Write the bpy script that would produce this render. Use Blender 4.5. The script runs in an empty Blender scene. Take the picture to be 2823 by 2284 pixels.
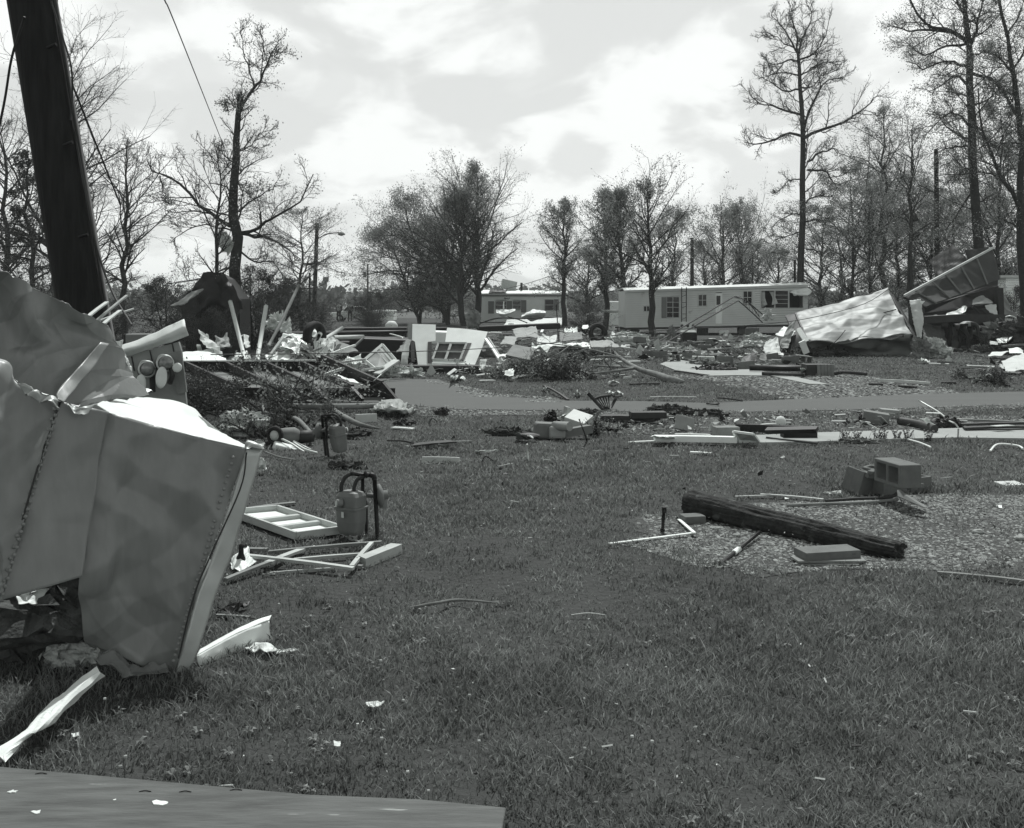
import bpy, math, random
import numpy as np
from mathutils import Vector, Matrix, Euler

# ------------------------------------------------------------ camera, sky, sun
scn = bpy.context.scene
COL = scn.collection
PW, PH = 2823, 2284
FP = 2700.0          # focal length in photo pixels
HZ = 835.0           # horizon row
CX = 1411.5
EYE = 1.7
cam_d = bpy.data.cameras.new("camera")
cam = bpy.data.objects.new("camera", cam_d)
COL.objects.link(cam)
cam.location = (0, 0, EYE)
cam.rotation_euler = (math.radians(90), 0, 0)
cam_d.sensor_fit = 'HORIZONTAL'
cam_d.sensor_width = 36.0
cam_d.lens = FP / PW * 36.0
cam_d.shift_y = -(PH / 2 - HZ) / PW
cam_d.clip_start = 0.05
cam_d.clip_end = 6000
scn.camera = cam

SUN_EL, SUN_AZ = 60.0, 10.0      # azimuth from +Y (into the scene), positive = right
sd = bpy.data.lights.new("sun", 'SUN')
sd.energy = 4.6
sd.angle = math.radians(0.6)
sd.color = (0.985, 1.0, 0.99)
sun = bpy.data.objects.new("sun", sd)
COL.objects.link(sun)
el, az = math.radians(SUN_EL), math.radians(SUN_AZ)
sdir = Vector((math.sin(az) * math.cos(el), math.cos(az) * math.cos(el), math.sin(el)))
sun.rotation_euler = sdir.to_track_quat('Z', 'Y').to_euler()

world = bpy.data.worlds.new("World")
scn.world = world
world.use_nodes = True
nt = world.node_tree
nt.nodes.clear()
def N(t, **kw):
    n = nt.nodes.new(t)
    for k, v in kw.items(): setattr(n, k, v)
    return n
def Lk(a, b): nt.links.new(a, b)
def wmath(op, a, b=None, clamp=False):
    n = N('ShaderNodeMath', operation=op, use_clamp=clamp)
    for i, x in enumerate((a, b)):
        if x is None: continue
        if isinstance(x, (int, float)): n.inputs[i].default_value = x
        else: Lk(x, n.inputs[i])
    return n.outputs[0]
out = N('ShaderNodeOutputWorld'); bg = N('ShaderNodeBackground')
sky = N('ShaderNodeTexSky', sky_type='NISHITA', sun_disc=False)
sky.sun_elevation = el; sky.sun_rotation = az
sky.air_density = 1.0; sky.dust_density = 2.5
bw = N('ShaderNodeRGBToBW'); Lk(sky.outputs[0], bw.inputs[0])
tc = N('ShaderNodeTexCoord'); sp = N('ShaderNodeSeparateXYZ'); Lk(tc.outputs['Generated'], sp.inputs[0])
zz = wmath('MAXIMUM', wmath('ADD', sp.outputs[2], 0.42), 0.04)
cb = N('ShaderNodeCombineXYZ')
Lk(wmath('DIVIDE', sp.outputs[0], zz), cb.inputs[0]); Lk(wmath('MULTIPLY', wmath('DIVIDE', sp.outputs[1], zz), 1.0), cb.inputs[1])
def wnoise(scale, det, rough, dist, off):
    mp = N('ShaderNodeMapping'); mp.inputs['Location'].default_value = off
    Lk(cb.outputs[0], mp.inputs[0])
    n = N('ShaderNodeTexNoise'); Lk(mp.outputs[0], n.inputs['Vector'])
    n.inputs['Scale'].default_value = scale; n.inputs['Detail'].default_value = det
    n.inputs['Roughness'].default_value = rough; n.inputs['Distortion'].default_value = dist
    return n.outputs[0]
n1 = wnoise(3.6, 9, 0.48, 0.35, (3.4, 1.1, 0))
n2 = wnoise(5.5, 8, 0.5, 0.3, (9.1, 4.0, 2))
def wmap(x, a, b, c, d):
    m = N('ShaderNodeMapRange', interpolation_type='SMOOTHERSTEP'); Lk(x, m.inputs[0])
    for i, v in enumerate((a, b, c, d)): m.inputs[i + 1].default_value = v
    return m.outputs[0]
cover = wmap(n1, 0.43, 0.54, 0.0, 1.0)
cval = wmap(n2, 0.38, 0.56, 8.2, 10.2)            # clouds: grey bases to white tops
base = wmath('ADD', wmath('MULTIPLY', wmath('MINIMUM', bw.outputs[0], 8.0), 0.20), 6.7)
mx = N('ShaderNodeMix', data_type='FLOAT'); Lk(cover, mx.inputs[0]); Lk(base, mx.inputs[2]); Lk(cval, mx.inputs[3])
zen = wmap(sp.outputs[2], 0.26, 0.75, 1.0, 0.34)   # clear deep sky overhead above the bright horizon
lum = wmath('MULTIPLY', mx.outputs[0], zen)
cc = N('ShaderNodeCombineXYZ')
for i, k in enumerate((0.972, 0.995, 0.982)): Lk(wmath('MULTIPLY', lum, k), cc.inputs[i])
Lk(cc.outputs[0], bg.inputs[0]); bg.inputs[1].default_value = 0.1
Lk(bg.outputs[0], out.inputs[0])

scn.view_settings.view_transform = 'Standard'
scn.view_settings.look = 'None'
scn.view_settings.exposure = 0.0
scn.view_settings.gamma = 1.0
scn.view_settings.use_curve_mapping = False
scn.render.engine = 'CYCLES'
scn.cycles.max_bounces = 6
scn.cycles.transparent_max_bounces = 8

# ------------------------------------------------------------ survey helpers (photo pixel -> place)
ZR = {'A': (0, 0, 1.9287), 'B': (940, 300, 2.170), 'C': (1880, 0, 1.578), 'D': (0, 700, 2.170), 'E': (450, 750, 3.066),
      'F': (900, 800, 3.577), 'H': (1400, 800, 3.577), 'I': (1950, 750, 2.458), 'J': (1250, 1100, 2.6825),
      'K': (1950, 1100, 2.458), 'L': (0, 1500, 2.2138), 'M': (600, 1200, 3.066), 'N': (900, 1120, 2.6825),
      'O': (2400, 800, 5.073), 'P': (250, 880, 6.2), 'Q': (1780, 750, 4.471), 'R': (1300, 770, 4.292), 'S': (850, 1950, 3.577),
      'T': (0, 0, 1.0)}
def px(z, x, y):
    a, b, s = ZR[z]
    return a + x / s, b + y / s
def G(z, x, y, h=0.0):
    """place at height h above the ground seen at that spot"""
    u, v = px(z, x, y)
    Y = FP * (EYE - h) / (v - HZ)
    return Vector(((u - CX) / FP * Y, Y, h))
def W(z, x, y, Y):
    """place at distance Y seen at that spot"""
    u, v = px(z, x, y)
    return Vector(((u - CX) / FP * Y, Y, EYE - (v - HZ) / FP * Y))

# ------------------------------------------------------------ materials (all monochrome)
MATS = {}
def mat(name, v, var=0.25, scale=4.0, rough=0.8, bump=0.15, bscale=40.0, metal=0.0, stretch=(1, 1, 1), island=0.0,
        transl=0.0, spec=0.3, alpha=1.0, det=5, spots=None, second=None, emit=0, geo=False, bdist=0.01):
    if name in MATS: return MATS[name]
    m = bpy.data.materials.new(name); m.use_nodes = True
    t = m.node_tree; nd = t.nodes; b = nd['Principled BSDF']
    def mk(ty, **kw):
        n = nd.new(ty)
        for k, x in kw.items(): setattr(n, k, x)
        return n
    def lk(a, c): t.links.new(a, c)
    tcn = mk('ShaderNodeTexCoord'); mp = mk('ShaderNodeMapping'); mp.inputs['Scale'].default_value = stretch
    lk(tcn.outputs['Object'], mp.inputs[0])
    ns = mk('ShaderNodeTexNoise'); lk(mp.outputs[0], ns.inputs['Vector'])
    ns.inputs['Scale'].default_value = scale; ns.inputs['Detail'].default_value = det; ns.inputs['Roughness'].default_value = 0.6
    mr = mk('ShaderNodeMapRange'); lk(ns.outputs[0], mr.inputs[0])
    mr.inputs[1].default_value = 0.25; mr.inputs[2].default_value = 0.75
    mr.inputs[3].default_value = v * (1 - var); mr.inputs[4].default_value = v * (1 + var)
    val = mr.outputs[0]
    def mth(op, a, c):
        n = mk('ShaderNodeMath', operation=op)
        for i, x in enumerate((a, c)):
            if isinstance(x, (int, float)): n.inputs[i].default_value = x
            else: lk(x, n.inputs[i])
        return n.outputs[0]
    if spots:                                    # (scale, threshold, value): patches of wear, painted lit streaks on the fallen pole
        n3 = mk('ShaderNodeTexNoise'); lk(mp.outputs[0], n3.inputs['Vector']); n3.inputs['Scale'].default_value = spots[0]
        n3.inputs['Detail'].default_value = 6
        r3 = mk('ShaderNodeMapRange'); lk(n3.outputs[0], r3.inputs[0]); r3.inputs[1].default_value = spots[1]; r3.inputs[2].default_value = spots[1] + 0.06
        mx3 = mk('ShaderNodeMix', data_type='FLOAT'); lk(r3.outputs[0], mx3.inputs[0]); lk(val, mx3.inputs[2]); mx3.inputs[3].default_value = spots[2]
        val = mx3.outputs[0]
    if island:
        g = mk('ShaderNodeNewGeometry')
        val = mth('MULTIPLY', val, mth('ADD', mth('MULTIPLY', g.outputs['Random Per Island'], 2 * island), 1 - island))
    cbn = mk('ShaderNodeCombineColor')
    for i, k in enumerate((0.95, 1.0, 0.968)): lk(mth('MULTIPLY', val, k), cbn.inputs[i])
    lk(cbn.outputs[0], b.inputs['Base Color'])
    b.inputs['Roughness'].default_value = rough; b.inputs['Metallic'].default_value = metal
    b.inputs['Specular IOR Level'].default_value = spec
    b.inputs['Alpha'].default_value = alpha
    if bump:
        n2 = mk('ShaderNodeTexNoise'); lk(mp.outputs[0], n2.inputs['Vector']); n2.inputs['Scale'].default_value = bscale; n2.inputs['Detail'].default_value = 4
        bp = mk('ShaderNodeBump'); bp.inputs['Strength'].default_value = bump; bp.inputs['Distance'].default_value = bdist
        lk(n2.outputs[0], bp.inputs['Height']); lk(bp.outputs[0], b.inputs['Normal'])
    if transl:
        tr = mk('ShaderNodeBsdfTranslucent'); lk(cbn.outputs[0], tr.inputs[0])
        ms = mk('ShaderNodeMixShader'); ms.inputs[0].default_value = transl
        lk(b.outputs[0], ms.inputs[1]); lk(tr.outputs[0], ms.inputs[2]); lk(ms.outputs[0], nd['Material Output'].inputs[0])
    MATS[name] = m
    return m

# ------------------------------------------------------------ mesh builder
class MB:
    def __init__(s): s.v = []; s.n = 0; s.f = []; s.sm = []
    def add(s, v, faces, mi=0, smooth=False):
        v = np.asarray(v, dtype=np.float64).reshape(-1, 3)
        if isinstance(faces, np.ndarray): s.f.append((faces + s.n, mi, smooth))
        else:
            by = {}
            for f in faces: by.setdefault(len(f), []).append(f)
            for k, fs in by.items(): s.f.append((np.array(fs, dtype=np.int64) + s.n, mi, smooth))
        s.v.append(v); s.n += len(v)
        return s
    # shapes
    def box(s, c, size, R=None, mi=0, taper=1.0):
        sx, sy, sz = [a / 2 for a in size]
        v = np.array([(x * sx * (taper if z > 0 else 1), y * sy * (taper if z > 0 else 1), z * sz) for z in (-1, 1) for y in (-1, 1) for x in (-1, 1)])
        if R is not None: v = v @ np.array(R.to_3x3()).T
        v = v + np.array(c)
        return s.add(v, [(0, 2, 3, 1), (4, 5, 7, 6), (0, 1, 5, 4), (2, 6, 7, 3), (0, 4, 6, 2), (1, 3, 7, 5)], mi)
    def beam(s, p, q, w, t, roll=0.0, mi=0, up=(0, 0, 1), bev=0.0):
        p, q = Vector(p), Vector(q); d = q - p; L = d.length
        if L < 1e-6: return s
        x = d / L; u = Vector(up)
        if abs(x.dot(u)) > 0.97: u = Vector((0, 1, 0))
        y = u.cross(x).normalized(); z = x.cross(y)
        R = Matrix((x, y, z)).transposed() @ Matrix.Rotation(roll, 3, 'X')
        return s.box((p + q) / 2, (L, w, t), R, mi)
    def tube(s, pts, r, n=8, cap=True, mi=0, smooth=True):
        P = np.array([tuple(p) for p in pts], float)[None]
        r = np.array([r] * P.shape[1] if isinstance(r, (int, float)) else r, float)[None]
        s.tubes(P, r, n, mi, smooth)
        if cap:
            b = s.n - n * P.shape[1]
            s.f.append((np.array([[b + n - 1 - i for i in range(n)]]), mi, False))
            s.f.append((np.array([[s.n - n + i for i in range(n)]]), mi, False))
        return s
    def tubes(s, P, R, n=6, mi=0, smooth=True):
        B, K, _ = P.shape
        T = np.empty_like(P); T[:, 1:-1] = P[:, 2:] - P[:, :-2]; T[:, 0] = P[:, 1] - P[:, 0]; T[:, -1] = P[:, -1] - P[:, -2]
        T /= np.linalg.norm(T, axis=2, keepdims=True) + 1e-9
        m = P[:, -1] - P[:, 0]; m /= np.linalg.norm(m, axis=1, keepdims=True) + 1e-9
        ref = np.where(np.abs(m[:, 2:3]) > 0.7, np.array([[1., 0.13, 0]]), np.array([[0, 0.1, 1.]]))
        ref = np.repeat(ref[:, None], K, 1)
        U = np.cross(T, ref); U /= np.linalg.norm(U, axis=2, keepdims=True) + 1e-9
        V = np.cross(T, U)
        a = np.arange(n) * 2 * math.pi / n
        ring = P[:, :, None] + R[:, :, None, None] * (U[:, :, None] * np.cos(a)[None, None, :, None] - V[:, :, None] * np.sin(a)[None, None, :, None])
        base = (np.arange(B) * K * n)[:, None, None]; k = (np.arange(K - 1) * n)[None, :, None]; i = np.arange(n)[None, None]
        j = (i + 1) % n
        F = np.stack([base + k + i, base + k + j, base + k + n + j, base + k + n + i], -1).reshape(-1, 4)
        return s.add(ring.reshape(-1, 3), F[:, ::-1].copy(), mi, smooth)
    def lathe(s, prof, n=20, M=None, mi=0, smooth=True):
        """prof: (radius, z) list"""
        a = np.arange(n) * 2 * math.pi / n
        v = np.array([(r * math.cos(t), r * math.sin(t), z) for r, z in prof for t in a])
        if M is not None:
            M = np.array(M); v = v @ M[:3, :3].T + M[:3, 3]
        F = [(k * n + i, k * n + (i + 1) % n, (k + 1) * n + (i + 1) % n, (k + 1) * n + i) for k in range(len(prof) - 1) for i in range(n)]
        return s.add(v, F, mi, smooth)
    def grid(s, P, mi=0, smooth=True, thick=0.0, flip=False):
        """P (n,m,3) surface; thick gives it a back and edges"""
        n, m, _ = P.shape
        idx = np.arange(n * m).reshape(n, m)
        F = np.stack([idx[:-1, :-1], idx[:-1, 1:], idx[1:, 1:], idx[1:, :-1]], -1).reshape(-1, 4)
        if not thick: return s.add(P.reshape(-1, 3), F, mi, smooth)
        du = np.gradient(P, axis=0); dv = np.gradient(P, axis=1)
        nn = np.cross(du, dv); nn /= np.linalg.norm(nn, axis=2, keepdims=True) + 1e-9
        Q = P - nn * thick
        s.add(np.concatenate([P.reshape(-1, 3), Q.reshape(-1, 3)]), F[:, ::-1].copy(), mi, smooth)
        o = n * m; b = s.n - 2 * o
        E = []
        per = list(idx[0, :]) + list(idx[1:, -1]) + list(idx[-1, -2::-1]) + list(idx[-2:0:-1, 0])
        for a, c in zip(per, per[1:] + per[:1]): E.append((b + a, b + c, b + o + c, b + o + a))
        s.f.append((F + b + o, mi, smooth)); s.f.append((np.array(E), mi, False))
        return s
    def prism(s, poly, thick, mi=0, dirv=None):
        """poly: 3D planar outline; extruded by thick along dirv (default minus its normal)"""
        p = np.array([tuple(a) for a in poly], float); n = len(p)
        if dirv is None:
            nn = np.zeros(3)
            for i in range(n): nn += np.cross(p[i] - p[0], p[(i + 1) % n] - p[0])
            nn /= np.linalg.norm(nn) + 1e-9
            dirv = -nn
        q = p + np.array(dirv) * thick
        F = [tuple(range(n)), tuple(range(2 * n - 1, n - 1, -1))] + [(i, i + n, (i + 1) % n + n, (i + 1) % n) for i in range(n)]
        return s.add(np.concatenate([p, q]), F, mi)
    def build(s, name, mats, parent=None, origin=None, M=None, solid=False):
        v = np.concatenate(s.v) if s.v else np.zeros((0, 3))
        if M is None:                            # built in world coordinates
            if parent is not None: o = np.array(parent['_o'])
            elif origin is not None: o = np.array(origin, float)
            else:
                mn, mxx = v.min(0), v.max(0); o = np.array([(mn[0] + mxx[0]) / 2, (mn[1] + mxx[1]) / 2, mn[2]])
            v = v - o
        me = bpy.data.meshes.new(name)
        me.vertices.add(len(v)); me.vertices.foreach_set('co', v.astype(np.float32).ravel())
        nl = sum(f.size for f, _, _ in s.f); npoly = sum(len(f) for f, _, _ in s.f)
        me.loops.add(nl); me.polygons.add(npoly)
        me.loops.foreach_set('vertex_index', np.concatenate([f.ravel() for f, _, _ in s.f]).astype(np.int32))
        tot = np.concatenate([np.full(len(f), f.shape[1]) for f, _, _ in s.f])
        me.polygons.foreach_set('loop_start', (np.cumsum(tot) - tot).astype(np.int32))
        me.polygons.foreach_set('material_index', np.concatenate([np.full(len(f), m) for f, m, _ in s.f]).astype(np.int32))
        me.polygons.foreach_set('use_smooth', np.concatenate([np.full(len(f), sm) for f, _, sm in s.f]).astype(bool))
        me.update(calc_edges=True); me.validate()
        for m in (mats if isinstance(mats, (list, tuple)) else [mats]): me.materials.append(m)
        ob = bpy.data.objects.new(name, me); COL.objects.link(ob)
        if parent is not None:
            ob.parent = parent
            if M is None: ob['_o'] = parent['_o']
            else: ob.matrix_local = M
        elif M is None: ob.location = o; ob['_o'] = tuple(o)
        else: ob.matrix_world = M; ob['_o'] = (0, 0, 0)
        return ob

def tag(o, label=None, cat=None, group=None, kind=None):
    if label: o['label'] = label
    if cat: o['category'] = cat
    if group: o['group'] = group
    if kind: o['kind'] = kind
    return o
def thing(name, label, cat, loc=(0, 0, 0), rot=None, group=None):
    o = bpy.data.objects.new(name, None); COL.objects.link(o)
    o.location = loc
    if rot is not None: o.rotation_euler = rot
    o['_o'] = tuple(loc)
    return tag(o, label, cat, group)
def LM(loc=(0, 0, 0), rot=(0, 0, 0), sc=(1, 1, 1)):
    return Matrix.LocRotScale(Vector(loc), Euler(rot), Vector(sc))

def vnoise(P, seed=0, octaves=3):
    """cheap smooth value noise on (...,3) arrays, about -1..1"""
    def h(i, j, k):
        n = (i * 374761393 + j * 668265263 + k * 2147483647 + seed * 974711) & 0x7fffffff
        n = ((n ^ (n >> 13)) * 1274126177) & 0x7fffffff
        return ((n ^ (n >> 16)) & 0xffff) / 32767.5 - 1
    r = 0; a = 1.0; P = np.asarray(P, float)
    for _ in range(octaves):
        f = np.floor(P).astype(np.int64); t = P - f; t = t * t * (3 - 2 * t)
        i, j, k = f[..., 0], f[..., 1], f[..., 2]; x, y, z = t[..., 0], t[..., 1], t[..., 2]
        def L(a_, b_, w): return a_ + (b_ - a_) * w
        c = L(L(L(h(i, j, k), h(i + 1, j, k), x), L(h(i, j + 1, k), h(i + 1, j + 1, k), x), y),
              L(L(h(i, j, k + 1), h(i + 1, j, k + 1), x), L(h(i, j + 1, k + 1), h(i + 1, j + 1, k + 1), x), y), z)
        r = r + c * a; a *= 0.5; P = P * 2.03 + 17.1
    return r

def creases(P, amp, size, seed, k=7):
    """sharp dents as in crumpled sheet metal: height field over positions P"""
    rg = np.random.default_rng(seed); hgt = 0
    for i in range(k):
        d = rg.normal(size=3); d /= np.linalg.norm(d)
        f = rg.uniform(0.5, 1.6) / size
        x = (P @ d) * f + rg.uniform() + 0.35 * vnoise(P / size, seed + i, 1)
        hgt = hgt + np.abs((x % 1.0) - 0.5) * rg.uniform(0.4, 1) * amp
    return hgt - np.mean(hgt)

def catmull(C, n):
    """resample control polyline/array (k,...) to n along axis 0"""
    C = np.asarray(C, float); k = len(C)
    if k == 2:
        t = np.linspace(0, 1, n).reshape((-1,) + (1,) * (C.ndim - 1)); return C[0] * (1 - t) + C[1] * t
    t = np.linspace(0, k - 1, n); i = np.minimum(t.astype(int), k - 2); u = (t - i).reshape((-1,) + (1,) * (C.ndim - 1))
    Cp = np.concatenate([[2 * C[0] - C[1]], C, [2 * C[-1] - C[-2]]])
    a, b, c, d = Cp[i], Cp[i + 1], Cp[i + 2], Cp[i + 3]
    return 0.5 * (2 * b + (c - a) * u + (2 * a - 5 * b + 4 * c - d) * u ** 2 + (3 * b - a - 3 * c + d) * u ** 3)

def surf(C, n, m, amp=0.0, size=0.3, seed=1, soft=0.0, edge=0.0):
    """surface through a control net of points, dented along its normal; edge frays the border"""
    C = np.array([[tuple(p) for p in row] for row in C], float)
    S = catmull(C, n); S = np.swapaxes(catmull(np.swapaxes(S, 0, 1), m), 0, 1)
    if amp or soft:
        nn = np.cross(np.gradient(S, axis=0), np.gradient(S, axis=1)); nn /= np.linalg.norm(nn, axis=2, keepdims=True) + 1e-9
        hh = 0
        if amp: hh = hh + creases(S, amp, size, seed)
        if soft: hh = hh + vnoise(S / size * 1.3, seed + 50, 3) * soft
        S = S + nn * hh[..., None]
    if edge:
        w = vnoise(S * (2.2 / max(edge * 6, .05)), seed + 9, 2)
        for sl, inner in (((0, slice(None)), (1, slice(None))), ((-1, slice(None)), (-2, slice(None))), ((slice(None), 0), (slice(None), 1)), ((slice(None), -1), (slice(None), -2))):
            d = S[sl] - S[inner]; d /= np.linalg.norm(d, axis=-1, keepdims=True) + 1e-9
            S[sl] = S[sl] + d * (w[sl] * edge)[..., None]
    return S

def smooth_path(pts, n):
    return [Vector(p) for p in catmull(np.array([tuple(p) for p in pts]), n)]

# shared materials
m_white = mat('white_paint', 0.74, 0.10, 3, 0.55, 0.05)
m_white_dirty = mat('dirty_white_paint', 0.60, 0.18, 5, 0.6, 0.08, spots=(7, 0.62, 0.3))
m_offw = mat('offwhite_panel', 0.50, 0.14, 4, 0.6, 0.08)
m_alu = mat('aluminium', 0.50, 0.18, 2.5, 0.45, 0.10, 30, metal=0.35, spec=0.4)
m_grey = mat('grey_paint', 0.26, 0.2, 5, 0.7, 0.1)
m_midgrey = mat('mid_grey', 0.16, 0.25, 5, 0.75, 0.1)
m_dark = mat('dark_paint', 0.035, 0.3, 6, 0.6, 0.1)
m_black = mat('black_steel', 0.014, 0.3, 6, 0.55, 0.1)
m_wood = mat('pale_wood', 0.42, 0.25, 3, 0.75, 0.2, 30, stretch=(1, 1, 6))
m_woodold = mat('weathered_wood', 0.20, 0.3, 4, 0.85, 0.3, 30)
m_darkwood = mat('dark_wood', 0.018, 0.5, 9, 0.9, 0.8, 26, det=8)
m_bark = mat('bark', 0.035, 0.45, 9, 0.95, 0.7, 30)
m_barkpale = mat('pale_bark', 0.17, 0.5, 6, 0.9, 0.5, 30)
m_twig = mat('twig', 0.045, 0.3, 4, 0.9, 0, island=0.3)
m_leaf = mat('spring_leaf', 0.22, 0.4, 0.8, 0.7, 0, island=0.5, transl=0.5)
m_leafd = mat('evergreen_leaf', 0.05, 0.5, 1.5, 0.75, 0, island=0.6, transl=0.2)
m_conc = mat('concrete_block', 0.135, 0.18, 12, 0.92, 0.5, 90, bdist=0.004)
m_concl = mat('pale_concrete', 0.30, 0.12, 2.0, 0.9, 0.25, 90, spots=(1.5, 0.63, 0.26), bdist=0.004)
m_glass = mat('dark_glass', 0.02, 0.2, 3, 0.15, 0, spec=0.6)
m_ins = mat('insulation', 0.40, 0.45, 9, 0.95, 0.9, 25, bdist=0.03)
m_rubber = mat('rubber', 0.018, 0.3, 8, 0.8, 0.3, 60)
m_cloth = mat('pale_cloth', 0.5, 0.2, 6, 0.9, 0.3, 40)
# ------------------------------------------------------------ ground, road, walks
rng = np.random.default_rng(11)
def inpoly(x, y, poly):
    c = np.zeros(x.shape, bool); n = len(poly); j = n - 1
    for i in range(n):
        xi, yi, xj, yj = poly[i][0], poly[i][1], poly[j][0], poly[j][1]
        c ^= ((yi > y) != (yj > y)) & (x < (xj - xi) * (y - yi) / (yj - yi + 1e-12) + xi); j = i
    return c
def gp(pts):
    out = []
    for p in pts:
        out.append(G(*p))
    return [(p.x, p.y) for p in out]
def ragged(poly, step, amp, seed):
    r = []
    for i in range(len(poly)):
        a = np.array(poly[i]); b = np.array(poly[(i + 1) % len(poly)]); L = np.linalg.norm(b - a); k = max(1, int(L / step))
        for t in range(k): r.append(a + (b - a) * t / k)
    r = np.array(r); q = np.c_[r * 1.3 / max(amp * 4, .2), np.zeros(len(r))]
    r[:, 0] += vnoise(q, seed) * amp; r[:, 1] += vnoise(q + 40, seed + 1) * amp
    return [tuple(a) for a in r]
def sheet(name, poly, z, m, thick=0.0, raggedness=None):
    if raggedness: poly = ragged(poly, *raggedness)
    import bmesh
    bm = bmesh.new()
    vs = [bm.verts.new((a, b, z)) for a, b in poly]
    f = bm.faces.new(vs)
    if f.normal.z < 0: f.normal_flip()
    if thick:
        r = bmesh.ops.extrude_face_region(bm, geom=[f]); 
        for v in r['geom']:
            if isinstance(v, bmesh.types.BMVert): v.co.z -= 0
        for v in vs: v.co.z -= thick
    bm.normal_update()
    bmesh.ops.triangulate(bm, faces=bm.faces[:])
    me = bpy.data.meshes.new(name); bm.to_mesh(me); bm.free(); me.materials.append(m)
    o = bpy.data.objects.new(name, me); COL.objects.link(o); o['kind'] = 'structure'
    return o

m_ground = mat('lawn_soil', 0.045, 0.30, 0.35, 1.0, 0.9, 22, det=10, bdist=0.03)
m_asph = mat('asphalt', 0.092, 0.10, 1.2, 0.92, 0.4, 120, bdist=0.004, stretch=(.5, 2, 1))
m_grav = mat('gravel_bed', 0.055, 0.6, 22, 0.95, 1.0, 30, det=9, bdist=0.02)
m_stone = mat('gravel_stone', 0.18, 0.3, 6, 0.9, 0.2, 60, island=0.8)
m_earth = mat('bare_earth', 0.06, 0.4, 8, 1.0, 0.8, 30, bdist=0.02)

# ground sheet: finer near, reaching the horizon
xs = np.concatenate([[-3000, -900, -300, -120], np.linspace(-60, 60, 61), [120, 300, 900, 3000]])
ys = np.concatenate([[-60, -10], np.linspace(-2, 90, 93), [130, 220, 400, 900, 3200]])
X, Y = np.meshgrid(xs, ys, indexing='ij')
Zg = np.zeros_like(X)
gm = MB(); gm.grid(np.stack([X, Y, Zg], -1)[:, ::-1], smooth=True)
o = gm.build('ground', m_ground, origin=(0, 0, 0)); o['kind'] = 'structure'

ROAD = gp([('E', 1500, 915), ('F', 600, 880), ('F', 1090, 885), ('F', 1200, 925), ('F', 1350, 1000), ('F', 1600, 1040), ('H', 0, 1060), ('H', 600, 1098), ('H', 1300, 1104),
           ('I', 0, 893), ('I', 700, 862), ('I', 1400, 832), ('I', 2146, 815), ('I', 2700, 803), ('I', 2700, 893), ('I', 2146, 903), ('I', 1000, 940), ('I', 300, 955), ('H', 1700, 1205), ('H', 900, 1200), ('H', 0, 1190),
           ('F', 1300, 1185), ('F', 900, 1150), ('F', 700, 1120), ('T', 1000, 1112), ('T', 700, 1100), ('T', 300, 1092), ('T', 300, 1040)])
sheet('road', ROAD, 0.012, m_asph, raggedness=(0.6, 0.05, 3))
SH1 = gp([('F', 1060, 880), ('F', 1180, 900), ('F', 1330, 955), ('F', 1600, 1010), ('F', 1900, 1045), ('H', 600, 1085), ('H', 600, 1112), ('H', 0, 1075), ('F', 1600, 1060), ('F', 1350, 1020), ('F', 1200, 950), ('F', 1060, 905)])
SH2 = gp([('F', 600, 1100), ('F', 900, 1140), ('F', 1300, 1175), ('H', 0, 1180), ('H', 900, 1190), ('H', 1700, 1195), ('I', 300, 945), ('I', 1000, 930), ('I', 2146, 895), ('I', 2700, 880),
          ('I', 2700, 925), ('I', 2146, 928), ('I', 1300, 950), ('I', 500, 985), ('H', 1700, 1240), ('H', 900, 1240), ('H', 0, 1245), ('F', 1300, 1245), ('F', 900, 1220), ('F', 500, 1170)])
DRIVE = gp([('I', -300, 700), ('I', 0, 705), ('I', 300, 700), ('I', 430, 690), ('I', 700, 720), ('I', 900, 700), ('I', 1100, 705), ('I', 1300, 750), ('I', 1600, 790), ('I', 1750, 825), ('I', 1400, 835), ('I', 540, 872), ('I', 480, 850), ('I', 250, 790), ('I', 0, 735), ('I', -200, 722)])
BED = gp([('J', 1300, 150), ('J', 1700, 100), ('K', 300, 150), ('K', 900, 120), ('K', 2146, 115), ('K', 2700, 110), ('K', 2700, 210), ('K', 2146, 207), ('K', 1370, 232), ('K', 800, 245), ('K', 300, 262), ('J', 1600, 265), ('J', 1000, 260), ('J', 1000, 180)])
PAD = gp([('J', 1300, 880), ('J', 1450, 860), ('J', 1700, 880), ('K', 300, 700), ('K', 800, 690), ('K', 1500, 640), ('K', 2146, 645), ('K', 3000, 640), ('K', 3000, 1210), ('K', 2146, 1185), ('K', 1700, 1150), ('K', 1300, 1140), ('K', 1000, 1150), ('K', 700, 1180), ('K', 300, 1200), ('J', 1900, 1200), ('J', 1500, 1060), ('J', 1300, 980)])
sheet('gravel_shoulder', SH1, 0.006, m_grav, raggedness=(0.3, 0.18, 5))
sheet('gravel_shoulder', SH2, 0.006, m_grav, raggedness=(0.3, 0.22, 6))
sheet('gravel_drive', DRIVE, 0.004, m_grav, raggedness=(0.4, 0.25, 7))
sheet('gravel_bed', BED, 0.004, m_grav, raggedness=(0.3, 0.25, 8))
sheet('gravel_pad', PAD, 0.004, m_grav, raggedness=(0.15, 0.10, 9))
WALKF = gp([('H', 1500, 740), ('H', 1600, 700), ('H', 2146, 700), ('I', 100, 655), ('I', 240, 655), ('I', 430, 690), ('I', 600, 720), ('I', 820, 770), ('I', 690, 768), ('I', 430, 712), ('I', 200, 708), ('I', 0, 712), ('H', 2000, 850), ('H', 1650, 800)])
sheet('walk', WALKF, 0.03, m_concl, 0.05)
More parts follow.
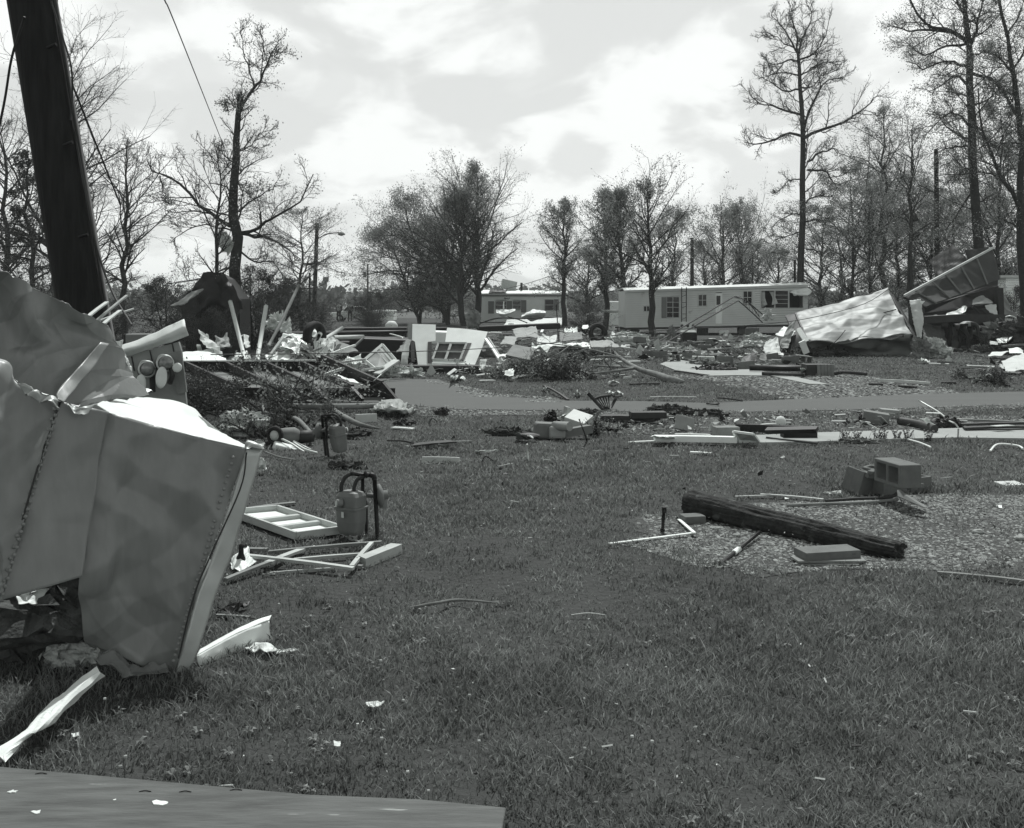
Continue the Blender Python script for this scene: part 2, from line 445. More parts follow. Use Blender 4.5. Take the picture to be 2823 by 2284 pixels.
WALKN = gp([('J', 1500, 290), ('K', 380, 262), ('K', 700, 247), ('K', 1000, 238), ('K', 1370, 226), ('K', 1560, 219), ('K', 2146, 203), ('K', 2700, 190), ('K', 2700, 285), ('K', 2146, 287), ('K', 1700, 280), ('K', 1000, 297), ('K', 700, 310), ('K', 300, 316), ('J', 1900, 325)])
sheet('walk', WALKN, 0.035, m_concl, 0.05)
m_field = mat('far_field', 0.085, 0.25, 0.05, 1.0, 0.3, 2)
sheet('field', [(-700, 105), (900, 105), (900, 900), (-700, 900)], 0.02, m_field)

# stones
def rocks(name, poly, count, smin, smax, seed, clip=None):
    rg = np.random.default_rng(seed)
    p = np.array(poly); lo, hi = p.min(0), p.max(0)
    pts = np.empty((0, 2))
    while len(pts) < count:
        q = rg.uniform(lo - .15, hi + .15, (count * 3, 2))
        nz = vnoise(np.c_[q * 1.2, np.zeros(len(q))], seed) * 0.35
        keep = inpoly(q[:, 0] + nz * 0.8, q[:, 1] + nz * 0.5, poly) & (rg.uniform(size=len(q)) < .65 + 1.2 * nz)
        keep &= (np.abs(q[:, 0]) < q[:, 1] * 0.62 + 1)
        pts = np.concatenate([pts, q[keep]])
    pts = pts[:count]
    base = np.array([(1, 0, 0), (0.3, 0.95, 0), (-0.8, 0.6, 0), (-0.8, -0.6, 0), (0.3, -0.95, 0), (0.15, 0.1, 0.9), (-0.1, -0.15, -0.7)])
    F = np.array([(0, 1, 5), (1, 2, 5), (2, 3, 5), (3, 4, 5), (4, 0, 5), (1, 0, 6), (2, 1, 6), (3, 2, 6), (4, 3, 6), (0, 4, 6)])
    s = smin + (smax - smin) * rg.uniform(size=count) ** 3
    a = rg.uniform(0, 6.28, count); ca, sa = np.cos(a), np.sin(a)
    V = base[None] * (1 + rg.uniform(-0.3, 0.3, (count, 7, 3)))
    V = V * s[:, None, None] * np.array([1, 0.75, 0.4])
    x = V[..., 0] * ca[:, None] - V[..., 1] * sa[:, None]; y = V[..., 0] * sa[:, None] + V[..., 1] * ca[:, None]
    z = V[..., 2] + (V[..., 0] * rg.uniform(-.4, .4, (count, 1)))
    V = np.stack([x + pts[:, 0:1], y + pts[:, 1:2], z + s[:, None] * 0.2], -1)
    FF = (F[None] + (np.arange(count) * 7)[:, None, None]).reshape(-1, 3)
    m = MB(); m.add(V.reshape(-1, 3), FF)
    o = m.build(name, m_stone, origin=(0, 0, 0)); o['kind'] = 'stuff'; o['label'] = 'loose gravel stones'
    return o
rocks('gravel_stones', PAD, 75000, 0.0025, 0.021, 1)
rocks('gravel_stones', DRIVE, 8000, 0.012, 0.05, 2)
rocks('gravel_stones', SH2, 9000, 0.008, 0.035, 3)
rocks('gravel_stones', SH1, 2500, 0.012, 0.045, 4)
rocks('gravel_stones', BED, 7000, 0.008, 0.035, 5)

# ------------------------------------------------------------ grass blades (finer near, sparser far)
FPAN = gp([('M', 110, 702), ('M', 505, 668), ('M', 1060, 850), ('M', 665, 905)])
PLY = gp([('T', -60, 2108, .1), ('T', 850, 2190, .1), ('T', 1395, 2226, .1), ('T', 1352, 2600, .1), ('T', -300, 2600, .1)])
EXC = [FPAN, PLY, ROAD, SH2, DRIVE, BED, WALKF, WALKN]
def make_grass(n, seed):
    rg = np.random.default_rng(seed)
    Y0, Y1 = 2.6, 45.0
    y = Y0 * (Y1 / Y0) ** rg.uniform(size=n)
    x = rg.uniform(-1, 1, n) * (y * 0.62 + 0.8)
    jit = vnoise(np.c_[x * 2.5, y * 2.5, x * 0], 3) * 0.10 * np.minimum(1, y / 8)
    keep = np.ones(n, bool)
    for P in EXC: keep &= ~inpoly(x + jit, y + jit, P) | ((rg.uniform(size=n) < .45) if P is SH2 or P is BED or P is DRIVE and 0 else False)
    dd = .10 + jit * 1.5; inp = inpoly(x + dd, y, PAD) & inpoly(x - dd, y, PAD) & inpoly(x, y + dd, PAD) & inpoly(x, y - dd, PAD); keep &= ~inp | (rg.uniform(size=n) < 0.14)
    insh = inpoly(x, y, SH1); keep &= ~insh | (rg.uniform(size=n) < 0.2)
    pt = vnoise(np.c_[x * 0.9, y * 0.9, x * 0 + 5], 8, 3)
    clump = vnoise(np.c_[x * 6, y * 6, x * 0 + 9], 21, 2)
    keep &= rg.uniform(size=n) < np.clip(0.74 + pt * 0.35 + clump * 0.4, 0.12, 1)
    x, y, pt, clump = x[keep], y[keep], pt[keep], clump[keep]; n = len(x)
    h = rg.uniform(0.014, 0.046, n) * (1 + 0.35 * pt + 0.35 * clump) * np.where(rg.uniform(size=n) < .03, 1.8, 1)
    h = np.clip(h, 0.010, 0.12)
    w = np.maximum(0.0022, 0.00052 * y) * rg.uniform(0.7, 1.5, n)
    a = rg.uniform(0, math.tau, n); lean = rg.uniform(0.2, 1.5, n) * h; la = rg.uniform(0, math.tau, n)
    dx, dy = np.cos(a) * w, np.sin(a) * w; lx, ly = np.cos(la) * lean, np.sin(la) * lean
    z0 = np.zeros(n) - 0.004
    V = np.stack([np.stack([x - dx, y - dy, z0], -1), np.stack([x + dx, y + dy, z0], -1),
                  np.stack([x + dx * .8 + lx * .35, y + dy * .8 + ly * .35, h * .6], -1), np.stack([x - dx * .8 + lx * .35, y - dy * .8 + ly * .35, h * .6], -1),
                  np.stack([x + lx, y + ly, h], -1)], 1)
    b = (np.arange(n) * 5)[:, None]
    return V.reshape(-1, 3), b + np.array([[0, 1, 2, 3]]), b + np.array([[3, 2, 4]])
V, Q, T3 = make_grass(520000, 5)
m_grass = mat('grass_blade', 0.18, 0.55, 1.3, 0.6, 0, island=0.6, transl=0.4, det=7, spots=(1.1, .60, .17))
m = MB(); m.add(V, Q); m.f.append((T3, 0, False))
g = m.build('grass', m_grass, origin=(0, 0, 0)); tag(g, 'mown lawn grass', None, None, 'stuff')
# dandelion heads in the lawn
rg = np.random.default_rng(77); m = MB()
nn = 0
while nn < 240:
    y = 3.2 * (16 / 3.2) ** rg.uniform(); x = rg.uniform(-.6, .6) * y
    if vnoise(np.array([[x * .7, y * .7, 2.]]), 31)[0] < -0.1 and rg.uniform() < .8: continue
    if any(inpoly(np.array([x]), np.array([y]), P)[0] for P in EXC + [PAD]): continue
    hh = rg.uniform(.03, .10); r = rg.uniform(.004, .009)
    m.tube([(x, y, 0), (x + rg.uniform(-.02, .02), y, hh)], 0.0015, 3, False, 1)
    m.lathe([(0.001, hh - r * .5), (r, hh), (r * .8, hh + r * .7), (0.001, hh + r)], 6, LM((x, y, 0)), 0, False); nn += 1
o = m.build('dandelions', [mat('seed_head', 0.26, 0.3, 30, 0.9, 0, island=0.7), m_leaf], origin=(0, 0, 0)); tag(o, 'dandelion seed heads scattered through the lawn', None, None, 'stuff')
# ------------------------------------------------------------ trees
def unit(a): return a / (np.linalg.norm(a, axis=-1, keepdims=True) + 1e-9)
def spawn(P, R, n, t0, t1, ang, length, rg, up=0.15, wig=0.18, K=5, rr=0.55, rmin=0.004, grav=0.0, tip=0.3, flat=1.0):
    """n children on every parent polyline; length(t, parent length) gives theirs"""
    B, K0, _ = P.shape
    idx = np.repeat(np.arange(B), n)
    t = t0 + (t1 - t0) * ((np.tile(np.arange(n), B) + rg.uniform(size=B * n)) / n)
    s = t * (K0 - 1); i = np.minimum(s.astype(int), K0 - 2); fr = (s - i)[:, None]
    pos = P[idx, i] * (1 - fr) + P[idx, i + 1] * fr; tan = unit(P[idx, i + 1] - P[idx, i])
    rad = R[idx, i] * (1 - fr[:, 0]) + R[idx, i + 1] * fr[:, 0]
    v = rg.normal(size=pos.shape); v[:, 1] *= flat; v -= tan * np.sum(v * tan, 1, keepdims=True); v = unit(v)
    a = np.radians(ang + rg.normal(size=len(idx)) * 11)[:, None]
    d = tan * np.cos(a) + v * np.sin(a); d[:, 2] += up; d = unit(d)
    PL = np.sum(np.linalg.norm(np.diff(P, axis=1), axis=2), 1)
    L = length(t, PL[idx]) * rg.uniform(0.65, 1.2, len(idx))
    r0 = np.maximum(rad * rr, rmin); C = [pos]
    for k in range(K - 1):
        C.append(C[-1] + d * (L / (K - 1))[:, None])
        d = d + rg.normal(size=d.shape) * wig; d[:, 2] += up * 0.35 - grav; d = unit(d)
    C = np.stack(C, 1); RR = r0[:, None] * np.linspace(1, tip, K)[None]
    RR = np.maximum(RR, rmin * 0.6)
    return C, RR
def leaves(m, P, per, size, rg, mi=1, t0=0.3, spread=0.06):
    B, K, _ = P.shape; n = B * per
    idx = np.repeat(np.arange(B), per); s = rg.uniform(t0, 1, n) * (K - 1); i = np.minimum(s.astype(int), K - 2); fr = (s - i)[:, None]
    c = P[idx, i] * (1 - fr) + P[idx, i + 1] * fr + rg.normal(size=(n, 3)) * spread
    a = unit(rg.normal(size=(n, 3))); b = unit(np.cross(a, rg.normal(size=(n, 3))))
    sz = size * rg.uniform(0.5, 1.3, (n, 1)); a = a * sz; b = b * sz * 0.6
    V = np.stack([c - a, c + b, c + a, c - b], 1).reshape(-1, 3)
    m.add(V, (np.arange(n) * 4)[:, None] + np.array([[0, 1, 2, 3]]), mi)
def res(pts, K): return catmull(np.array([tuple(p) for p in pts]), K)
def finish(name, label, cat, base, lev, crown, leafspec, rg, bark, leafm, group=None):
    t = thing(name, label, cat, base, None, group)
    m = MB()
    for P, R, n in lev: m.tubes(P, R, n)
    m.build('trunk', bark, t)
    c = MB()
    for P, R, n in crown: c.tubes(P, R, n, 0, False)
    for P, per, size, spread in leafspec: leaves(c, P, per, size, rg, 1, 0.25, spread)
    c.build('crown', [m_twig, leafm], t)
    return t

def auto_tree(name, label, base, H, R0, seed, crown=(0.2, 1.0), wide=0.28, nl=26, nb=7, nt=6, ang=55, up=0.25, per=3, leaf=0.09, lspread=0.12,
              lean=(0, 0), prof=None, group=None, bark=None, leafm=None, wig=0.12, twl=0.30, stems=None, cat='tree', rmin=0.012):
    rg = np.random.default_rng(seed); base = Vector(base)
    paths = stems or [[(0, 0, 0), (lean[0] * .3 + rg.normal() * .02, lean[1] * .3, .35), (lean[0] * .6, lean[1] * .6, .7), (lean[0], lean[1], 1)]]
    TP, TR = [], []
    for s in paths:
        pp = res([base + Vector((a * H, b * H, c * H)) for a, b, c in s], 12)
        pp[1:-1, :2] += rg.normal(size=(10, 2)) * 0.008 * H
        TP.append(pp); TR.append(np.linspace(R0, R0 * 0.10, 12) * (1 if len(paths) == 1 else .75))
    TP, TR = np.array(TP), np.array(TR)
    lspread *= .6; R0 *= 0.62; wide *= 1.55; leaf *= 0.44; up *= 0.45; ang += 6; rmin *= .8
    prof = prof or (lambda t: np.sin(np.clip((t - crown[0]) / (1.02 - crown[0]), 0, 1) * math.pi * 0.86 + 0.42))
    LP, LR = spawn(TP, TR, nl, crown[0], 0.985, ang, lambda t, L: H * wide * np.maximum(prof(t), .06) * rg.uniform(.55, 1.2, len(t)), rg, up, wig, 7, 0.5, rmin * 1.6)
    BP, BR = spawn(LP, LR, nb, 0.15, 1.0, 42, lambda t, L: L * (0.55 - 0.25 * t), rg, up * .6, 0.16, 5, 0.6, rmin)
    WP, WR = spawn(BP, BR, nt, 0.1, 1.0, 40, lambda t, L: L * (0.62 - 0.2 * t), rg, up * .5, 0.2, 4, 0.6, rmin * .6)
    tw = [(BP, BR, 3), (WP, WR, 3)]
    ls = []
    if per: ls = [(WP, per, leaf, lspread), (BP, max(1, per), leaf, lspread)]
    return finish(name, label, cat, base, [(TP, TR, 8), (LP, LR, 5)], tw, ls, rg, bark or m_bark, leafm or m_leaf, group)

def copy_tree(t, loc, rz, sc, label, group=None):
    c = t.copy(); COL.objects.link(c); c.location = loc; c.rotation_euler = (0, 0, rz); c.scale = (sc[0], sc[0], sc[1])
    c['label'] = label
    if group: c['group'] = group
    for ch in t.children:
        k = ch.copy(); COL.objects.link(k); k.parent = c
    return c

def hand_tree(name, label, Y, trunk, limbs, seed, r_trunk, per=2, leaf=0.08, n1=9, n2=7, n3=4, bl=0.42, depth=0.5, rmin=0.01, group=None, up=0.15, extra=None, bark=None, topn=12, lspread=.1, leafm=None):
    """trunk: [(frame,x,y)...]; limbs: list of (r, [(frame,x,y)...]); side growth is automatic"""
    rg = np.random.default_rng(seed); r_trunk *= 0.56; leaf *= 0.46
    limbs = [(l[0] * 0.55,) + tuple(l[1:]) for l in limbs]
    tp = res([W(*p, Y) for p in trunk], 14); tr = np.linspace(r_trunk, r_trunk * 0.28, 14)
    tp[1:-1] += rg.normal(size=(12, 3)) * 0.03
    tp[0, 2] = min(tp[0, 2], -0.05) if tp[0, 2] > -0.6 else -0.05
    LP, LR = [], []
    for li in limbs:
        r, pts = li[0], li[1]; yo = li[2] if len(li) > 2 else rg.uniform(-1, 1) * depth
        k = len(pts); w = [W(*p, Y + yo * (i / (k - 1)) * 3) for i, p in enumerate(pts)]
        q = res(w, 10); q[1:] += rg.normal(size=(9, 3)) * 0.035
        LP.append(q); LR.append(np.linspace(r, r * 0.25, 10))
    LP, LR = np.array(LP), np.array(LR)
    up_ = up
    S1, R1 = spawn(LP, LR, n1, 0.12, 1.0, 48, lambda t, L: np.minimum(L * (bl - 0.15 * t), 2.6), rg, up_, 0.2, 6, 0.5, rmin * 1.5)
    A1, AR1 = spawn(tp[None], tr[None], topn, 0.35, 0.97, 60, lambda t, L: 0.16 * L * (1.15 - t * 0.6), rg, up_, 0.2, 6, 0.25, rmin * 1.5)
    S1, R1 = np.concatenate([S1, A1]), np.concatenate([R1, AR1])
    S2, R2 = spawn(S1, R1, n2, 0.1, 1.0, 42, lambda t, L: L * (0.55 - 0.2 * t), rg, up_, 0.2, 4, 0.6, rmin)
    S3, R3 = spawn(S2, R2, n3, 0.1, 1.0, 40, lambda t, L: L * (0.6 - 0.2 * t), rg, up_, 0.2, 3, 0.6, rmin * .6)
    ls = [(S3, per, leaf, lspread), (S2, per, leaf, lspread)] if per else []
    b = tp[0].copy(); b[2] = 0
    return finish(name, label, 'tree', b, [(tp[None], tr[None], 10), (LP, LR, 7), (S1, R1, 4)], [(S2, R2, 3), (S3, R3, 3)], ls, rg, bark or m_bark, leafm or m_leaf, group)

# broken-topped tree on the left
hand_tree('broken_tree', 'tall storm-broken tree with snapped top and spreading bare limbs behind the dark shed roof', 34,
    [('A', 1262, 1900), ('A', 1262, 1650), ('A', 1252, 1300), ('A', 1240, 1100), ('A', 1245, 900), ('A', 1258, 740), ('A', 1270, 610), ('A', 1266, 500)],
    [(0.13, [('A', 1272, 640), ('A', 1300, 560), ('A', 1355, 465), ('A', 1390, 420), ('A', 1430, 330), ('A', 1490, 225)], .1),
     (0.06, [('A', 1355, 465), ('A', 1338, 410), ('A', 1308, 330), ('A', 1290, 230), ('A', 1275, 160)], .2),
     (0.045, [('A', 1390, 420), ('A', 1392, 340), ('A', 1400, 250), ('A', 1385, 165)], -.2),
     (0.04, [('A', 1415, 360), ('A', 1450, 300), ('A', 1495, 270)], -.4),
     (0.13, [('A', 1225, 1205), ('A', 1140, 1150), ('A', 1060, 1090), ('A', 990, 1000), ('A', 900, 945), ('A', 840, 930), ('A', 780, 860)]),
     (0.12, [('A', 1275, 1240), ('A', 1355, 1222), ('A', 1400, 1190), ('A', 1455, 1160), ('A', 1540, 1105), ('A', 1615, 1045), ('A', 1660, 930)]),
     (0.12, [('A', 1280, 1240), ('A', 1400, 1262), ('A', 1500, 1300), ('A', 1580, 1370)]),
     (0.07, [('A', 1250, 1130), ('A', 1330, 1080), ('A', 1420, 1020), ('A', 1470, 990)]),
     (0.06, [('A', 1235, 1150), ('A', 1120, 1120), ('A', 980, 1080), ('A', 800, 1065)]),
     (0.06, [('A', 1240, 1230), ('A', 1130, 1200), ('A', 1000, 1215), ('A', 900, 1290)]),
     (0.07, [('A', 1270, 1330), ('A', 1350, 1390), ('A', 1450, 1400), ('A', 1520, 1480)]),
     (0.07, [('A', 1240, 1420), ('A', 1100, 1480), ('A', 950, 1500), ('A', 760, 1560)]),
     (0.05, [('A', 1255, 810), ('A', 1320, 790), ('A', 1370, 720), ('A', 1420, 670)]),
     (0.04, [('A', 1262, 580), ('A', 1220, 560), ('A', 1180, 570)]), (0.04, [('A', 1268, 545), ('A', 1300, 545), ('A', 1290, 575)]),
     (0.04, [('A', 1235, 910), ('A', 1200, 880), ('A', 1130, 850)]), (0.05, [('A', 1250, 940), ('A', 1300, 1030), ('A', 1330, 1000)]),
     (0.04, [('A', 850, 935), ('A', 862, 1000), ('A', 885, 1080), ('A', 880, 1140)])],
    3, 0.42, per=1, leaf=0.07, n1=8, n2=7, n3=4, bl=0.40, rmin=0.009)
# tall bare tree behind the long trailer
hand_tree('tall_bare_tree', 'tall bare oak with rounded top and wide level limbs behind the long trailer', 60,
    [('C', 512, 1340), ('C', 515, 1230), ('C', 524, 900), ('C', 530, 600), ('C', 514, 400), ('C', 510, 260), ('C', 500, 215)],
    [(0.20, [('C', 535, 600), ('C', 600, 562), ('C', 690, 540), ('C', 760, 492), ('C', 800, 470), ('C', 832, 425)]),
     (0.17, [('C', 528, 595), ('C', 460, 580), ('C', 390, 612), ('C', 330, 630), ('C', 275, 622)]),
     (0.15, [('C', 518, 500), ('C', 440, 478), ('C', 380, 455), ('C', 340, 452), ('C', 290, 410)]),
     (0.15, [('C', 528, 590), ('C', 555, 480), ('C', 600, 390), ('C', 640, 350), ('C', 710, 340)]),
     (0.14, [('C', 545, 705), ('C', 600, 665), ('C', 640, 655), ('C', 675, 650)]),
     (0.13, [('C', 545, 740), ('C', 620, 748), ('C', 650, 780), ('C', 670, 800), ('C', 760, 780)]),
     (0.12, [('C', 540, 885), ('C', 580, 855), ('C', 640, 860)]), (0.12, [('C', 540, 965), ('C', 590, 955), ('C', 640, 962)]),
     (0.09, [('C', 540, 1085), ('C', 600, 1095), ('C', 650, 1110)]), (0.09, [('C', 515, 1010), ('C', 450, 1030), ('C', 380, 1060)]),
     (0.10, [('C', 515, 930), ('C', 460, 940), ('C', 390, 990)]), (0.08, [('C', 515, 780), ('C', 460, 790), ('C', 410, 850)]),
     (0.12, [('C', 508, 265), ('C', 470, 262), ('C', 430, 275), ('C', 380, 280), ('C', 350, 240)]),
     (0.12, [('C', 515, 390), ('C', 450, 400), ('C', 400, 370), ('C', 340, 330)]),
     (0.10, [('C', 512, 330), ('C', 450, 320), ('C', 400, 320), ('C', 370, 335)]),
     (0.10, [('C', 515, 380), ('C', 570, 375), ('C', 610, 330), ('C', 700, 300)]), (0.10, [('C', 514, 330), ('C', 560, 300), ('C', 610, 275), ('C', 680, 270)]),
     (0.12, [('C', 505, 235), ('C', 470, 170), ('C', 430, 110), ('C', 385, 70)]), (0.12, [('C', 505, 235), ('C', 500, 150), ('C', 475, 80), ('C', 470, 20)]),
     (0.12, [('C', 507, 235), ('C', 530, 150), ('C', 560, 90), ('C', 570, 40)]), (0.12, [('C', 510, 260), ('C', 570, 235), ('C', 610, 180), ('C', 640, 100)]),
     (0.07, [('C', 505, 225), ('C', 450, 190), ('C', 400, 160), ('C', 350, 150)])],
    5, 0.42, per=1, leaf=0.07, n1=9, n2=8, n3=4, bl=0.45, rmin=0.014, topn=26)
# big leafing tree on the right
hand_tree('large_leafing_tree', 'massive dark tree with young leaves and long left limbs behind the upended trailer', 44,
    [('C', 1296, 1220), ('C', 1292, 1080), ('C', 1277, 900), ('C', 1263, 600), ('C', 1252, 300), ('C', 1245, 150), ('C', 1225, 0), ('C', 1200, -190)],
    [(0.20, [('C', 1250, 190), ('C', 1200, 150), ('C', 1130, 120), ('C', 1080, 118), ('C', 1020, 50), ('C', 970, -40)]),
     (0.13, [('C', 1170, 140), ('C', 1060, 130), ('C', 980, 140), ('C', 910, 110)]),
     (0.14, [('C', 1250, 295), ('C', 1200, 275), ('C', 1130, 268), ('C', 1050, 300), ('C', 980, 270)]),
     (0.12, [('C', 1245, 190), ('C', 1150, 200), ('C', 1050, 240), ('C', 970, 180)]),
     (0.13, [('C', 1255, 400), ('C', 1200, 330), ('C', 1150, 360), ('C', 1080, 400)]),
     (0.11, [('C', 1262, 560), ('C', 1200, 500), ('C', 1150, 500), ('C', 1070, 580)]),
     (0.14, [('C', 1262, 320), ('C', 1340, 345), ('C', 1400, 390), ('C', 1450, 490)]),
     (0.10, [('C', 1268, 460), ('C', 1320, 440), ('C', 1380, 400), ('C', 1440, 395)]),
     (0.16, [('C', 1250, 200), ('C', 1280, 140), ('C', 1300, 40), ('C', 1330, -90)]), (0.12, [('C', 1230, 60), ('C', 1170, -30), ('C', 1090, -90)]),
     (0.10, [('C', 1272, 830), ('C', 1215, 900), ('C', 1170, 980), ('C', 1120, 1040)]),
     (0.10, [('C', 1270, 730), ('C', 1220, 740), ('C', 1190, 790)]), (0.10, [('C', 1270, 640), ('C', 1200, 640), ('C', 1100, 660)]),
     (0.10, [('C', 1272, 540), ('C', 1320, 600), ('C', 1360, 700), ('C', 1420, 840)]), (0.08, [('C', 1275, 900), ('C', 1340, 850), ('C', 1400, 860)]),
     (0.09, [('C', 1260, 250), ('C', 1330, 220), ('C', 1400, 250)]), (0.08, [('C', 1240, 100), ('C', 1320, 60), ('C', 1390, -20)])],
    9, 0.46, per=4, leaf=0.075, n1=10, n2=8, n3=3, bl=0.45, rmin=0.01, topn=26, up=0.05, lspread=.14)
hand_tree('leaning_tree', 'dark forked tree cut by the right edge of the view', 40,
    [('C', 1500, 1300), ('C', 1480, 1150), ('C', 1470, 950), ('C', 1480, 700), ('C', 1465, 500), ('C', 1440, 300), ('C', 1412, 150), ('C', 1370, -60)],
    [(0.18, [('C', 1475, 920), ('C', 1440, 850), ('C', 1380, 760), ('C', 1340, 660), ('C', 1300, 560), ('C', 1290, 380)]),
     (0.12, [('C', 1470, 520), ('C', 1420, 440), ('C', 1360, 360), ('C', 1280, 300)]), (0.1, [('C', 1440, 300), ('C', 1500, 200), ('C', 1560, 60)]),
     (0.1, [('C', 1475, 640), ('C', 1420, 620), ('C', 1350, 640)]), (0.1, [('C', 1480, 700), ('C', 1540, 560), ('C', 1600, 400)]),
     (0.1, [('C', 1440, 320), ('C', 1370, 250), ('C', 1300, 220)]), (0.08, [('C', 1410, 160), ('C', 1470, 60), ('C', 1500, -60)]), (0.08, [('C', 1475, 1000), ('C', 1400, 960), ('C', 1340, 1000)])],
    12, 0.34, per=4, leaf=0.07, n1=10, n2=8, n3=3, bl=0.45, rmin=0.01, topn=20, up=0.05, lspread=.14)

def gb(z, x, Y):      # ground point under a photo column at distance Y
    u, _ = px(z, x, 0); return Vector(((u - CX) / FP * Y, Y, 0))
def ht(z, y, Y):      # height of a photo row at distance Y
    _, v = px(z, 0, y); return EYE - (v - HZ) / FP * Y

# the clump left of centre
grp = 'leafing trees clumped left of the near trailer'
cw = lambda t: np.where(t < .45, .75 + .5 * t, np.maximum(1.25 * (1.04 - t) / .59 * .78, .12))
auto_tree('leafing_tree', 'tallest pointed tree of the central clump, trunk just left of the small trailer', gb('B', 808, 74), ht('B', 350, 74), 0.27, 21, (0.16, 1), 0.34, 50, 8, 6, 44, 0.3, 5, 0.12, .25, prof=cw, group=grp)
auto_tree('leafing_tree', 'second tree from the right in the central clump, straight dark trunk', gb('B', 735, 72), ht('B', 490, 72), 0.25, 22, (0.14, 1), 0.34, 44, 8, 6, 45, 0.3, 4, 0.12, .25, prof=cw, group=grp)
auto_tree('leafing_tree', 'middle many-stemmed tree of the central clump leaning left', gb('B', 640, 75), ht('B', 545, 75), 0.22, 23, (0.12, 1), 0.34, 36, 8, 6, 48, 0.25, 6, 0.13, .3, group=grp,
          stems=[[(0, 0, 0), (-.12, 0, .3), (-.28, .05, .7), (-.36, .05, 1)], [(0, 0, 0), (.02, .05, .3), (.05, .02, .7), (.04, 0, .98)]])
auto_tree('leafing_tree', 'low rounded outer tree at the left end of the central clump', gb('B', 470, 77), ht('B', 700, 77), 0.2, 24, (0.1, 1), 0.42, 38, 8, 6, 55, 0.2, 7, 0.13, .3, group=grp,
          stems=[[(0, 0, 0), (-.1, 0, .3), (-.25, .05, .7), (-.4, .05, .95)], [(0, 0, 0), (.05, .05, .3), (.1, .02, .7), (.1, 0, 1)]])
auto_tree('leafing_tree', 'bushy tree filling the back of the central clump', gb('B', 620, 82), ht('B', 600, 82), 0.2, 25, (0.05, 1), 0.48, 38, 8, 6, 60, 0.15, 5, 0.13, .3, group=grp)
# right of the small trailer
grp2 = 'leafing trees between the two trailers'
t1 = auto_tree('leafing_tree', 'slim upright tree just right of the small trailer', gb('B', 1338, 70), ht('B', 565, 70), 0.2, 31, (0.3, 1), 0.19, 34, 8, 6, 45, 0.35, 5, 0.12, .2, group=grp2)
auto_tree('leafing_tree', 'broad tree with two close trunks midway between the trailers', gb('B', 1580, 62), ht('B', 520, 62), 0.2, 32, (0.22, 1), 0.24, 40, 8, 6, 40, 0.4, 6, 0.12, .2, group=grp2)
auto_tree('leafing_tree', 'leafing tree with a dark straight trunk left of the long trailer end', gb('B', 1690, 58), ht('B', 510, 58), 0.2, 33, (0.2, 1), 0.24, 38, 8, 6, 42, 0.4, 5, 0.12, .2, lean=(-.04, 0), group=grp2)
auto_tree('leafing_tree', 'vase-shaped tree standing in front of the long trailer left end', gb('B', 1868, 50), ht('B', 480, 50), 0.19, 34, (0.22, 1), 0.30, 30, 8, 6, 38, 0.35, 3, 0.10, .16, lean=(-.04, 0), group=grp2)
auto_tree('leafing_tree', 'short bushy tree low between the trailers', gb('B', 1480, 76), ht('B', 880, 76), 0.16, 35, (0.1, 1), 0.5, 34, 8, 6, 55, 0.2, 6, 0.13, .2, group=grp2)
# behind the long trailer
grp3 = 'distant trees behind the long trailer roof'
tb = auto_tree('distant_tree', 'distant leafing tree left of the utility pole behind the trailer roof', gb('C', -30, 95), ht('C', 940, 95), 0.2, 41, (0.15, 1), 0.34, 30, 7, 6, 45, 0.3, 7, 0.16, .28, group=grp3)
copy_tree(tb, gb('C', 180, 92), 1.1, (1.1, .98), 'round distant tree rising above the middle of the trailer roof', grp3)
copy_tree(tb, gb('C', 250, 90), 2.6, (.8, 1.02), 'pointed distant tree above the middle of the trailer roof', grp3)
copy_tree(tb, gb('C', 95, 98), 4.0, (1.0, .75), 'low distant tree beside the dark pole behind the trailer', grp3)
copy_tree(tb, gb('C', 330, 96), 5.0, (1.0, .72), 'low distant tree just left of the tall bare oak', grp3)
copy_tree(tb, gb('C', 420, 88), 0.6, (.9, .62), 'small bush-like tree at the foot of the tall bare oak', grp3)
# wood on the right
grp4 = 'slender trees of the wood on the right'
auto_tree('slender_tree', 'slender tree reaching highest between the oak and the right pole', gb('C', 880, 58), ht('C', 475, 58), 0.2, 51, (0.3, 1), 0.20, 30, 8, 6, 50, 0.2, 4, 0.10, .16, group=grp4, wig=.2)
auto_tree('slender_tree', 'bare forked tree with crooked limbs left of the right pole', gb('C', 1002, 56), ht('C', 560, 56), 0.2, 52, (0.4, 1), 0.22, 18, 7, 5, 40, 0.3, 1, 0.08, .1, group=grp4, wig=.25, lean=(.0, 0))
tw = auto_tree('slender_tree', 'leafing tree directly right of the tall bare oak', gb('C', 740, 66), ht('C', 735, 66), 0.15, 53, (0.12, 1), 0.32, 34, 8, 6, 50, 0.2, 7, 0.12, .22, group=grp4, wig=.2)
copy_tree(tw, gb('C', 610, 72), 2.0, (1.1, .8), 'low tree behind the oak trunk at its right', grp4)
copy_tree(tw, gb('C', 815, 52), 4.0, (.75, .72), 'thin tree behind the crumpled metal panel top', grp4)
copy_tree(tw, gb('C', 930, 68), 5.2, (1.1, .95), 'leafy tree behind the crooked bare tree', grp4)
copy_tree(tw, gb('C', 1090, 64), 3.0, (1.1, .85), 'leafy tree behind the right utility pole', grp4)
copy_tree(tw, gb('C', 1180, 60), 1.0, (1.0, .75), 'leafy tree left of the massive dark trunk', grp4)
copy_tree(tw, gb('C', 1385, 54), 2.5, (1.0, 1.15), 'leafy tree between the two dark trunks at the right edge', grp4)
copy_tree(tw, gb('C', 1530, 60), .4, (1.2, 1.1), 'leafy tree beyond the right edge behind the white trailer end', grp4)
copy_tree(tw, gb('C', 690, 80), 5.9, (1.4, .7), 'wide low tree deep in the wood behind the crumpled panel', grp4)
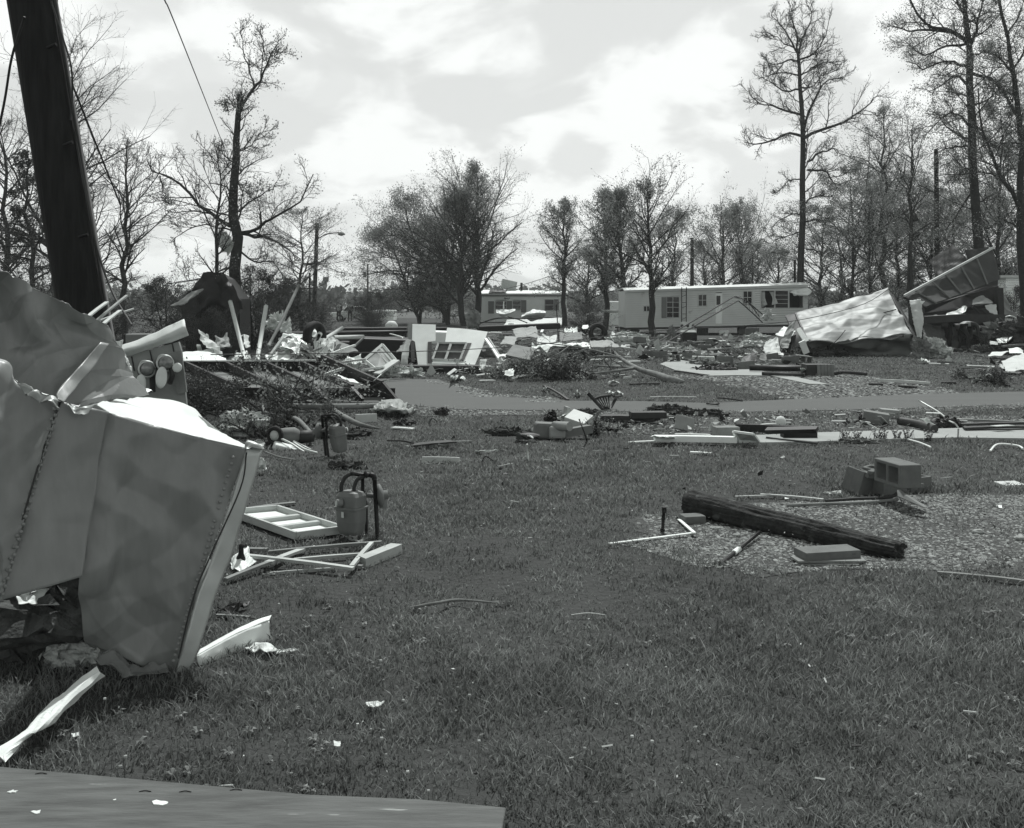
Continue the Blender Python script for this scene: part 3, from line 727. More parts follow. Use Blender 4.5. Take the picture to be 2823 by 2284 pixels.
copy_tree(tw, gb('C', 1010, 82), 1.6, (1.4, .8), 'wide low tree deep in the wood behind the post', grp4)
copy_tree(tw, gb('C', 1290, 78), 4.6, (1.4, .85), 'wide low tree deep in the wood behind the upended trailer', grp4)
# left background
grp5 = 'bare trees behind the leaning pole'
auto_tree('bare_tree', 'tall slim bare tree between the leaning pole and the broken tree', gb('A', 668, 44), ht('A', 770, 44), 0.16, 61, (0.25, 1), 0.22, 34, 8, 6, 45, 0.35, 1, 0.07, .1, group=grp5)
tl = auto_tree('bare_tree', 'large bare tree rising right behind the leaning pole', gb('A', 330, 48), ht('A', 250, 48), 0.22, 62, (0.2, 1), 0.26, 44, 8, 6, 45, 0.3, 1, 0.08, .12, group=grp5)
copy_tree(tl, gb('A', 30, 56), 2.0, (1.0, .85), 'bare tree at the far left edge behind the wire', grp5)
copy_tree(tl, gb('A', 480, 58), 4.0, (.9, .62), 'lower bare tree half hidden by the pole right side', grp5)
auto_tree('evergreen_tree', 'bushy evergreen with a dead pointed leader at the far left', gb('A', 145, 38), ht('A', 780, 38), 0.14, 63, (0.12, .72), 0.30, 40, 8, 5, 70, -0.02, 4, 0.10, .15, prof=lambda t: np.maximum(1.1 - t * 1.1, .15), leafm=m_leafd)
auto_tree('bare_tree', 'thin bare sapling in front of the broken tree', gb('A', 1165, 30), ht('A', 770, 30), 0.09, 64, (0.3, 1), 0.2, 24, 7, 5, 45, 0.3, 1, 0.06, .08, group=grp5)
auto_tree('leafing_tree', 'leafing tree beside the street lamp pole', gb('A', 1605, 58), ht('A', 1130, 58), 0.13, 65, (0.3, 1), 0.36, 32, 8, 6, 55, 0.2, 3, 0.10, .14)
# bushes on the left behind the wreckage
grp6 = 'bushes behind the wreckage on the left'
bs = auto_tree('bush', 'dense bush behind the white posts', gb('E', 760, 34), 2.9, 0.06, 71, (0.02, 1), 0.45, 26, 8, 6, 60, 0.3, 3, 0.06, .1, group=grp6, cat='bush', leafm=m_leafd,
      stems=[[(0, 0, 0), (.1, 0, .3), (.22, 0, .9)], [(0, 0, 0), (-.1, .1, .3), (-.3, .1, .8)], [(0, 0, 0), (0, -.1, .5), (.02, -.1, 1)]], rmin=.006)
def bcopy(z, x, Y, h, w, lab, rz): copy_tree(bs, gb(z, x, Y), rz, (w, h / 2.9), lab, grp6)
bcopy('E', 330, 28, 1.5, .6, 'dark bush standing at the foot of the dark shed', 1)
bcopy('E', 1000, 38, 2.6, .9, 'bush behind the slanting pale post', 2)
bcopy('E', 1250, 44, 1.7, .7, 'loose bush under the street lamp pole', 3)
bcopy('E', 60, 36, 2.6, 1.1, 'bush behind the torn panel with lamp reflectors', 4)
bcopy('E', 1760, 60, 1.3, .7, 'bush right of the parked white car', 5)
bcopy('E', 1780, 64, 2.4, 1.1, 'bush below the left end of the central tree clump', 6)
bcopy('E', 1330, 95, 1.6, .8, 'far bush left of the two distant people', 7)
bcopy('H', 760, 52, 1.6, .9, 'scrubby bush between the two trailers', 8)
bcopy('A', 320, 33, 2.6, 1.0, 'bush at the base of the leaning pole', 9)
bcopy('A', 40, 30, 2.6, 1.0, 'bush at the far left edge behind the crumpled sheet', 10)
bcopy('A', 560, 37, 2.0, 1.0, 'bush between the pole and the slim bare tree', 11)
bcopy('C', 840, 50, 2.0, 1.2, 'bush behind the crumpled metal panel', 12)
bcopy('C', 1420, 46, 2.4, 1.0, 'bush behind the upended trailer at the right', 13)

# far tree line along the horizon
rg = np.random.default_rng(91); m = MB()
for Yd, hh, dens in ((180, 4.5, 150), (320, 6.5, 220), (560, 9, 260)):
    for i in range(dens):
        x = (i / dens - .5) * Yd * 1.7 + rg.uniform(-2, 2)
        h = hh * rg.uniform(.45, 1.05) * (1 + .3 * math.sin(i * .13)); w = hh * rg.uniform(.6, 1.3)
        nf = 60; c = rg.normal(size=(nf, 3)) * np.array([w * .5, w * .5, h * .25]) + np.array([x, Yd + rg.uniform(-8, 8), h * .5]); c[:, 2] = np.clip(c[:, 2], 0.2, h * 1.2)
        a = unit(rg.normal(size=(nf, 3))) * h * .16; b = unit(np.cross(a, rg.normal(size=(nf, 3)))) * h * .13
        m.add(np.stack([c - a, c + b, c + a, c - b], 1).reshape(-1, 3), (np.arange(nf) * 4)[:, None] + np.array([[0, 1, 2, 3]]))
o = m.build('distant_woods', mat('far_leaf', 0.10, 0.3, 0.05, 0.9, 0, island=0.35, transl=.3), origin=(0, 180, 0)); tag(o, 'far-off woods along the horizon', None, None, 'stuff')
# ------------------------------------------------------------ general builders
def PT(p):
    """(frame,x,y) on the ground; (frame,x,y,h) at height h; (frame,x,y,None,Y) at distance Y"""
    if len(p) == 3: return G(*p)
    if len(p) == 4: return G(p[0], p[1], p[2], p[3])
    return W(p[0], p[1], p[2], p[4])
def single(m, name, mats, label, cat, group=None):
    return tag(m.build(name, mats), label, cat, group)
def plank(label, a, b, w, t, m, name='board', cat='board', group=None, roll=0.0, seg=6, warp=0.01, seed=None):
    a, b = PT(a), PT(b)
    sd_ = seed if seed is not None else int(abs(a.x * 131 + a.y * 71 + b.x * 17) * 10) % 99991
    rg = np.random.default_rng(sd_); L = (b - a).length
    x = (b - a) / L; u = Vector((0, 0, 1)) if abs(x.z) < .95 else Vector((0, 1, 0))
    y = u.cross(x).normalized(); z = x.cross(y)
    y, z = y * math.cos(roll) + z * math.sin(roll), z * math.cos(roll) - y * math.sin(roll)
    mb = MB(); R = []
    for i in range(seg + 1):
        s_ = i / seg; c = a + (b - a) * s_ + z * (math.sin(s_ * 3.1) * warp * L * rg.uniform(.7, 1.1)) + y * (math.sin(s_ * 3.1 + 1) * warp * L * .6)
        ww = w * (1 + rg.normal() * .02); sk = rg.uniform(-.25, .25) * w if i in (0, seg) else 0
        R.append([c - y * ww / 2 + z * t / 2 - x * sk, c + y * ww / 2 + z * t / 2 + x * sk, c + y * ww / 2 - z * t / 2 + x * sk, c - y * ww / 2 - z * t / 2 - x * sk])
    v = np.array([[tuple(q) for q in r] for r in R]).reshape(-1, 3); F = []
    for i in range(seg):
        for k in range(4): F.append((i * 4 + k, i * 4 + (k + 1) % 4, i * 4 + 4 + (k + 1) % 4, i * 4 + 4 + k))
    F += [(3, 2, 1, 0), (seg * 4, seg * 4 + 1, seg * 4 + 2, seg * 4 + 3)]
    mb.add(v, F)
    return single(mb, name, m, label, cat, group)
def scrap(label, net, m, amp=0.05, size=0.3, seed=1, n=14, k=14, thick=0.004, edge=0.03, name='metal_scrap', cat='scrap', group=None, soft=0.0, parent=None):
    mb = MB(); S = surf([[PT(p) for p in r] for r in net], n, k, amp, size, seed, soft, edge)
    if parent is None: S[..., 2] = np.maximum(S[..., 2], (0.045 if k >= 20 else 0.006) + 0.01 * (seed % 3))
    mb.grid(S, thick=thick, smooth=False)
    if parent is not None:
        o = mb.build(name, m, parent)
        if label: o['label'] = label
        return o
    return single(mb, name, m, label, cat, group)
def rod(label, pts, r, m, name='pipe', cat='pipe', n=8, group=None, k=None):
    mb = MB(); q = [PT(p) for p in pts]
    fr_ = lambda x: x * .55 if x > .0135 else x * .75 if m is MATS.get('wire') else x
    r = [fr_(x) for x in r] if isinstance(r, (list, tuple)) else fr_(r)
    if len(q) > 2: q = smooth_path(q, k or len(q) * 4)
    mb.tube(q, r if not isinstance(r, (list, tuple)) else list(catmull(np.array(r, float)[:, None], len(q))[:, 0]), n)
    return single(mb, name, m, label, cat, group)
def lump(label, p, size, m, seed, name='insulation_clump', cat='insulation', rough=0.5, n=22, group=None, rot=0.0, parent=None):
    """torn soft mass: ragged ellipsoid resting on the ground"""
    c = PT(p); a = np.linspace(0, math.pi, n); b = np.linspace(0, 2 * math.pi, n * 2)
    A, B = np.meshgrid(a, b, indexing='ij'); D = np.stack([np.sin(A) * np.cos(B), np.sin(A) * np.sin(B), np.cos(A)], -1)
    r = 1 + rough * vnoise(D * 2.2 + seed, seed, 4) * .6 + rough * .25 * np.abs(vnoise(D * 7, seed + 3, 2))
    P = D * r[..., None] * np.array(size) * .5
    ca, sa = math.cos(rot), math.sin(rot)
    P = np.stack([P[..., 0] * ca - P[..., 1] * sa, P[..., 0] * sa + P[..., 1] * ca, P[..., 2]], -1)
    P[..., 2] += size[2] * .38; P += np.array(c); P[..., 2] = np.maximum(P[..., 2], c.z - .02)
    P = np.array(c) + (P - np.array(c)) * np.array([.82, .82, .8])
    mb = MB(); mb.grid(P, smooth=False)
    if rough > .45:
        rg = np.random.default_rng(seed); N_ = 150; i_ = rg.integers(1, n - 1, N_); j_ = rg.integers(0, 2 * n, N_); q = P[i_, j_]
        s_ = (np.mean(size) * rg.uniform(.05, .2, N_))[:, None]; u_ = unit(rg.normal(size=(N_, 3))); v_ = unit(np.cross(u_, rg.normal(size=(N_, 3)))); w_ = np.cross(u_, v_)
        V_ = np.stack([q - u_ * s_, q + v_ * s_ * .5 + w_ * s_ * .3, q + u_ * s_, q - v_ * s_ * .5 + w_ * s_ * .2], 1); V_[..., 2] = np.maximum(V_[..., 2], .005)
        mb.add(V_.reshape(-1, 3), np.concatenate([(np.arange(N_) * 4)[:, None] + np.array([[0, 1, 2]]), (np.arange(N_) * 4)[:, None] + np.array([[0, 2, 3]])]))
    if parent is not None: return mb.build(name, m, parent)
    return single(mb, name, m, label, cat, group)
def bevel(o, w=0.004, seg=1):
    b = o.modifiers.new('bevel', 'BEVEL'); b.width = w; b.segments = seg; b.limit_method = 'ANGLE'; b.angle_limit = math.radians(40)
    return o

# concrete block, cores along local z, origin at its centre
def block_mesh(l=.39, w=.19, h=.19):
    xs = [-l / 2, -l / 2 + .034, -.017, .017, l / 2 - .034, l / 2]; ys = [-w / 2, -w / 2 + .03, w / 2 - .03, w / 2]
    full = lambda i, j: 0 <= i < 5 and 0 <= j < 3 and not (j == 1 and i in (1, 3))
    vid = {}; V = []; F = []
    def v(i, j, k):
        if (i, j, k) not in vid: vid[(i, j, k)] = len(V); V.append((xs[i], ys[j], h / 2 if k else -h / 2))
        return vid[(i, j, k)]
    for i in range(5):
        for j in range(3):
            if not full(i, j): continue
            F.append((v(i, j, 1), v(i + 1, j, 1), v(i + 1, j + 1, 1), v(i, j + 1, 1)))
            F.append((v(i, j + 1, 0), v(i + 1, j + 1, 0), v(i + 1, j, 0), v(i, j, 0)))
            if not full(i - 1, j): F.append((v(i, j + 1, 0), v(i, j, 0), v(i, j, 1), v(i, j + 1, 1)))
            if not full(i + 1, j): F.append((v(i + 1, j, 0), v(i + 1, j + 1, 0), v(i + 1, j + 1, 1), v(i + 1, j, 1)))
            if not full(i, j - 1): F.append((v(i, j, 0), v(i + 1, j, 0), v(i + 1, j, 1), v(i, j, 1)))
            if not full(i, j + 1): F.append((v(i + 1, j + 1, 0), v(i, j + 1, 0), v(i, j + 1, 1), v(i + 1, j + 1, 1)))
    return V, F
_bv, _bf = block_mesh()
_blk = None
def block(label, p, rot=(0, 0, 0), z=0.095, group=None, sc=(1, 1, 1), m=None, tilt=0):
    global _blk
    c = PT(p); M = Matrix.Translation((c.x, c.y, c.z + z)) @ Matrix.Rotation(math.radians(tilt), 4, 'Y') @ Euler([math.radians(a) for a in rot]).to_matrix().to_4x4() @ Matrix.Diagonal((*sc, 1))
    if _blk is None:
        mb = MB(); mb.add(_bv, _bf); o = mb.build('concrete_block', m_conc, M=M); bevel(o, .005); _blk = o
    else:
        o = _blk.copy(); COL.objects.link(o); o.matrix_world = M
    if m: 
        o.data = o.data.copy(); o.data.materials[0] = m
    return tag(o, label, 'concrete block', group)
def solid_block(label, p, size, rot=(0, 0, 0), z=None, name='solid_block', cat='concrete block', m=None, group=None, bv=.006):
    c = PT(p); mb = MB(); mb.box((0, 0, 0), size)
    M = Matrix.Translation((c.x, c.y, c.z + (size[2] / 2 if z is None else z))) @ Euler([math.radians(a) for a in rot]).to_matrix().to_4x4()
    o = mb.build(name, m or m_conc, M=M); bevel(o, bv, 2)
    return tag(o, label, cat, group)

def skin(name, V, E, R, m, parent, sub=2):
    me = bpy.data.meshes.new(name); me.from_pydata([tuple(v) for v in V], E, []); me.materials.append(m)
    o = bpy.data.objects.new(name, me); COL.objects.link(o)
    if parent: o.parent = parent
    s = o.modifiers.new('skin', 'SKIN'); s.use_smooth_shade = True
    if not me.skin_vertices: me.attributes  # layer is made by the modifier in the interface only
    if not me.skin_vertices:
        import bmesh
        bm = bmesh.new(); bm.from_mesh(me); lay = bm.verts.layers.skin.verify(); bm.to_mesh(me); bm.free()
    for i, sv in enumerate(me.skin_vertices[0].data):
        sv.radius = (R[i], R[i]) if not isinstance(R[i], tuple) else R[i]; sv.use_root = (i == 0)
    u = o.modifiers.new('sub', 'SUBSURF'); u.levels = sub; u.render_levels = sub
    return o

# siding wall in the plane Y=const: rows of lapped boards with real openings
def siding(mb, x0, x1, zb, zt, Y, row, holes, flare=0.03):
    """zb, zt: functions of x; holes: (xa, xb, za, zc)"""
    H = (zt(x0) - zb(x0) + zt(x1) - zb(x1)) / 2; nrow = max(1, int(round(H / row)))
    for r in range(nrow):
        a, b = (r + (.09 if row < .3 else 0)) / nrow, (r + 1) / nrow
        zm = zb(x0) + (zt(x0) - zb(x0)) * (a + b) / 2
        cuts = sorted([(h[0], h[1]) for h in holes if h[2] - row * .4 < (zb((h[0] + h[1]) / 2) + (zt((h[0] + h[1]) / 2) - zb((h[0] + h[1]) / 2)) * (a + b) / 2) < h[3] + row * .1])
        xs_ = x0
        segs = []
        for c in cuts:
            if c[0] > xs_: segs.append((xs_, c[0]))
            xs_ = max(xs_, c[1])
        if xs_ < x1: segs.append((xs_, x1))
        for p, q in segs:
            f = lambda x, t_: zb(x) + (zt(x) - zb(x)) * t_
            mb.add([(p, Y - flare, f(p, a)), (q, Y - flare, f(q, a)), (q, Y, f(q, b)), (p, Y, f(p, b)), (p, Y, f(p, a)), (q, Y, f(q, a))], [(0, 1, 2, 3), (4, 5, 1, 0)])
def rect_frame(mb, x0, x1, z0, z1, Y, w=0.05, d=0.04):
    mb.box(((x0 + x1) / 2, Y, z1 + w / 2), (x1 - x0 + 2 * w, d, w)); mb.box(((x0 + x1) / 2, Y, z0 - w / 2), (x1 - x0 + 2 * w, d, w))
    mb.box((x0 - w / 2, Y, (z0 + z1) / 2), (w, d, z1 - z0)); mb.box((x1 + w / 2, Y, (z0 + z1) / 2), (w, d, z1 - z0))
m_siding = mat('trailer_siding', 0.58, 0.08, 1.2, 0.6, 0.05, spots=(1.1, .68, .30))
m_siding2 = mat('trailer_wall_plain', 0.82, 0.05, 1.2, 0.6, 0.05, spots=(1.6, .7, .6))
m_shutter = mat('shutter_paint', 0.17, 0.1, 5, 0.7, 0.1)
m_roof = mat('roof_metal', 0.55, 0.12, 2, 0.6, 0.05)
m_curt = mat('curtain', 0.62, 0.1, 8, 0.9, 0.1, transl=.3)

# ------------------------------------------------------------ long trailer on the right
YT = 52.0
def xq(x): return W('Q', x, 500, YT).x
def zq(y): return W('Q', 0, y, YT).z
XA, XB = W('H', 1160, 0, YT).x, xq(1998)
zb = lambda x: zq(690) + (zq(645) - zq(690)) * (x - XA) / (XB - XA)
zt = lambda x: zq(235) + (zq(165) - zq(235)) * (x - XA) / (XB - XA)
t = thing('mobile_home', 'long pale trailer home with lapped siding, torn right corner and broken picture window', 'mobile home', ((XA + XB) / 2, YT + 1.8, 0))
wins = [(W('H', 1342, 0, YT).x, W('H', 1395, 0, YT).x, W('H', 0, 208, YT).z, W('H', 0, 162, YT).z), (xq(262), xq(408), zq(562), zq(312)), (xq(652), xq(745), zq(418), zq(280)), (xq(1205), xq(1305), zq(390), zq(242))]
pic = (xq(1425), xq(1935), zq(443), zq(235)); door = (xq(862), xq(942), zq(638), zq(262))
mb = MB(); siding(mb, XA, XB, zb, zt, YT, 0.12, wins + [pic, door])
D_ = 3.4
mb.grid(np.array([[(XA, YT + D_, zb(XA)), (XB, YT + D_, zb(XB))], [(XA, YT + D_, zt(XA)), (XB, YT + D_, zt(XB))]]))
for xx, dr in ((XA, 1), (XB, -1)):
    mb.add([(xx, YT, zb(xx)), (xx, YT + D_, zb(xx)), (xx, YT + D_, zt(xx)), (xx, YT, zt(xx))], [(0, 1, 2, 3)])
mb.build('wall', m_siding, t)
mb = MB(); mb.add([(XA, YT, zb(XA)), (XB, YT, zb(XB)), (XB, YT + D_, zb(XB)), (XA, YT + D_, zb(XA))], [(0, 1, 2, 3)]); mb.beam((XA, YT + .03, zb(XA) - .06), (XB, YT + .03, zb(XB) - .06), .05, .1); mb.build('floor', m_dark, t)
mb = MB()
for x_, y_ in [(XA - .06, 0)]:
    P = np.array([[(XA - .08, YT - .1, zt(XA) + .02), (XA - .08, YT + .9, zt(XA) + .16), (XA - .08, YT + D_ + .1, zt(XA) + .1)], [(XB + .02, YT - .1, zt(XB) + .02), (XB + .02, YT + .9, zt(XB) + .16), (XB + .02, YT + D_ + .1, zt(XB) + .1)]])
    mb.grid(surf(P.tolist(), 40, 12, .03, .8, 3), thick=.05)
mb.beam((XA, YT - .06, zt(XA) - .03), (XB, YT - .06, zt(XB) - .03), .03, .13)
mb.build('roof', m_roof, t)
for i, w_ in enumerate(wins):
    f = MB(); rect_frame(f, *w_, YT - .02); f.box(((w_[0] + w_[1]) / 2, YT - .01, (w_[2] + w_[3]) / 2), (.03, .03, w_[3] - w_[2]))
    if i == 1:
        for k in (1, 2, 3): f.box(((w_[0] + w_[1]) / 2, YT - .012, w_[2] + (w_[3] - w_[2]) * k / 4), (w_[1] - w_[0], .02, .025))
    if i in (2, 3): f.box(((w_[0] + w_[1]) / 2, YT - .012, (w_[2] + w_[3]) / 2), (w_[1] - w_[0], .02, .03))
    fo = f.build('window', m_offw, t)
    g_ = MB(); g_.box(((w_[0] + w_[1]) / 2, YT + .04, (w_[2] + w_[3]) / 2), (w_[1] - w_[0] + .02, .01, w_[3] - w_[2] + .02)); g_.build('pane', m_glass, fo)
f = MB(); rect_frame(f, *pic, YT - .02, .06)
for q in (1590, 1762): f.box((xq(q), YT - .01, (pic[2] + pic[3]) / 2), (.07, .04, pic[3] - pic[2]))
for k in (1, 2, 3): f.box(((xq(1590) + xq(1762)) / 2, YT, pic[2] + (pic[3] - pic[2]) * k / 4), (xq(1762) - xq(1590) - .07, .02, .02))
fo = f.build('window', m_offw, t); fo['label'] = 'broken wide picture window with blown-out curtains'
g_ = MB(); g_.box(((xq(1600) + xq(1755)) / 2, YT + .03, (pic[2] + pic[3]) / 2), (xq(1755) - xq(1600), .01, pic[3] - pic[2])); g_.build('pane', m_glass, fo)
c_ = MB(); c_.grid(surf([[W('Q', 1428, 240, YT + .1), W('Q', 1470, 240, YT + .1)], [W('Q', 1428, 340, YT + .1), W('Q', 1475, 330, YT + .02)], [W('Q', 1432, 438, YT + .1), W('Q', 1500, 405, YT - .05)]], 16, 10, .05, .2, 4), thick=.005); c_.build('curtain', m_curt, fo)
c_ = MB(); c_.grid(surf([[W('Q', 1520, 240, YT + .1), W('Q', 1585, 245, YT + .1)], [W('Q', 1560, 320, YT + .05), W('Q', 1600, 310, YT + .02)], [W('Q', 1555, 410, YT - .05), W('Q', 1632, 392, YT - .1)]], 16, 10, .05, .2, 5), thick=.005)
c_.build('curtain', m_curt, fo)
c_ = MB(); c_.grid(surf([[W('Q', 1770, 240, YT - .05), W('Q', 1860, 225, YT - .08), W('Q', 1990, 195, YT - .3)], [W('Q', 1800, 262, YT - .1), W('Q', 1880, 268, YT - .2), W('Q', 2048, 240, YT - .5)], [W('Q', 1830, 285, YT - .05), W('Q', 1900, 300, YT - .2), W('Q', 2000, 290, YT - .5)]], 16, 16, .08, .3, 6), thick=.006)
o = c_.build('torn_corner_panel', m_white, t)
mb = MB(); mb.box(((xq(1430) + xq(1990)) / 2, YT + 1.4, (zq(640) + zq(200)) / 2), (xq(1990) - xq(1430), .05, zq(200) - zq(640))); mb.build('room_shade_wall', m_dark, t)  # dark colour gives the unlit room behind the picture window
mb = MB(); mb.box(((door[0] + door[1]) / 2, YT + .01, (door[2] + door[3]) / 2), (door[1] - door[0], .04, door[3] - door[2])); rect_frame(mb, door[0] + .03, door[1] - .03, door[2] + .03, door[3] - .03, YT - .02, .03, .02)
do = mb.build('door', m_siding2, t)
mb = MB(); mb.box(((xq(872) + xq(920)) / 2, YT - .025, (zq(295) + zq(408)) / 2), (xq(920) - xq(872), .02, zq(295) - zq(408))); mb.build('pane', m_glass, do)
mb = MB(); mb.box((xq(930), YT - .04, zq(460)), (.04, .05, .08)); mb.build('handle', m_grey, do)
mb = MB(); w_ = (xq(195), xq(258), zq(568), zq(312)); mb.box(((w_[0] + w_[1]) / 2, YT - .03, (w_[2] + w_[3]) / 2), (w_[1] - w_[0], .03, w_[3] - w_[2])); mb.build('shutter', m_shutter, t)
for i, xx in enumerate(np.linspace(XA + .5, XB - .5, 4)):
    mb = MB(); mb.box((xx, YT + .5 + (i % 2) * .4, zb(xx) / 2), (.4, .4, zb(xx) - .02)); o = mb.build('pier', m_conc, t)
# ladder mast beside the wall
mb = MB(); lx = [xq(428), xq(485)]
for k, xx in enumerate(lx): mb.tube([(xx, YT - .35, 0), (xx + .02, YT - .3, zq(215) + .1)], .025, 6)
for k in range(9):
    z_ = .2 + k * .3; mb.tube([(lx[0], YT - .34, z_), (lx[1], YT - .34, z_ + (.0 if k % 2 else .12))], .014, 5)
single(mb, 'lattice_mast', m_dark, 'upright ladder-like lattice mast standing against the long trailer wall', 'mast')
# rubbish under the trailer
for i, (x_, y_, w_, h_, mm, lab) in enumerate([(700, 735, .6, .35, m_dark, 'dark slatted crate under the long trailer left of the door'), (965, 762, .5, .22, m_white, 'small white panel leaning under the long trailer below the door'), (1310, 735, .8, .35, m_midgrey, 'grey board propped under the long trailer below the picture window')]):
    c = W('Q', x_, y_, YT - .25 - .05 * i); mb = MB(); mb.box((0, 0, 0), (w_, .05, h_))
    if i == 0:
        for q in range(5): mb.box((-.24 + q * .12, -.04, 0), (.05, .03, h_ * .96))
    o = mb.build('panel' if i else 'crate', mm, M=LM((c.x, c.y, h_ / 2 + .01), (.15, 0, .1 * i))); bevel(o, .01); tag(o, lab, 'panel' if i else 'crate')

# ------------------------------------------------------------ small trailer in the middle
YS = 84.0
def xr(x): return W('R', x, 0, YS).x
def zr(y): return W('R', 0, y, YS).z
XA, XB = xr(75), xr(1130); z0_, z1_ = 0.12, zr(180)
t = thing('mobile_home', 'small plain white trailer home with grey shutters and debris on its roof, seen between trees', 'mobile home', ((XA + XB) / 2, YS + 1.7, 0))
w1 = (xr(285), xr(410), zr(352), zr(265)); w2 = (xr(490), xr(580), zr(352), zr(262)); w3 = (xr(870), xr(970), zr(368), zr(245))
mb = MB(); siding(mb, XA, XB, lambda x: z0_, lambda x: z1_, YS, 0.5, [w1, w2, w3], 0.003)
for xx in (XA, XB): mb.add([(xx, YS, z0_), (xx, YS + 3.4, z0_), (xx, YS + 3.4, z1_), (xx, YS, z1_)], [(0, 1, 2, 3)])
mb.add([(XA, YS + 3.4, z0_), (XB, YS + 3.4, z0_), (XB, YS + 3.4, z1_), (XA, YS + 3.4, z1_)], [(0, 1, 2, 3)])
mb.build('wall', m_siding2, t)
mb = MB(); P = np.array([[(XA - .1, YS - .12, z1_ + .02), (XA - .1, YS + 1.7, z1_ + .42), (XA - .1, YS + 3.6, z1_ + .1)], [(XB + .1, YS - .12, z1_ + .02), (XB + .1, YS + 1.7, z1_ + .30), (XB + .1, YS + 3.6, z1_ + .1)]])
mb.grid(surf(P.tolist(), 30, 14, .03, .8, 3), thick=.06); mb.build('roof', m_white, t)
mb = MB(); mb.beam((XA - .05, YS - .08, z1_ - .06), (XB + .05, YS - .08, z1_ - .06), .05, .26); mb.build('fascia', m_shutter, t)
for w_ in (w1, w2, w3):
    f = MB(); rect_frame(f, *w_, YS - .03, .06); f.box(((w_[0] + w_[1]) / 2, YS - .02, (w_[2] + w_[3]) / 2), (w_[1] - w_[0], .03, .05)); fo = f.build('window', m_offw, t)
    g_ = MB(); g_.box(((w_[0] + w_[1]) / 2, YS + .03, (w_[2] + w_[3]) / 2), (w_[1] - w_[0] + .02, .02, w_[3] - w_[2] + .02)); g_.build('pane', m_glass, fo)
for a, b, c, d in ((198, 265, 408, 262), (585, 648, 395, 250), (415, 480, 400, 258), (975, 1032, 370, 237)):
    mb = MB(); mb.box(((xr(a) + xr(b)) / 2, YS - .04, (zr(c) + zr(d)) / 2), (xr(b) - xr(a), .04, zr(d) - zr(c))); mb.build('shutter', m_shutter, t)
mb = MB(); mb.tube(smooth_path([W('R', 385, 232, YS - .05), W('R', 398, 222, YS - .05), W('R', 405, 236, YS - .05), W('R', 420, 226, YS - .05), W('R', 432, 236, YS - .05), W('R', 452, 226, YS - .05)], 24), .03, 5); mb.build('script_emblem', m_dark, t)
scrap('dark flat panel lying on the small trailer roof', [[W_ for W_ in (('R', 215, 130, None, YS + .4), ('R', 420, 125, None, YS + .4))], [('R', 205, 160, None, YS + .1), ('R', 405, 152, None, YS + .1)]], m_dark, .05, .5, 3, thick=.1)
solid_block('pale tilted box lying on top of the small trailer roof', ('R', 440, 70, None, YS + 1.8), (1.3, .6, .8), (0, 12, 10), 0, 'crate', 'crate', m_offw)
mb = MB(); mb.tube([(xr(593), YS + 1.5, z1_ + .2), (xr(593), YS + 1.5, zr(40))], .11, 8); single(mb, 'vent_pipe', m_dark, 'short dark vent pipe on the small trailer roof', 'pipe')
scrap('long pale wall panel fallen flat in front of the small trailer', [[('R', 420, 480, None, 80), ('R', 1090, 455, None, 80)], [('R', 380, 560, None, 74), ('R', 1120, 540, None, 74)]], m_siding, .1, .8, 8, thick=.06, name='wall_panel', cat='wall panel')
scrap('white curled sheet like a boat hull in front of the small trailer windows', [[('R', 288, 358, None, 72), ('R', 400, 362, None, 72), ('R', 518, 356, None, 72)], [('R', 300, 400, None, 71), ('R', 400, 412, None, 71), ('R', 515, 375, None, 71)], [('R', 350, 440, None, 71.5), ('R', 380, 448, None, 71.5), ('R', 500, 392, None, 71.5)]], m_white, .05, .5, 9, name='curled_sheet')
scrap('white puffed sheet bundle caught on branches before the small trailer', [[('R', 620, 420, None, 72), ('R', 730, 362, None, 72), ('R', 865, 372, None, 72)], [('R', 590, 445, None, 70.5), ('R', 720, 400, None, 70.3), ('R', 880, 395, None, 70.5)], [('R', 620, 465, None, 71), ('R', 720, 492, None, 71.4), ('R', 860, 450, None, 71)]], m_white, .12, .6, 10, soft=.06, name='curled_sheet')
rod('thin white post above the curled sheet before the small trailer', [('R', 380, 262, None, 72), ('R', 378, 356, None, 72)], .08, m_white, 'post', 'post')
rod('leafless snapped limbs under the white puffed sheet', [('R', 0, 560, None, 72), ('R', 300, 465, None, 71), ('R', 600, 470, None, 70), ('R', 900, 455, None, 70), ('R', 1080, 450, None, 71)], [.10, .09, .07, .06, .04], m_bark, 'branch', 'branch')
rod('slender broken branch arching off the white puffed sheet', [('R', 430, 445, None, 71), ('R', 560, 480, None, 70), ('R', 660, 520, None, 70)], .07, m_bark, 'branch', 'branch')
rod('thin dark stake standing in the rubble before the small trailer', [('R', 1003, 300, None, 40), ('R', 1030, 740, None, 40)], [.035, .045], m_dark, 'stake', 'stake')
# far strip between: another trailer's end seen past the tree
mb = MB(); a = W('R', 1640, 270, 66); b = W('R', 1820, 520, 66); mb.box(((a.x + b.x) / 2, 67.5, (a.z + .1) / 2 + .05), (b.x - a.x, 3, a.z - .1))
o = bevel(single(mb, 'mobile_home', m_siding2, 'pale trailer end glimpsed behind the two close trunks', 'mobile home'), .05)
scrap('grey buckled sheet slanting beside the trees between the trailers', [[('R', 1360, 400, None, 56), ('R', 1520, 375, None, 56)], [('R', 1340, 500, None, 55), ('R', 1420, 470, None, 55)]], m_midgrey, .1, .5, 12)
rod('level pale beam propped between the two close trunks', [('R', 1530, 382, None, 58), ('R', 1790, 378, None, 58)], .16, m_offw, 'beam', 'beam')
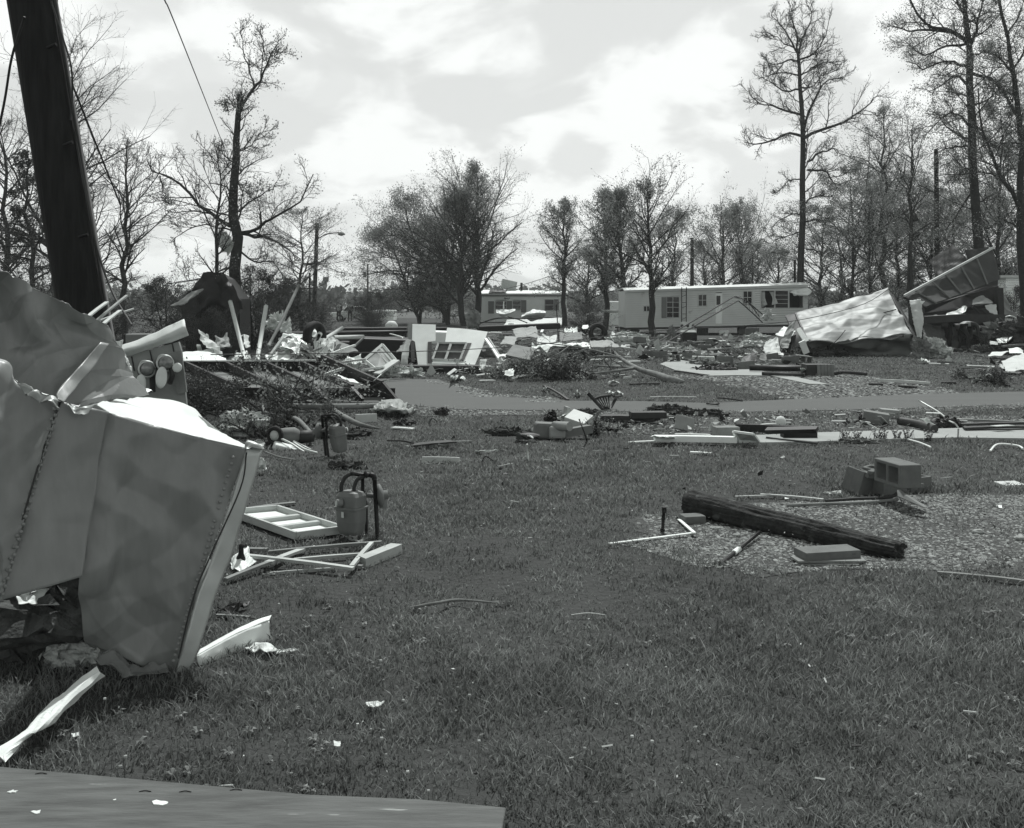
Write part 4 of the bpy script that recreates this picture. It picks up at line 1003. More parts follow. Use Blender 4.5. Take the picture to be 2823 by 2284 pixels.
# white trailer at the far right
xa = W('I', 2022, 0, 48).x; zz1 = W('I', 0, 42, 48).z
t = thing('mobile_home', 'white sided trailer end cut by the right edge of the view', 'mobile home', (xa + 4, 49.7, 0))
mb = MB(); siding(mb, xa, xa + 8, lambda x: .35, lambda x: zz1, 48, .12, []); mb.add([(xa, 48, .35), (xa, 51.4, .35), (xa, 51.4, zz1), (xa, 48, zz1)], [(0, 1, 2, 3)]); mb.build('wall', m_siding2, t)
mb = MB(); mb.box((xa + 3.9, 49.7, zz1 + .07), (8.4, 3.7, .12)); mb.build('roof', m_roof, t)
mb = MB(); mb.box((xa + 4, 49.7, .28), (7.8, 3.2, .12)); mb.build('floor', m_dark, t)

# ------------------------------------------------------------ poles and wires
def utility(label, base, top, r0, r1, parts=()):
    t = thing('utility_pole', label, 'utility pole', (base.x, base.y, 0)); mb = MB()
    mb.tube([base, base.lerp(top, .5), top], [r0, (r0 + r1) / 2, r1], 12); mb.build('pole', m_darkwood, t); return t
Yp = 7.3
b_, t_ = W('T', 330, 1464, Yp), W('T', 86, 0, Yp); d_ = (t_ - b_)
top_ = b_ + d_ * 2.3
t = thing('utility_pole', 'huge dark utility pole leaning left in front, its base hidden by crumpled metal', 'utility pole', (b_.x, b_.y, 0))
mb = MB(); rg = np.random.default_rng(4)
K_ = 60; n_ = 48; ss = np.linspace(-.03, 1, K_); ax = d_.normalized(); uu = ax.cross(Vector((0, 1, 0))).normalized(); vv = ax.cross(uu)
ang_ = np.arange(n_ + 1) * math.tau / n_
P = np.zeros((K_, n_ + 1, 3))
for i, s_ in enumerate(ss):
    c = b_ + d_ * 2.3 * s_; r = .178 - .02 * s_
    g_ = vnoise(np.c_[np.cos(ang_) * 4, np.sin(ang_) * 4, np.full(n_ + 1, s_ * 2.0)], 5, 3)
    rr = r - .010 * np.clip(g_, 0, 1) + .0015 * vnoise(np.c_[np.cos(ang_) * 15, np.sin(ang_) * 15, np.full(n_ + 1, s_ * 3.)], 6, 2)
    P[i] = np.array(c) + (np.cos(ang_) * rr)[:, None] * np.array(uu) + (np.sin(ang_) * rr)[:, None] * np.array(vv)
mb.grid(P); mb.build('pole', mat('pole_wood', .013, .8, 6, .85, .9, 14, stretch=(4, 4, .3), det=9), t)
mb = MB(); mb.tube([b_ + d_ * .3 + Vector((.2, -.03, 0)), b_ + d_ * 2.3 + Vector((.17, -.03, 0))], .018, 8); mb.build('conduit', m_dark, t)
mb = MB()
for s_ in (.55, .72, .9, 1.4, 1.9):
    c = b_ + d_ * s_; mb = MB(); mb.tube([c + Vector((.12, -.14, 0)), c + Vector((.20, -.17, .02))], .012, 6); mb.build('step_bolt', m_black, t)
wm = mat('wire', 0.03, 0.1, 3, 0.6, 0)
def wire(label, pts, r=.006, m=wm): return rod(label, pts, r, m, 'cable', 'cable', 6)
wire('straight guy wire from the pole top down to the broken tree', [('A', 870, -10, None, 12), ('A', 960, 200, None, 16), ('A', 1228, 875, None, 30)], .013)
wire('taut guy wire running down behind the right edge of the leaning pole', [('A', 302, -10, None, 7.4), ('A', 305, 260, None, 7.8), ('A', 380, 440, None, 8.4), ('A', 640, 1090, None, 11)], .012)
wire('loose twisted cable hanging beside the leaning pole', [('A', 265, -10, None, 7.0), ('A', 320, 160, None, 7.0), ('A', 375, 340, None, 7.0), ('A', 385, 480, None, 7.05), ('A', 375, 640, None, 7.1)], .009)
wire('dark guy wire slanting left from the leaning pole to the photo edge', [('A', 130, 90, None, 6.9), ('A', 62, 310, None, 7.0), ('A', 20, 560, None, 7.2), ('A', -60, 920, None, 7.3)], .012)
wire('slack cable clinging down the right edge of the leaning pole', [('A', 395, 700, None, 7.1), ('A', 470, 1100, None, 7.1), ('A', 520, 1340, None, 7.1), ('A', 600, 1560, None, 7.0), ('A', 700, 1730, None, 6.6)], .010)
wire('long fallen cable sagging over the rubble to the crumpled panel', [('E', 400, 700, None, 19), ('F', 50, 625, None, 20), ('F', 1000, 602, None, 22), ('F', 1650, 572, None, 23), ('H', 250, 545, None, 24), ('H', 800, 478, None, 26), ('H', 1500, 400, None, 28), ('I', 380, 355, None, 29.5), ('I', 700, 312, None, 30.2), ('I', 1050, 222, None, 31.5), ('I', 1228, 118, None, 32.7)], .02)
wire('thin service wire crossing the sky beyond the small trailer', [('B', -500, 920, None, 120), ('B', 0, 978, None, 130), ('B', 155, 1010, None, 148)], .05)
wire('service wire rising from the small trailer roof into the trees', [('B', 950, 1085, None, 86), ('B', 1100, 1050, None, 80), ('B', 1290, 990, None, 72)], .04)
# street lamp pole
Y_ = 80; t = thing('street_lamp', 'dark wooden street lamp pole with a curved arm reaching right', 'street lamp', tuple(W('A', 1668, 1600, Y_).xy) + (0,))
b = W('A', 1668, 1640, Y_); b.z = 0; tp = W('A', 1686, 1188, Y_); mb = MB(); mb.tube([b, tp], [.2, .14], 8); mb.build('pole', m_darkwood, t)
mb = MB(); mb.tube(smooth_path([W('A', 1684, 1275, Y_), W('A', 1740, 1245, Y_ - .5), W('A', 1815, 1238, Y_ - 1)], 8), .05, 6); mb.build('arm', m_dark, t)
mb = MB(); c = W('A', 1815, 1246, Y_ - 1); mb.lathe([(.02, .22), (.25, .1), (.3, -.05), (.02, -.16)], 12, LM(c)); mb.build('lamp_head', m_grey, t)
mb = MB(); mb.box(W('A', 1670, 1412, Y_), (.5, .3, .4)); mb.build('junction_box', m_dark, t)
def simple_pole(label, z, x, ytop, Y_, r, extra=None, lean=0):
    u = gb(z, x, Y_); h = ht(z, ytop, Y_); t = thing('utility_pole', label, 'utility pole', (u.x, u.y, 0)); mb = MB(); mb.tube([u, u + Vector((lean, 0, h))], [r, r * .75], 10); mb.build('pole', m_darkwood, t)
    if extra: extra(t, u, h)
    return t
def ex1(t, u, h):
    mb = MB(); mb.box((u.x - .45, u.y, h - 1.6), (.5, .4, .9)); bevel(mb.build('transformer', m_dark, t), .1, 2)
simple_pole('distant utility pole with a small transformer left of the central tree clump', 'B', 160, 930, 148, .17, ex1)
def ex2(t, u, h):
    mb = MB(); y_ = u.y; mb.tube(smooth_path([(u.x, y_, h - 3.6), (u.x - .8, y_, h - 3.2), (u.x - 1.5, y_, h - 3.9)], 8), .04, 6); mb.build('arm', m_dark, t)
    mb = MB(); mb.lathe([(.05, .5), (.12, .3), (.3, .0), (.28, -.1), (.02, -.12)], 12, LM((u.x - 1.5, y_, h - 4.3))); mb.build('lamp_head', m_dark, t)
simple_pole('straight dark utility pole with a hanging lamp between the trees on the right', 'C', 1114, 650, 60, .17, ex2, lean=-.12)
simple_pole('distant dark pole rising above the trailer roof left end', 'C', 44, 1035, 92, .2)
simple_pole('short thin pole directly left of the tall bare oak', 'C', 491, 1132, 70, .1)
simple_pole('thin far pole left of the broad distant trees above the trailer', 'C', 307, 1100, 90, .09)
simple_pole('thin stub pole left of the street lamp', 'A', 1646, 1450, 78, .1)
# ------------------------------------------------------------ near left: torn trailer shell
m_shell = mat('shell_paint', 0.20, 0.15, 6, 0.40, 0.35, 7, spec=0.5, stretch=(2.2, 2.2, .35), spots=(7, .74, .15), bdist=.010, det=9)
m_shellb = mat('shell_back', 0.34, 0.2, 3, 0.45, 0.15, 12, metal=.3)
m_shellw = mat('shell_roof_white', 0.66, 0.08, 3, 0.5, 0.08, 10)
def w(z, x, y, Y): return W(z, x, y, Y)
t = thing('torn_trailer_shell', 'large torn grey metal trailer wall with riveted seams standing crumpled in the left foreground', 'wreckage', (-1.9, 4.8, 0))
mb = MB()
tops = [w('D', 360, 885, 4.30), w('D', 470, 915, 4.34), w('D', 640, 950, 4.42)]
bots = [w('L', 0, 345, 4.0), w('L', 250, 275, 4.08), w('L', 500, 200, 4.18)]
mb.grid(surf([[a, b] for a, b in zip(tops, bots)], 30, 60, .035, .32, 21, soft=.006), thick=.003)
cols = []
for tp_, mid, bt in [((('D', 610, 943), 4.45), (('L', 478, 225), 4.225), (('L', 518, 610), 4.36)), ((('D', 760, 982), 4.47), (('L', 640, 240), 4.28), (('L', 625, 650), 4.39)),
                     ((('D', 870, 1012), 4.52), (('L', 740, 250), 4.36), (('L', 740, 672), 4.42)), ((('D', 1050, 1062), 4.60), (('L', 900, 250), 4.46), (('L', 900, 748), 4.47)),
                     ((('D', 1380, 1142), 4.72), (('L', 1110, 250), 4.54), (('L', 1010, 775), 4.49)), ((('D', 1490, 1165), 4.76), (('L', 1212, 250), 4.56), (('L', 1078, 790), 4.50))]:
    a, c, e = w(*tp_[0], tp_[1]), w(*mid[0], mid[1]), w(*bt[0], bt[1])
    m1 = a.lerp(c, .5); m1.y -= .02
    cols.append([a, m1, c, c.lerp(e, .5), e])
mb.grid(surf(cols, 110, 90, .05, .34, 22, soft=.006), thick=.003)
# left of the seam
mb.grid(surf([[w('D', -420, 560, 4.1), w('T', -230, 1300, 3.9), w('T', -260, 1760, 3.7)], [w('D', 20, 640, 4.35), w('T', -60, 1280, 4.1), w('T', -70, 1690, 3.85)],
              [w('D', 120, 790, 4.32), w('T', 10, 1300, 4.15), w('T', -10, 1662, 3.98)], [w('D', 350, 882, 4.295), w('T', 88, 1370, 4.14), w('T', 0, 1657, 3.995)]], 40, 50, .05, .3, 23, soft=.01), thick=.003)
mb.build('wall_sheet', m_shell, t)
mb = MB()
mb.grid(surf([[w('D', -360, 40, 4.45), w('D', 0, 105, 4.5), w('D', 200, 200, 4.55), w('D', 420, 310, 4.65), w('D', 640, 432, 4.85)],
              [w('D', -360, 250, 4.55), w('D', 10, 330, 4.62), w('D', 210, 400, 4.52), w('D', 430, 470, 4.72), w('D', 700, 580, 4.9)],
              [w('D', -360, 450, 4.6), w('D', 30, 560, 4.62), w('D', 200, 600, 4.6), w('D', 410, 650, 4.64), w('D', 800, 720, 4.9)],
              [w('D', -360, 640, 4.5), w('D', 60, 780, 4.5), w('D', 240, 850, 4.48), w('D', 380, 890, 4.5), w('D', 868, 850, 4.9)]], 180, 180, .075, .34, 37, soft=.004, edge=.015), thick=.003, smooth=False)
mb.build('crumpled_sheet', m_shell, t)
mb = MB()     # pale folded rib across the crumple
mb.grid(surf([[w('D', 600, 530, 4.76), w('D', 650, 540, 4.8)], [w('D', 470, 680, 4.6), w('D', 560, 680, 4.66)], [w('D', 360, 800, 4.42), w('D', 430, 830, 4.47)], [w('D', 340, 880, 4.24), w('D', 380, 888, 4.26)]], 30, 8, .02, .2, 41), thick=.004)
mb.build('folded_rib', m_shell, t)
mb = MB()     # sunlit roof skin curling back from the top edge
mb.grid(surf([[w('D', 560, 918, 4.42), w('D', 700, 880, 4.9), w('D', 780, 862, 5.3)], [w('D', 640, 948, 4.44), w('D', 800, 890, 5.0), w('D', 900, 852, 5.45)], [w('D', 870, 1010, 4.53), w('D', 980, 940, 5.0), w('D', 1060, 890, 5.5)],
              [w('D', 1050, 1058, 4.61), w('D', 1120, 1000, 5.0), w('D', 1200, 975, 5.4)], [w('D', 1380, 1138, 4.73), w('D', 1385, 1115, 4.9), w('D', 1330, 1070, 5.15)], [w('D', 1490, 1160, 4.77), w('D', 1470, 1145, 4.85), w('D', 1400, 1120, 5.0)]], 60, 40, .03, .35, 42, soft=.012), thick=.003)
mb.build('roof_skin', m_shellw, t)
mb = MB()     # sheet added behind the shell to darken its cavity, down to the grass
mb.grid(surf([[w('D', 780, 868, 5.32), Vector((-2.0, 5.5, .02))], [w('D', 1060, 895, 5.52), Vector((-1.7, 5.6, .02))], [w('D', 1400, 1125, 5.0), Vector((-1.85, 5.1, .02))]], 20, 20, .05, .4, 43), thick=.003)
mb.grid(surf([[Vector((-3.3, 5.7, 1.7)), Vector((-3.1, 5.6, .02))], [Vector((-2.6, 5.6, 1.5)), Vector((-2.5, 5.6, .02))], [w('D', 780, 868, 5.33), Vector((-2.0, 5.52, .02))]], 20, 20, .06, .4, 44), thick=.003)
mb.build('cavity_shade_sheet', m_shellb, t)
mb = MB()
S = surf([[w('D', 1484, 1168, 4.74), w('D', 1576, 1160, 4.80)], [w('L', 1325, 20, 4.60), w('L', 1425, 30, 4.66)], [w('L', 1215, 300, 4.52), w('L', 1320, 300, 4.58)], [w('L', 1140, 560, 4.48), w('L', 1240, 560, 4.52)], [w('L', 1075, 792, 4.47), w('L', 1152, 792, 4.50)]], 50, 8, .006, .2, 45)
mb.grid(S, thick=.012); mb.build('edge_trim', m_alu, t)
mb = MB()
def along(a, b, n): return [a.lerp(b, (i + .5) / n) for i in range(n)]
riv = along(w('D', 352, 905, 4.285), w('L', 12, 330, 3.98), 26) + along(w('D', 335, 900, 4.285), w('L', -4, 330, 3.985), 18) + along(w('D', 1400, 1200, 4.70), w('L', 1200, 240, 4.53), 20) + along(w('L', 1195, 250, 4.525), w('L', 1055, 730, 4.465), 14)
for q in riv:
    mb = MB(); mb.lathe([(.0095, 0), (.008, .004), (.004, .006), (.0004, .0065)], 8, Matrix.Translation(q + Vector((0, -.004, 0))) @ Matrix.Rotation(math.radians(90), 4, 'X')); mb.build('rivet', m_shell, t)
mb = MB(); mb.tube(smooth_path([w('D', 362, 888, 4.285), w('D', 290, 1080, 4.24), w('D', 190, 1400, 4.13), w('L', 60, 130, 4.06), w('L', 0, 340, 3.985)], 24), .0045, 5); mb.build('seam', m_dark, t); mb = MB()
mb.tube(smooth_path([w('D', 1475, 1190, 4.72), w('D', 1440, 1400, 4.66), w('L', 1290, 60, 4.58), w('L', 1180, 330, 4.49), w('L', 1090, 700, 4.46)], 24), .004, 5); mb.build('seam', m_dark, t)
mb = MB(); mb.grid(surf([[w('D', 1490, 1110, 4.8), w('D', 1555, 1100, 4.85), w('D', 1600, 1130, 4.85)], [w('D', 1470, 1160, 4.72), w('D', 1530, 1175, 4.75), w('D', 1570, 1190, 4.78)]], 14, 14, .04, .12, 46, edge=.02), thick=.003); mb.build('torn_edge', m_shellb, t); mb = MB()
mb.grid(surf([[w('D', 110, 770, 4.26), w('D', 200, 800, 4.22), w('D', 330, 860, 4.24)], [w('D', 150, 850, 4.2), w('D', 250, 880, 4.18), w('D', 355, 905, 4.22)]], 24, 24, .05, .09, 47, edge=.02), thick=.003); mb.build('torn_edge', m_shellb, t); mb = MB()
mb.grid(surf([[w('D', 390, 895, 4.28), w('D', 470, 910, 4.28), w('D', 570, 930, 4.3)], [w('D', 400, 915, 4.26), w('D', 480, 950, 4.24), w('D', 540, 940, 4.27)]], 24, 12, .04, .08, 48, edge=.015), thick=.003)
mb.build('torn_edge', m_shellb, t)
# rubbish hanging out of it
scrap('dark torn lining trailing from the bottom of the big metal sheet', [[('L', 610, 640, None, 4.35), ('L', 730, 690, None, 4.4), ('L', 900, 760, None, 4.45), ('L', 1020, 760, None, 4.46)], [('L', 640, 760, None, 4.3), ('L', 760, 790, None, 4.32), ('L', 880, 800, None, 4.36), ('L', 1020, 785, None, 4.4)]], m_midgrey, .08, .1, 51, n=30, k=30, edge=.03, name='lining_scrap')
lump('matted insulation wad on the grass under the big metal sheet', ('L', 480, 740), (.34, .2, .16), m_ins, 52)
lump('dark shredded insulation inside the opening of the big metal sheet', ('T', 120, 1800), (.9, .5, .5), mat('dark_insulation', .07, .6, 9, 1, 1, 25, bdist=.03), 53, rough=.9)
scrap('pale torn strip showing inside the opening of the big metal sheet', [[('L', 100, 325, None, 4.6), ('L', 320, 270, None, 4.7)], [('L', 110, 360, None, 4.55), ('L', 250, 345, None, 4.6)]], m_white, .03, .1, 54)
# channel strip lying towards the camera
scrap('long bent white metal channel slanting across the grass at lower left', [[('L', -25, 1262, .05), ('L', 0, 1300, .06), ('L', 32, 1335, .05)], [('L', 140, 1160, .06), ('L', 165, 1172, .09), ('L', 180, 1165, .06)], [('L', 205, 1085, .07), ('L', 265, 1112, .11), ('L', 318, 1085, .06)],
    [('L', 400, 900, .09), ('L', 430, 935, .13), ('L', 480, 935, .09)], [('L', 590, 745, .14), ('L', 608, 780, .17), ('L', 636, 800, .13)]], m_white, .012, .12, 55, n=60, k=9, edge=0, name='metal_channel', cat='metal channel', thick=.004)
t = thing('gutter_piece', 'bent white gutter length standing on edge in the grass beside the big metal sheet', 'gutter', tuple(G('L', 1430, 690)))
bot = [('L', 1215, 745), ('L', 1470, 655), ('L', 1655, 592)]; top = [('L', 1200, 684), ('L', 1448, 548), ('L', 1642, 470)]
B = [G(*p) for p in bot]; T_ = [W(*p, b.y) for p, b in zip(top, B)]
mb = MB(); mb.grid(surf([[a, a.lerp(b, .5) + Vector((0, -.006, 0)), b] for a, b in zip(T_, B)], 40, 10, .01, .15, 56), thick=.004); mb.build('face', m_white, t)
mb = MB(); mb.grid(surf([[a + Vector((0, .05, .012)), a + Vector((0, 0, .0))] for a in T_], 40, 5, .006, .15, 57), thick=.004); mb.build('flange', m_white, t)
scrap('small torn white sheet lying flat beyond the gutter length', [[('L', 1545, 602, .02), ('L', 1620, 615, .03), ('L', 1780, 662, .01)], [('L', 1480, 640, .01), ('L', 1620, 655, .04), ('L', 1700, 680, .01)]], m_white_dirty, .03, .1, 58)
plank('thin grey slat in the grass behind the edge trim', ('L', 1320, 436, .02), ('L', 1525, 448, .02), .02, .012, m_woodold)
scrap('black crumpled scrap in the grass behind the edge trim', [[('L', 1320, 375, .05), ('L', 1500, 378, .02)], [('L', 1325, 425, .01), ('L', 1420, 400, .06)]], m_black, .05, .08, 59)
scrap('small white crumpled scrap behind the top of the edge trim', [[('M', 350, 210, .15), ('M', 415, 235, .12)], [('M', 345, 320, .01), ('M', 400, 300, .03)]], m_white, .05, .08, 60)
# plywood sheet in the lowest left corner
m_ply = mat('plywood', 0.09, 0.45, 3.2, 0.8, 0.35, 22, stretch=(1.2, 9, 1), spots=(3.0, .69, .40), det=8)
z_ = .10; pl = [G('T', -60, 2108, z_), G('T', 850, 2190, z_), G('T', 1157, 2203, z_), G('T', 1395, 2226, z_), G('T', 1376, 2330, z_), G('T', 1352, 2500, z_), G('T', -300, 2500, z_), G('T', -300, 2090, z_)]
t = thing('plywood_sheet', 'weathered plywood sheet lying in the lowest left corner of the view', 'plywood sheet', tuple(pl[1].xy) + (0,))
mb = MB(); mb.prism([p for p in pl], .018, dirv=(0, 0, -1)); bevel(mb.build('board', m_ply, t), .003)
mb = MB()
for a, b in ((250, 1404), (885, 1512), (1130, 1514), (1440, 1503)):
    c = G('L', a, b, z_ + .001); mb = MB(); mb.tube(smooth_path([c + Vector((-.02, 0, 0)), c + Vector((0, .004, .002)), c + Vector((.02, 0, 0))], 6), .0016, 5); mb.build('staple', m_black, t)
mb = MB()
for k, (a, b, s_) in enumerate(((980, 1575, .03), (75, 1510, .018), (220, 1635, .022), (700, 1560, .008))):
    c = G('L', a, b, z_ + .003); s_ *= .6; rg = np.random.default_rng(k); an_ = np.arange(11) * math.tau / 11; rr_ = s_ * rg.uniform(.4, 1.2, 11); mb = MB(); mb.prism([c + Vector((math.cos(q) * r * 1.5, math.sin(q) * r, 0)) for q, r in zip(an_, rr_)], .003); mb.build('paint_chip', m_white_dirty if k else m_white, t)

# ------------------------------------------------------------ meter board behind the shell
Y7 = 7.0
t = thing('meter_board', 'torn siding board carrying round glass meters with open covers behind the big metal sheet', 'meter board', tuple(W('P', 1000, 1000, Y7).xy) + (0,))
mb = MB(); mb.grid(surf([[W('P', 430, 480, Y7 + .05), W('P', 1000, 270, Y7 + .07), W('P', 1600, 5, Y7 + .1)], [W('P', 480, 560, Y7 - .03), W('P', 1000, 400, Y7 - .02), W('P', 1625, 130, Y7)], [W('P', 575, 655, Y7 + .02), W('P', 1300, 430, Y7 + .02), W('P', 1675, 278, Y7 + .03)]], 24, 24, .01, .2, 61), thick=.006)
mb.build('cap_rail', m_white_dirty, t)
mb = MB(); mb.prism([W('P', 560, 660, Y7 + .06), W('P', 1500, 390, Y7 + .06), W('P', 1545, 540, Y7 + .06), W('P', 1640, 1500, Y7 + .06), W('P', 1660, 2500, Y7 + .06), W('P', 700, 2500, Y7 + .06)], .03, dirv=(0, 1, 0)); mb.build('siding', m_grey, t)
mb = MB()
for a, b, c, d in ((700, 640, 745, 890), (1010, 530, 1065, 780), (1395, 420, 1420, 560)): mb.beam(W('P', a, b, Y7 + .055), W('P', c, d, Y7 + .055), .006, .01, up=(0, 1, 0))
mb.build('seam', m_dark, t)
mb = MB(); mb.prism([W('P', 1345, 590, Y7 + .03), W('P', 1545, 540, Y7 + .03), W('P', 1640, 1250, Y7 + .03), W('P', 1470, 1290, Y7 + .03)], .02, dirv=(0, 1, 0)); mb.build('backplate', m_woodold, t)
for i, (x_, y_) in enumerate(((960, 860), (1270, 760))):
    c = W('P', x_, y_, Y7 - .02); Mx = Matrix.Translation(c) @ Euler((math.radians(80), 0, math.radians(30))).to_matrix().to_4x4()
    mb = MB(); mb.lathe([(.05, -.07), (.058, -.06), (.058, 0), (.048, .01)], 20, Mx); o = mb.build('meter', m_dark, t)
    g_ = MB(); g_.lathe([(.046, .01), (.046, .05), (.036, .07), (.015, .078), (.0005, .08)], 20, Mx); g_.build('glass_dome', mat('meter_glass', .18, .5, 25, .1, 0, spec=.8), o)
    g_ = MB(); g_.lathe([(.058, 0), (.064, .006), (.058, .014), (.05, .012)], 20, Mx); g_.build('ring', m_alu, o)
    c2 = W('P', x_ - 40, y_ - 60, Y7 + .01); g_ = MB(); a_ = np.linspace(0, math.tau, 25); g_.tube([c2 + Vector((math.cos(q) * .036, .005 * math.sin(q), math.sin(q) * .036)) for q in a_], .006, 6, False); g_.build('clamp', m_alu, o)
for i, (x_, y_, sx, sz, yw) in enumerate(((860, 1120, .040, .085, 40), (1215, 1000, .042, .092, 35), (1480, 830, .034, .04, 20))):
    c = W('P', x_, y_, Y7 - .14 + .03 * i); mb = MB()
    mb.lathe([(.0005, .02), (.5, .018), (.8, .01), (.97, -.01), (1, -.03), (.93, -.03), (.5, 0), (.0005, .002)], 24, Matrix.Translation(c) @ Euler((math.radians(86), math.radians(6), math.radians(yw))).to_matrix().to_4x4() @ Matrix.Diagonal((sx * .95, sz * .85, .35, 1)))
    mb.build('cover', m_white_dirty, t)
mb = MB(); mb.tube(smooth_path([W('P', 1360, 800, Y7 - .03), W('P', 1400, 950, Y7 - .05), W('P', 1350, 1100, Y7 - .03)], 8), .018, 8); mb.build('conduit', m_dark, t); mb = MB(); mb.tube([W('P', 1050, 900, Y7), W('P', 1060, 1250, Y7)], .02, 8); mb.build('conduit', m_dark, t)
scrap('pale twisted metal flap between the big sheet and the meter board', [[('P', 330, 330, None, 5.6), ('P', 430, 480, None, 5.8), ('P', 560, 760, None, 6.0)], [('P', 300, 760, None, 5.4), ('P', 480, 900, None, 5.7), ('P', 760, 1150, None, 6.1)], [('P', 60, 1420, None, 5.0), ('P', 500, 1330, None, 5.5), ('P', 900, 1310, None, 6.1)]], m_alu, .12, .2, 62, n=40, k=40)
mb = MB(); c = W('P', 840, 100, 8.2); mb.box((c.x, 8.2, .72), (.19, .14, 1.44)); bevel(single(mb, 'post', m_woodold, 'thick square wooden post standing behind the meter board', 'post'), .008)
mb = MB(); c = W('P', 690, 100, 8.35); mb.box((c.x, 8.35, .72), (.1, .1, 1.43)); bevel(single(mb, 'post', m_dark, 'dark narrow post at the left side of the square wooden post', 'post'), .005)
for i, (a, b, c, d) in enumerate(((530, 375, 640, 290), (570, 410, 760, 250), (620, 420, 720, 340), (600, 400, 800, 330))):
    plank(['splintered lath nearest the leaning pole base', 'longest splintered lath by the leaning pole base', 'short splintered lath by the leaning pole base', 'lowest splintered lath by the leaning pole base'][i], ('D', a, b, None, 6.4 + i * .1), ('D', c, d, None, 6.6 + i * .1), .03, .01, m_wood if i % 2 else m_white_dirty, name='lath', cat='lath', group='splintered laths at the pole base')

# ------------------------------------------------------------ dark shed roof among the trees
Y3 = 30.0; t = thing('shed', 'dark collapsed gabled shed beneath the broken tree', 'shed', tuple(W('D', 1270, 500, Y3).xy) + (0,))
pk = W('D', 1272, 112, Y3); lft = W('D', 1080, 300, Y3); rgt = W('D', 1432, 270, Y3); bl = W('D', 1200, 560, Y3); br = W('D', 1440, 570, Y3); bl.z = br.z = 0
mb = MB(); mb.prism([pk, W('D', 1215, 145, Y3), lft, Vector((lft.x + .2, Y3, 0)), br, rgt, W('D', 1340, 150, Y3)], 1.2, dirv=(0, 1, 0)); mb.build('wall', m_black, t)
mb = MB(); mb.grid(surf([[W('D', 1075, 300, Y3 - .3), W('D', 1200, 150, Y3 - .2), pk + Vector((0, -.2, .05)), W('D', 1350, 145, Y3 - .2), W('D', 1440, 280, Y3 - .3)], [W('D', 1100, 420, Y3 - .5), W('D', 1210, 330, Y3 - .4), W('D', 1280, 300, Y3 - .4), W('D', 1360, 330, Y3 - .4), W('D', 1425, 420, Y3 - .5)]], 24, 40, .2, .5, 65, edge=.1), thick=.03, smooth=False); mb.build('roof', m_black, t)
scrap('weathered roof panel slanting down left of the dark shed', [[('D', 1180, 215, None, 29), ('D', 1215, 210, None, 29)], [('D', 1020, 310, None, 28), ('D', 1100, 300, None, 28)]], m_woodold, .04, .4, 66, thick=.03, name='roof_panel', cat='roof panel')
scrap('torn pale plastic sheet caught in the broken tree branches', [[('A', 1150, 1250, None, 33), ('A', 1200, 1230, None, 33)], [('A', 1160, 1300, None, 32.8), ('A', 1240, 1290, None, 32.6)], [('A', 1190, 1330, None, 33), ('A', 1215, 1365, None, 33)]], mat('plastic_sheet', .5, .1, 4, .4, .1, transl=.4), .12, .3, 67, name='plastic_sheet', cat='plastic sheet')

# ------------------------------------------------------------ overturned chassis
t = thing('overturned_chassis', 'dark steel trailer chassis lying tilted with diagonal cross members left of the road', 'chassis', (-5.0, 18.2, 0))
def ibeam(mb, a, b, h, wd=.10, tk=.014):
    a, b = Vector(a), Vector(b); mb.beam(a, b, tk, h - 2 * tk); u = Vector((0, 0, (h - tk) / 2)); mb.beam(a + u, b + u, wd, tk); mb.beam(a - u, b - u, wd, tk)
fr = lambda x, y: W('E', x, y, 19.6); nr = lambda x, y: W('E', x, y, 17.1)
mb = MB(); ibeam(mb, fr(-700, 800), fr(1500, 800), .2); mb.build('rail', m_black, t)
mb = MB(); ibeam(mb, nr(150, 1030), nr(1960, 1035), .22); mb.build('rail', m_black, t)
mb = MB(); mb.beam(fr(150, 756), fr(1290, 748), .06, .03); mb.build('edge_strip', m_white_dirty, t)
for i, (a, b, c, d) in enumerate(((190, 800, 620, 1000), (530, 800, 940, 1000), (870, 800, 1290, 1000), (1180, 800, 1600, 1000), (1340, 740, 1850, 970))):
    mb = MB(); mb.beam(fr(a, b), nr(c, d), .06, .20, up=(0, 0, 1)); mb.build('cross_member', m_black, t)
for a, b in (((1290, 1000), (1400, 1090)), ((1590, 1000), (1700, 1090)), ((1850, 960), (1985, 1095)), ((940, 1000), (1060, 1090))): mb = MB(); mb.beam(nr(*a) + Vector((0, -.06, 0)), nr(*b) + Vector((0, -.3, 0)), .06, .16); mb.build('outrigger', m_black, t)
mb = MB(); mb.prism([fr(300, 825) + Vector((0, 0, -.05)), fr(1180, 825) + Vector((0, 0, -.05)), nr(1590, 975) + Vector((0, .1, -.05)), nr(700, 975) + Vector((0, .1, -.05))], .02); mb.build('floor_panel', m_midgrey, t)
mb = MB(); mb.prism([nr(1080, 1045) + Vector((0, .25, 0)), nr(1850, 1045) + Vector((0, .25, 0)), nr(1900, 1095) + Vector((0, -.25, 0)), nr(1100, 1095) + Vector((0, -.25, 0))], .02); mb.build('floor_panel', m_midgrey, t)
mb = MB(); mb.prism([fr(1310, 725), fr(1500, 800), nr(1840, 950), nr(1730, 930), fr(1520, 880), fr(1340, 800)], .03); mb.build('hitch_plate', m_black, t)
plank('white batten lying across the chassis hitch end', ('E', 1370, 868, None, 18.2), ('E', 1565, 805, None, 18.6), .05, .05, m_white, name='batten', cat='batten')
rod('thin curved light rod on the chassis hitch end', [('E', 1650, 965, None, 17.2), ('E', 1760, 930, None, 17.5), ('E', 1850, 860, None, 18)], .015, m_alu, 'rod', 'rod')
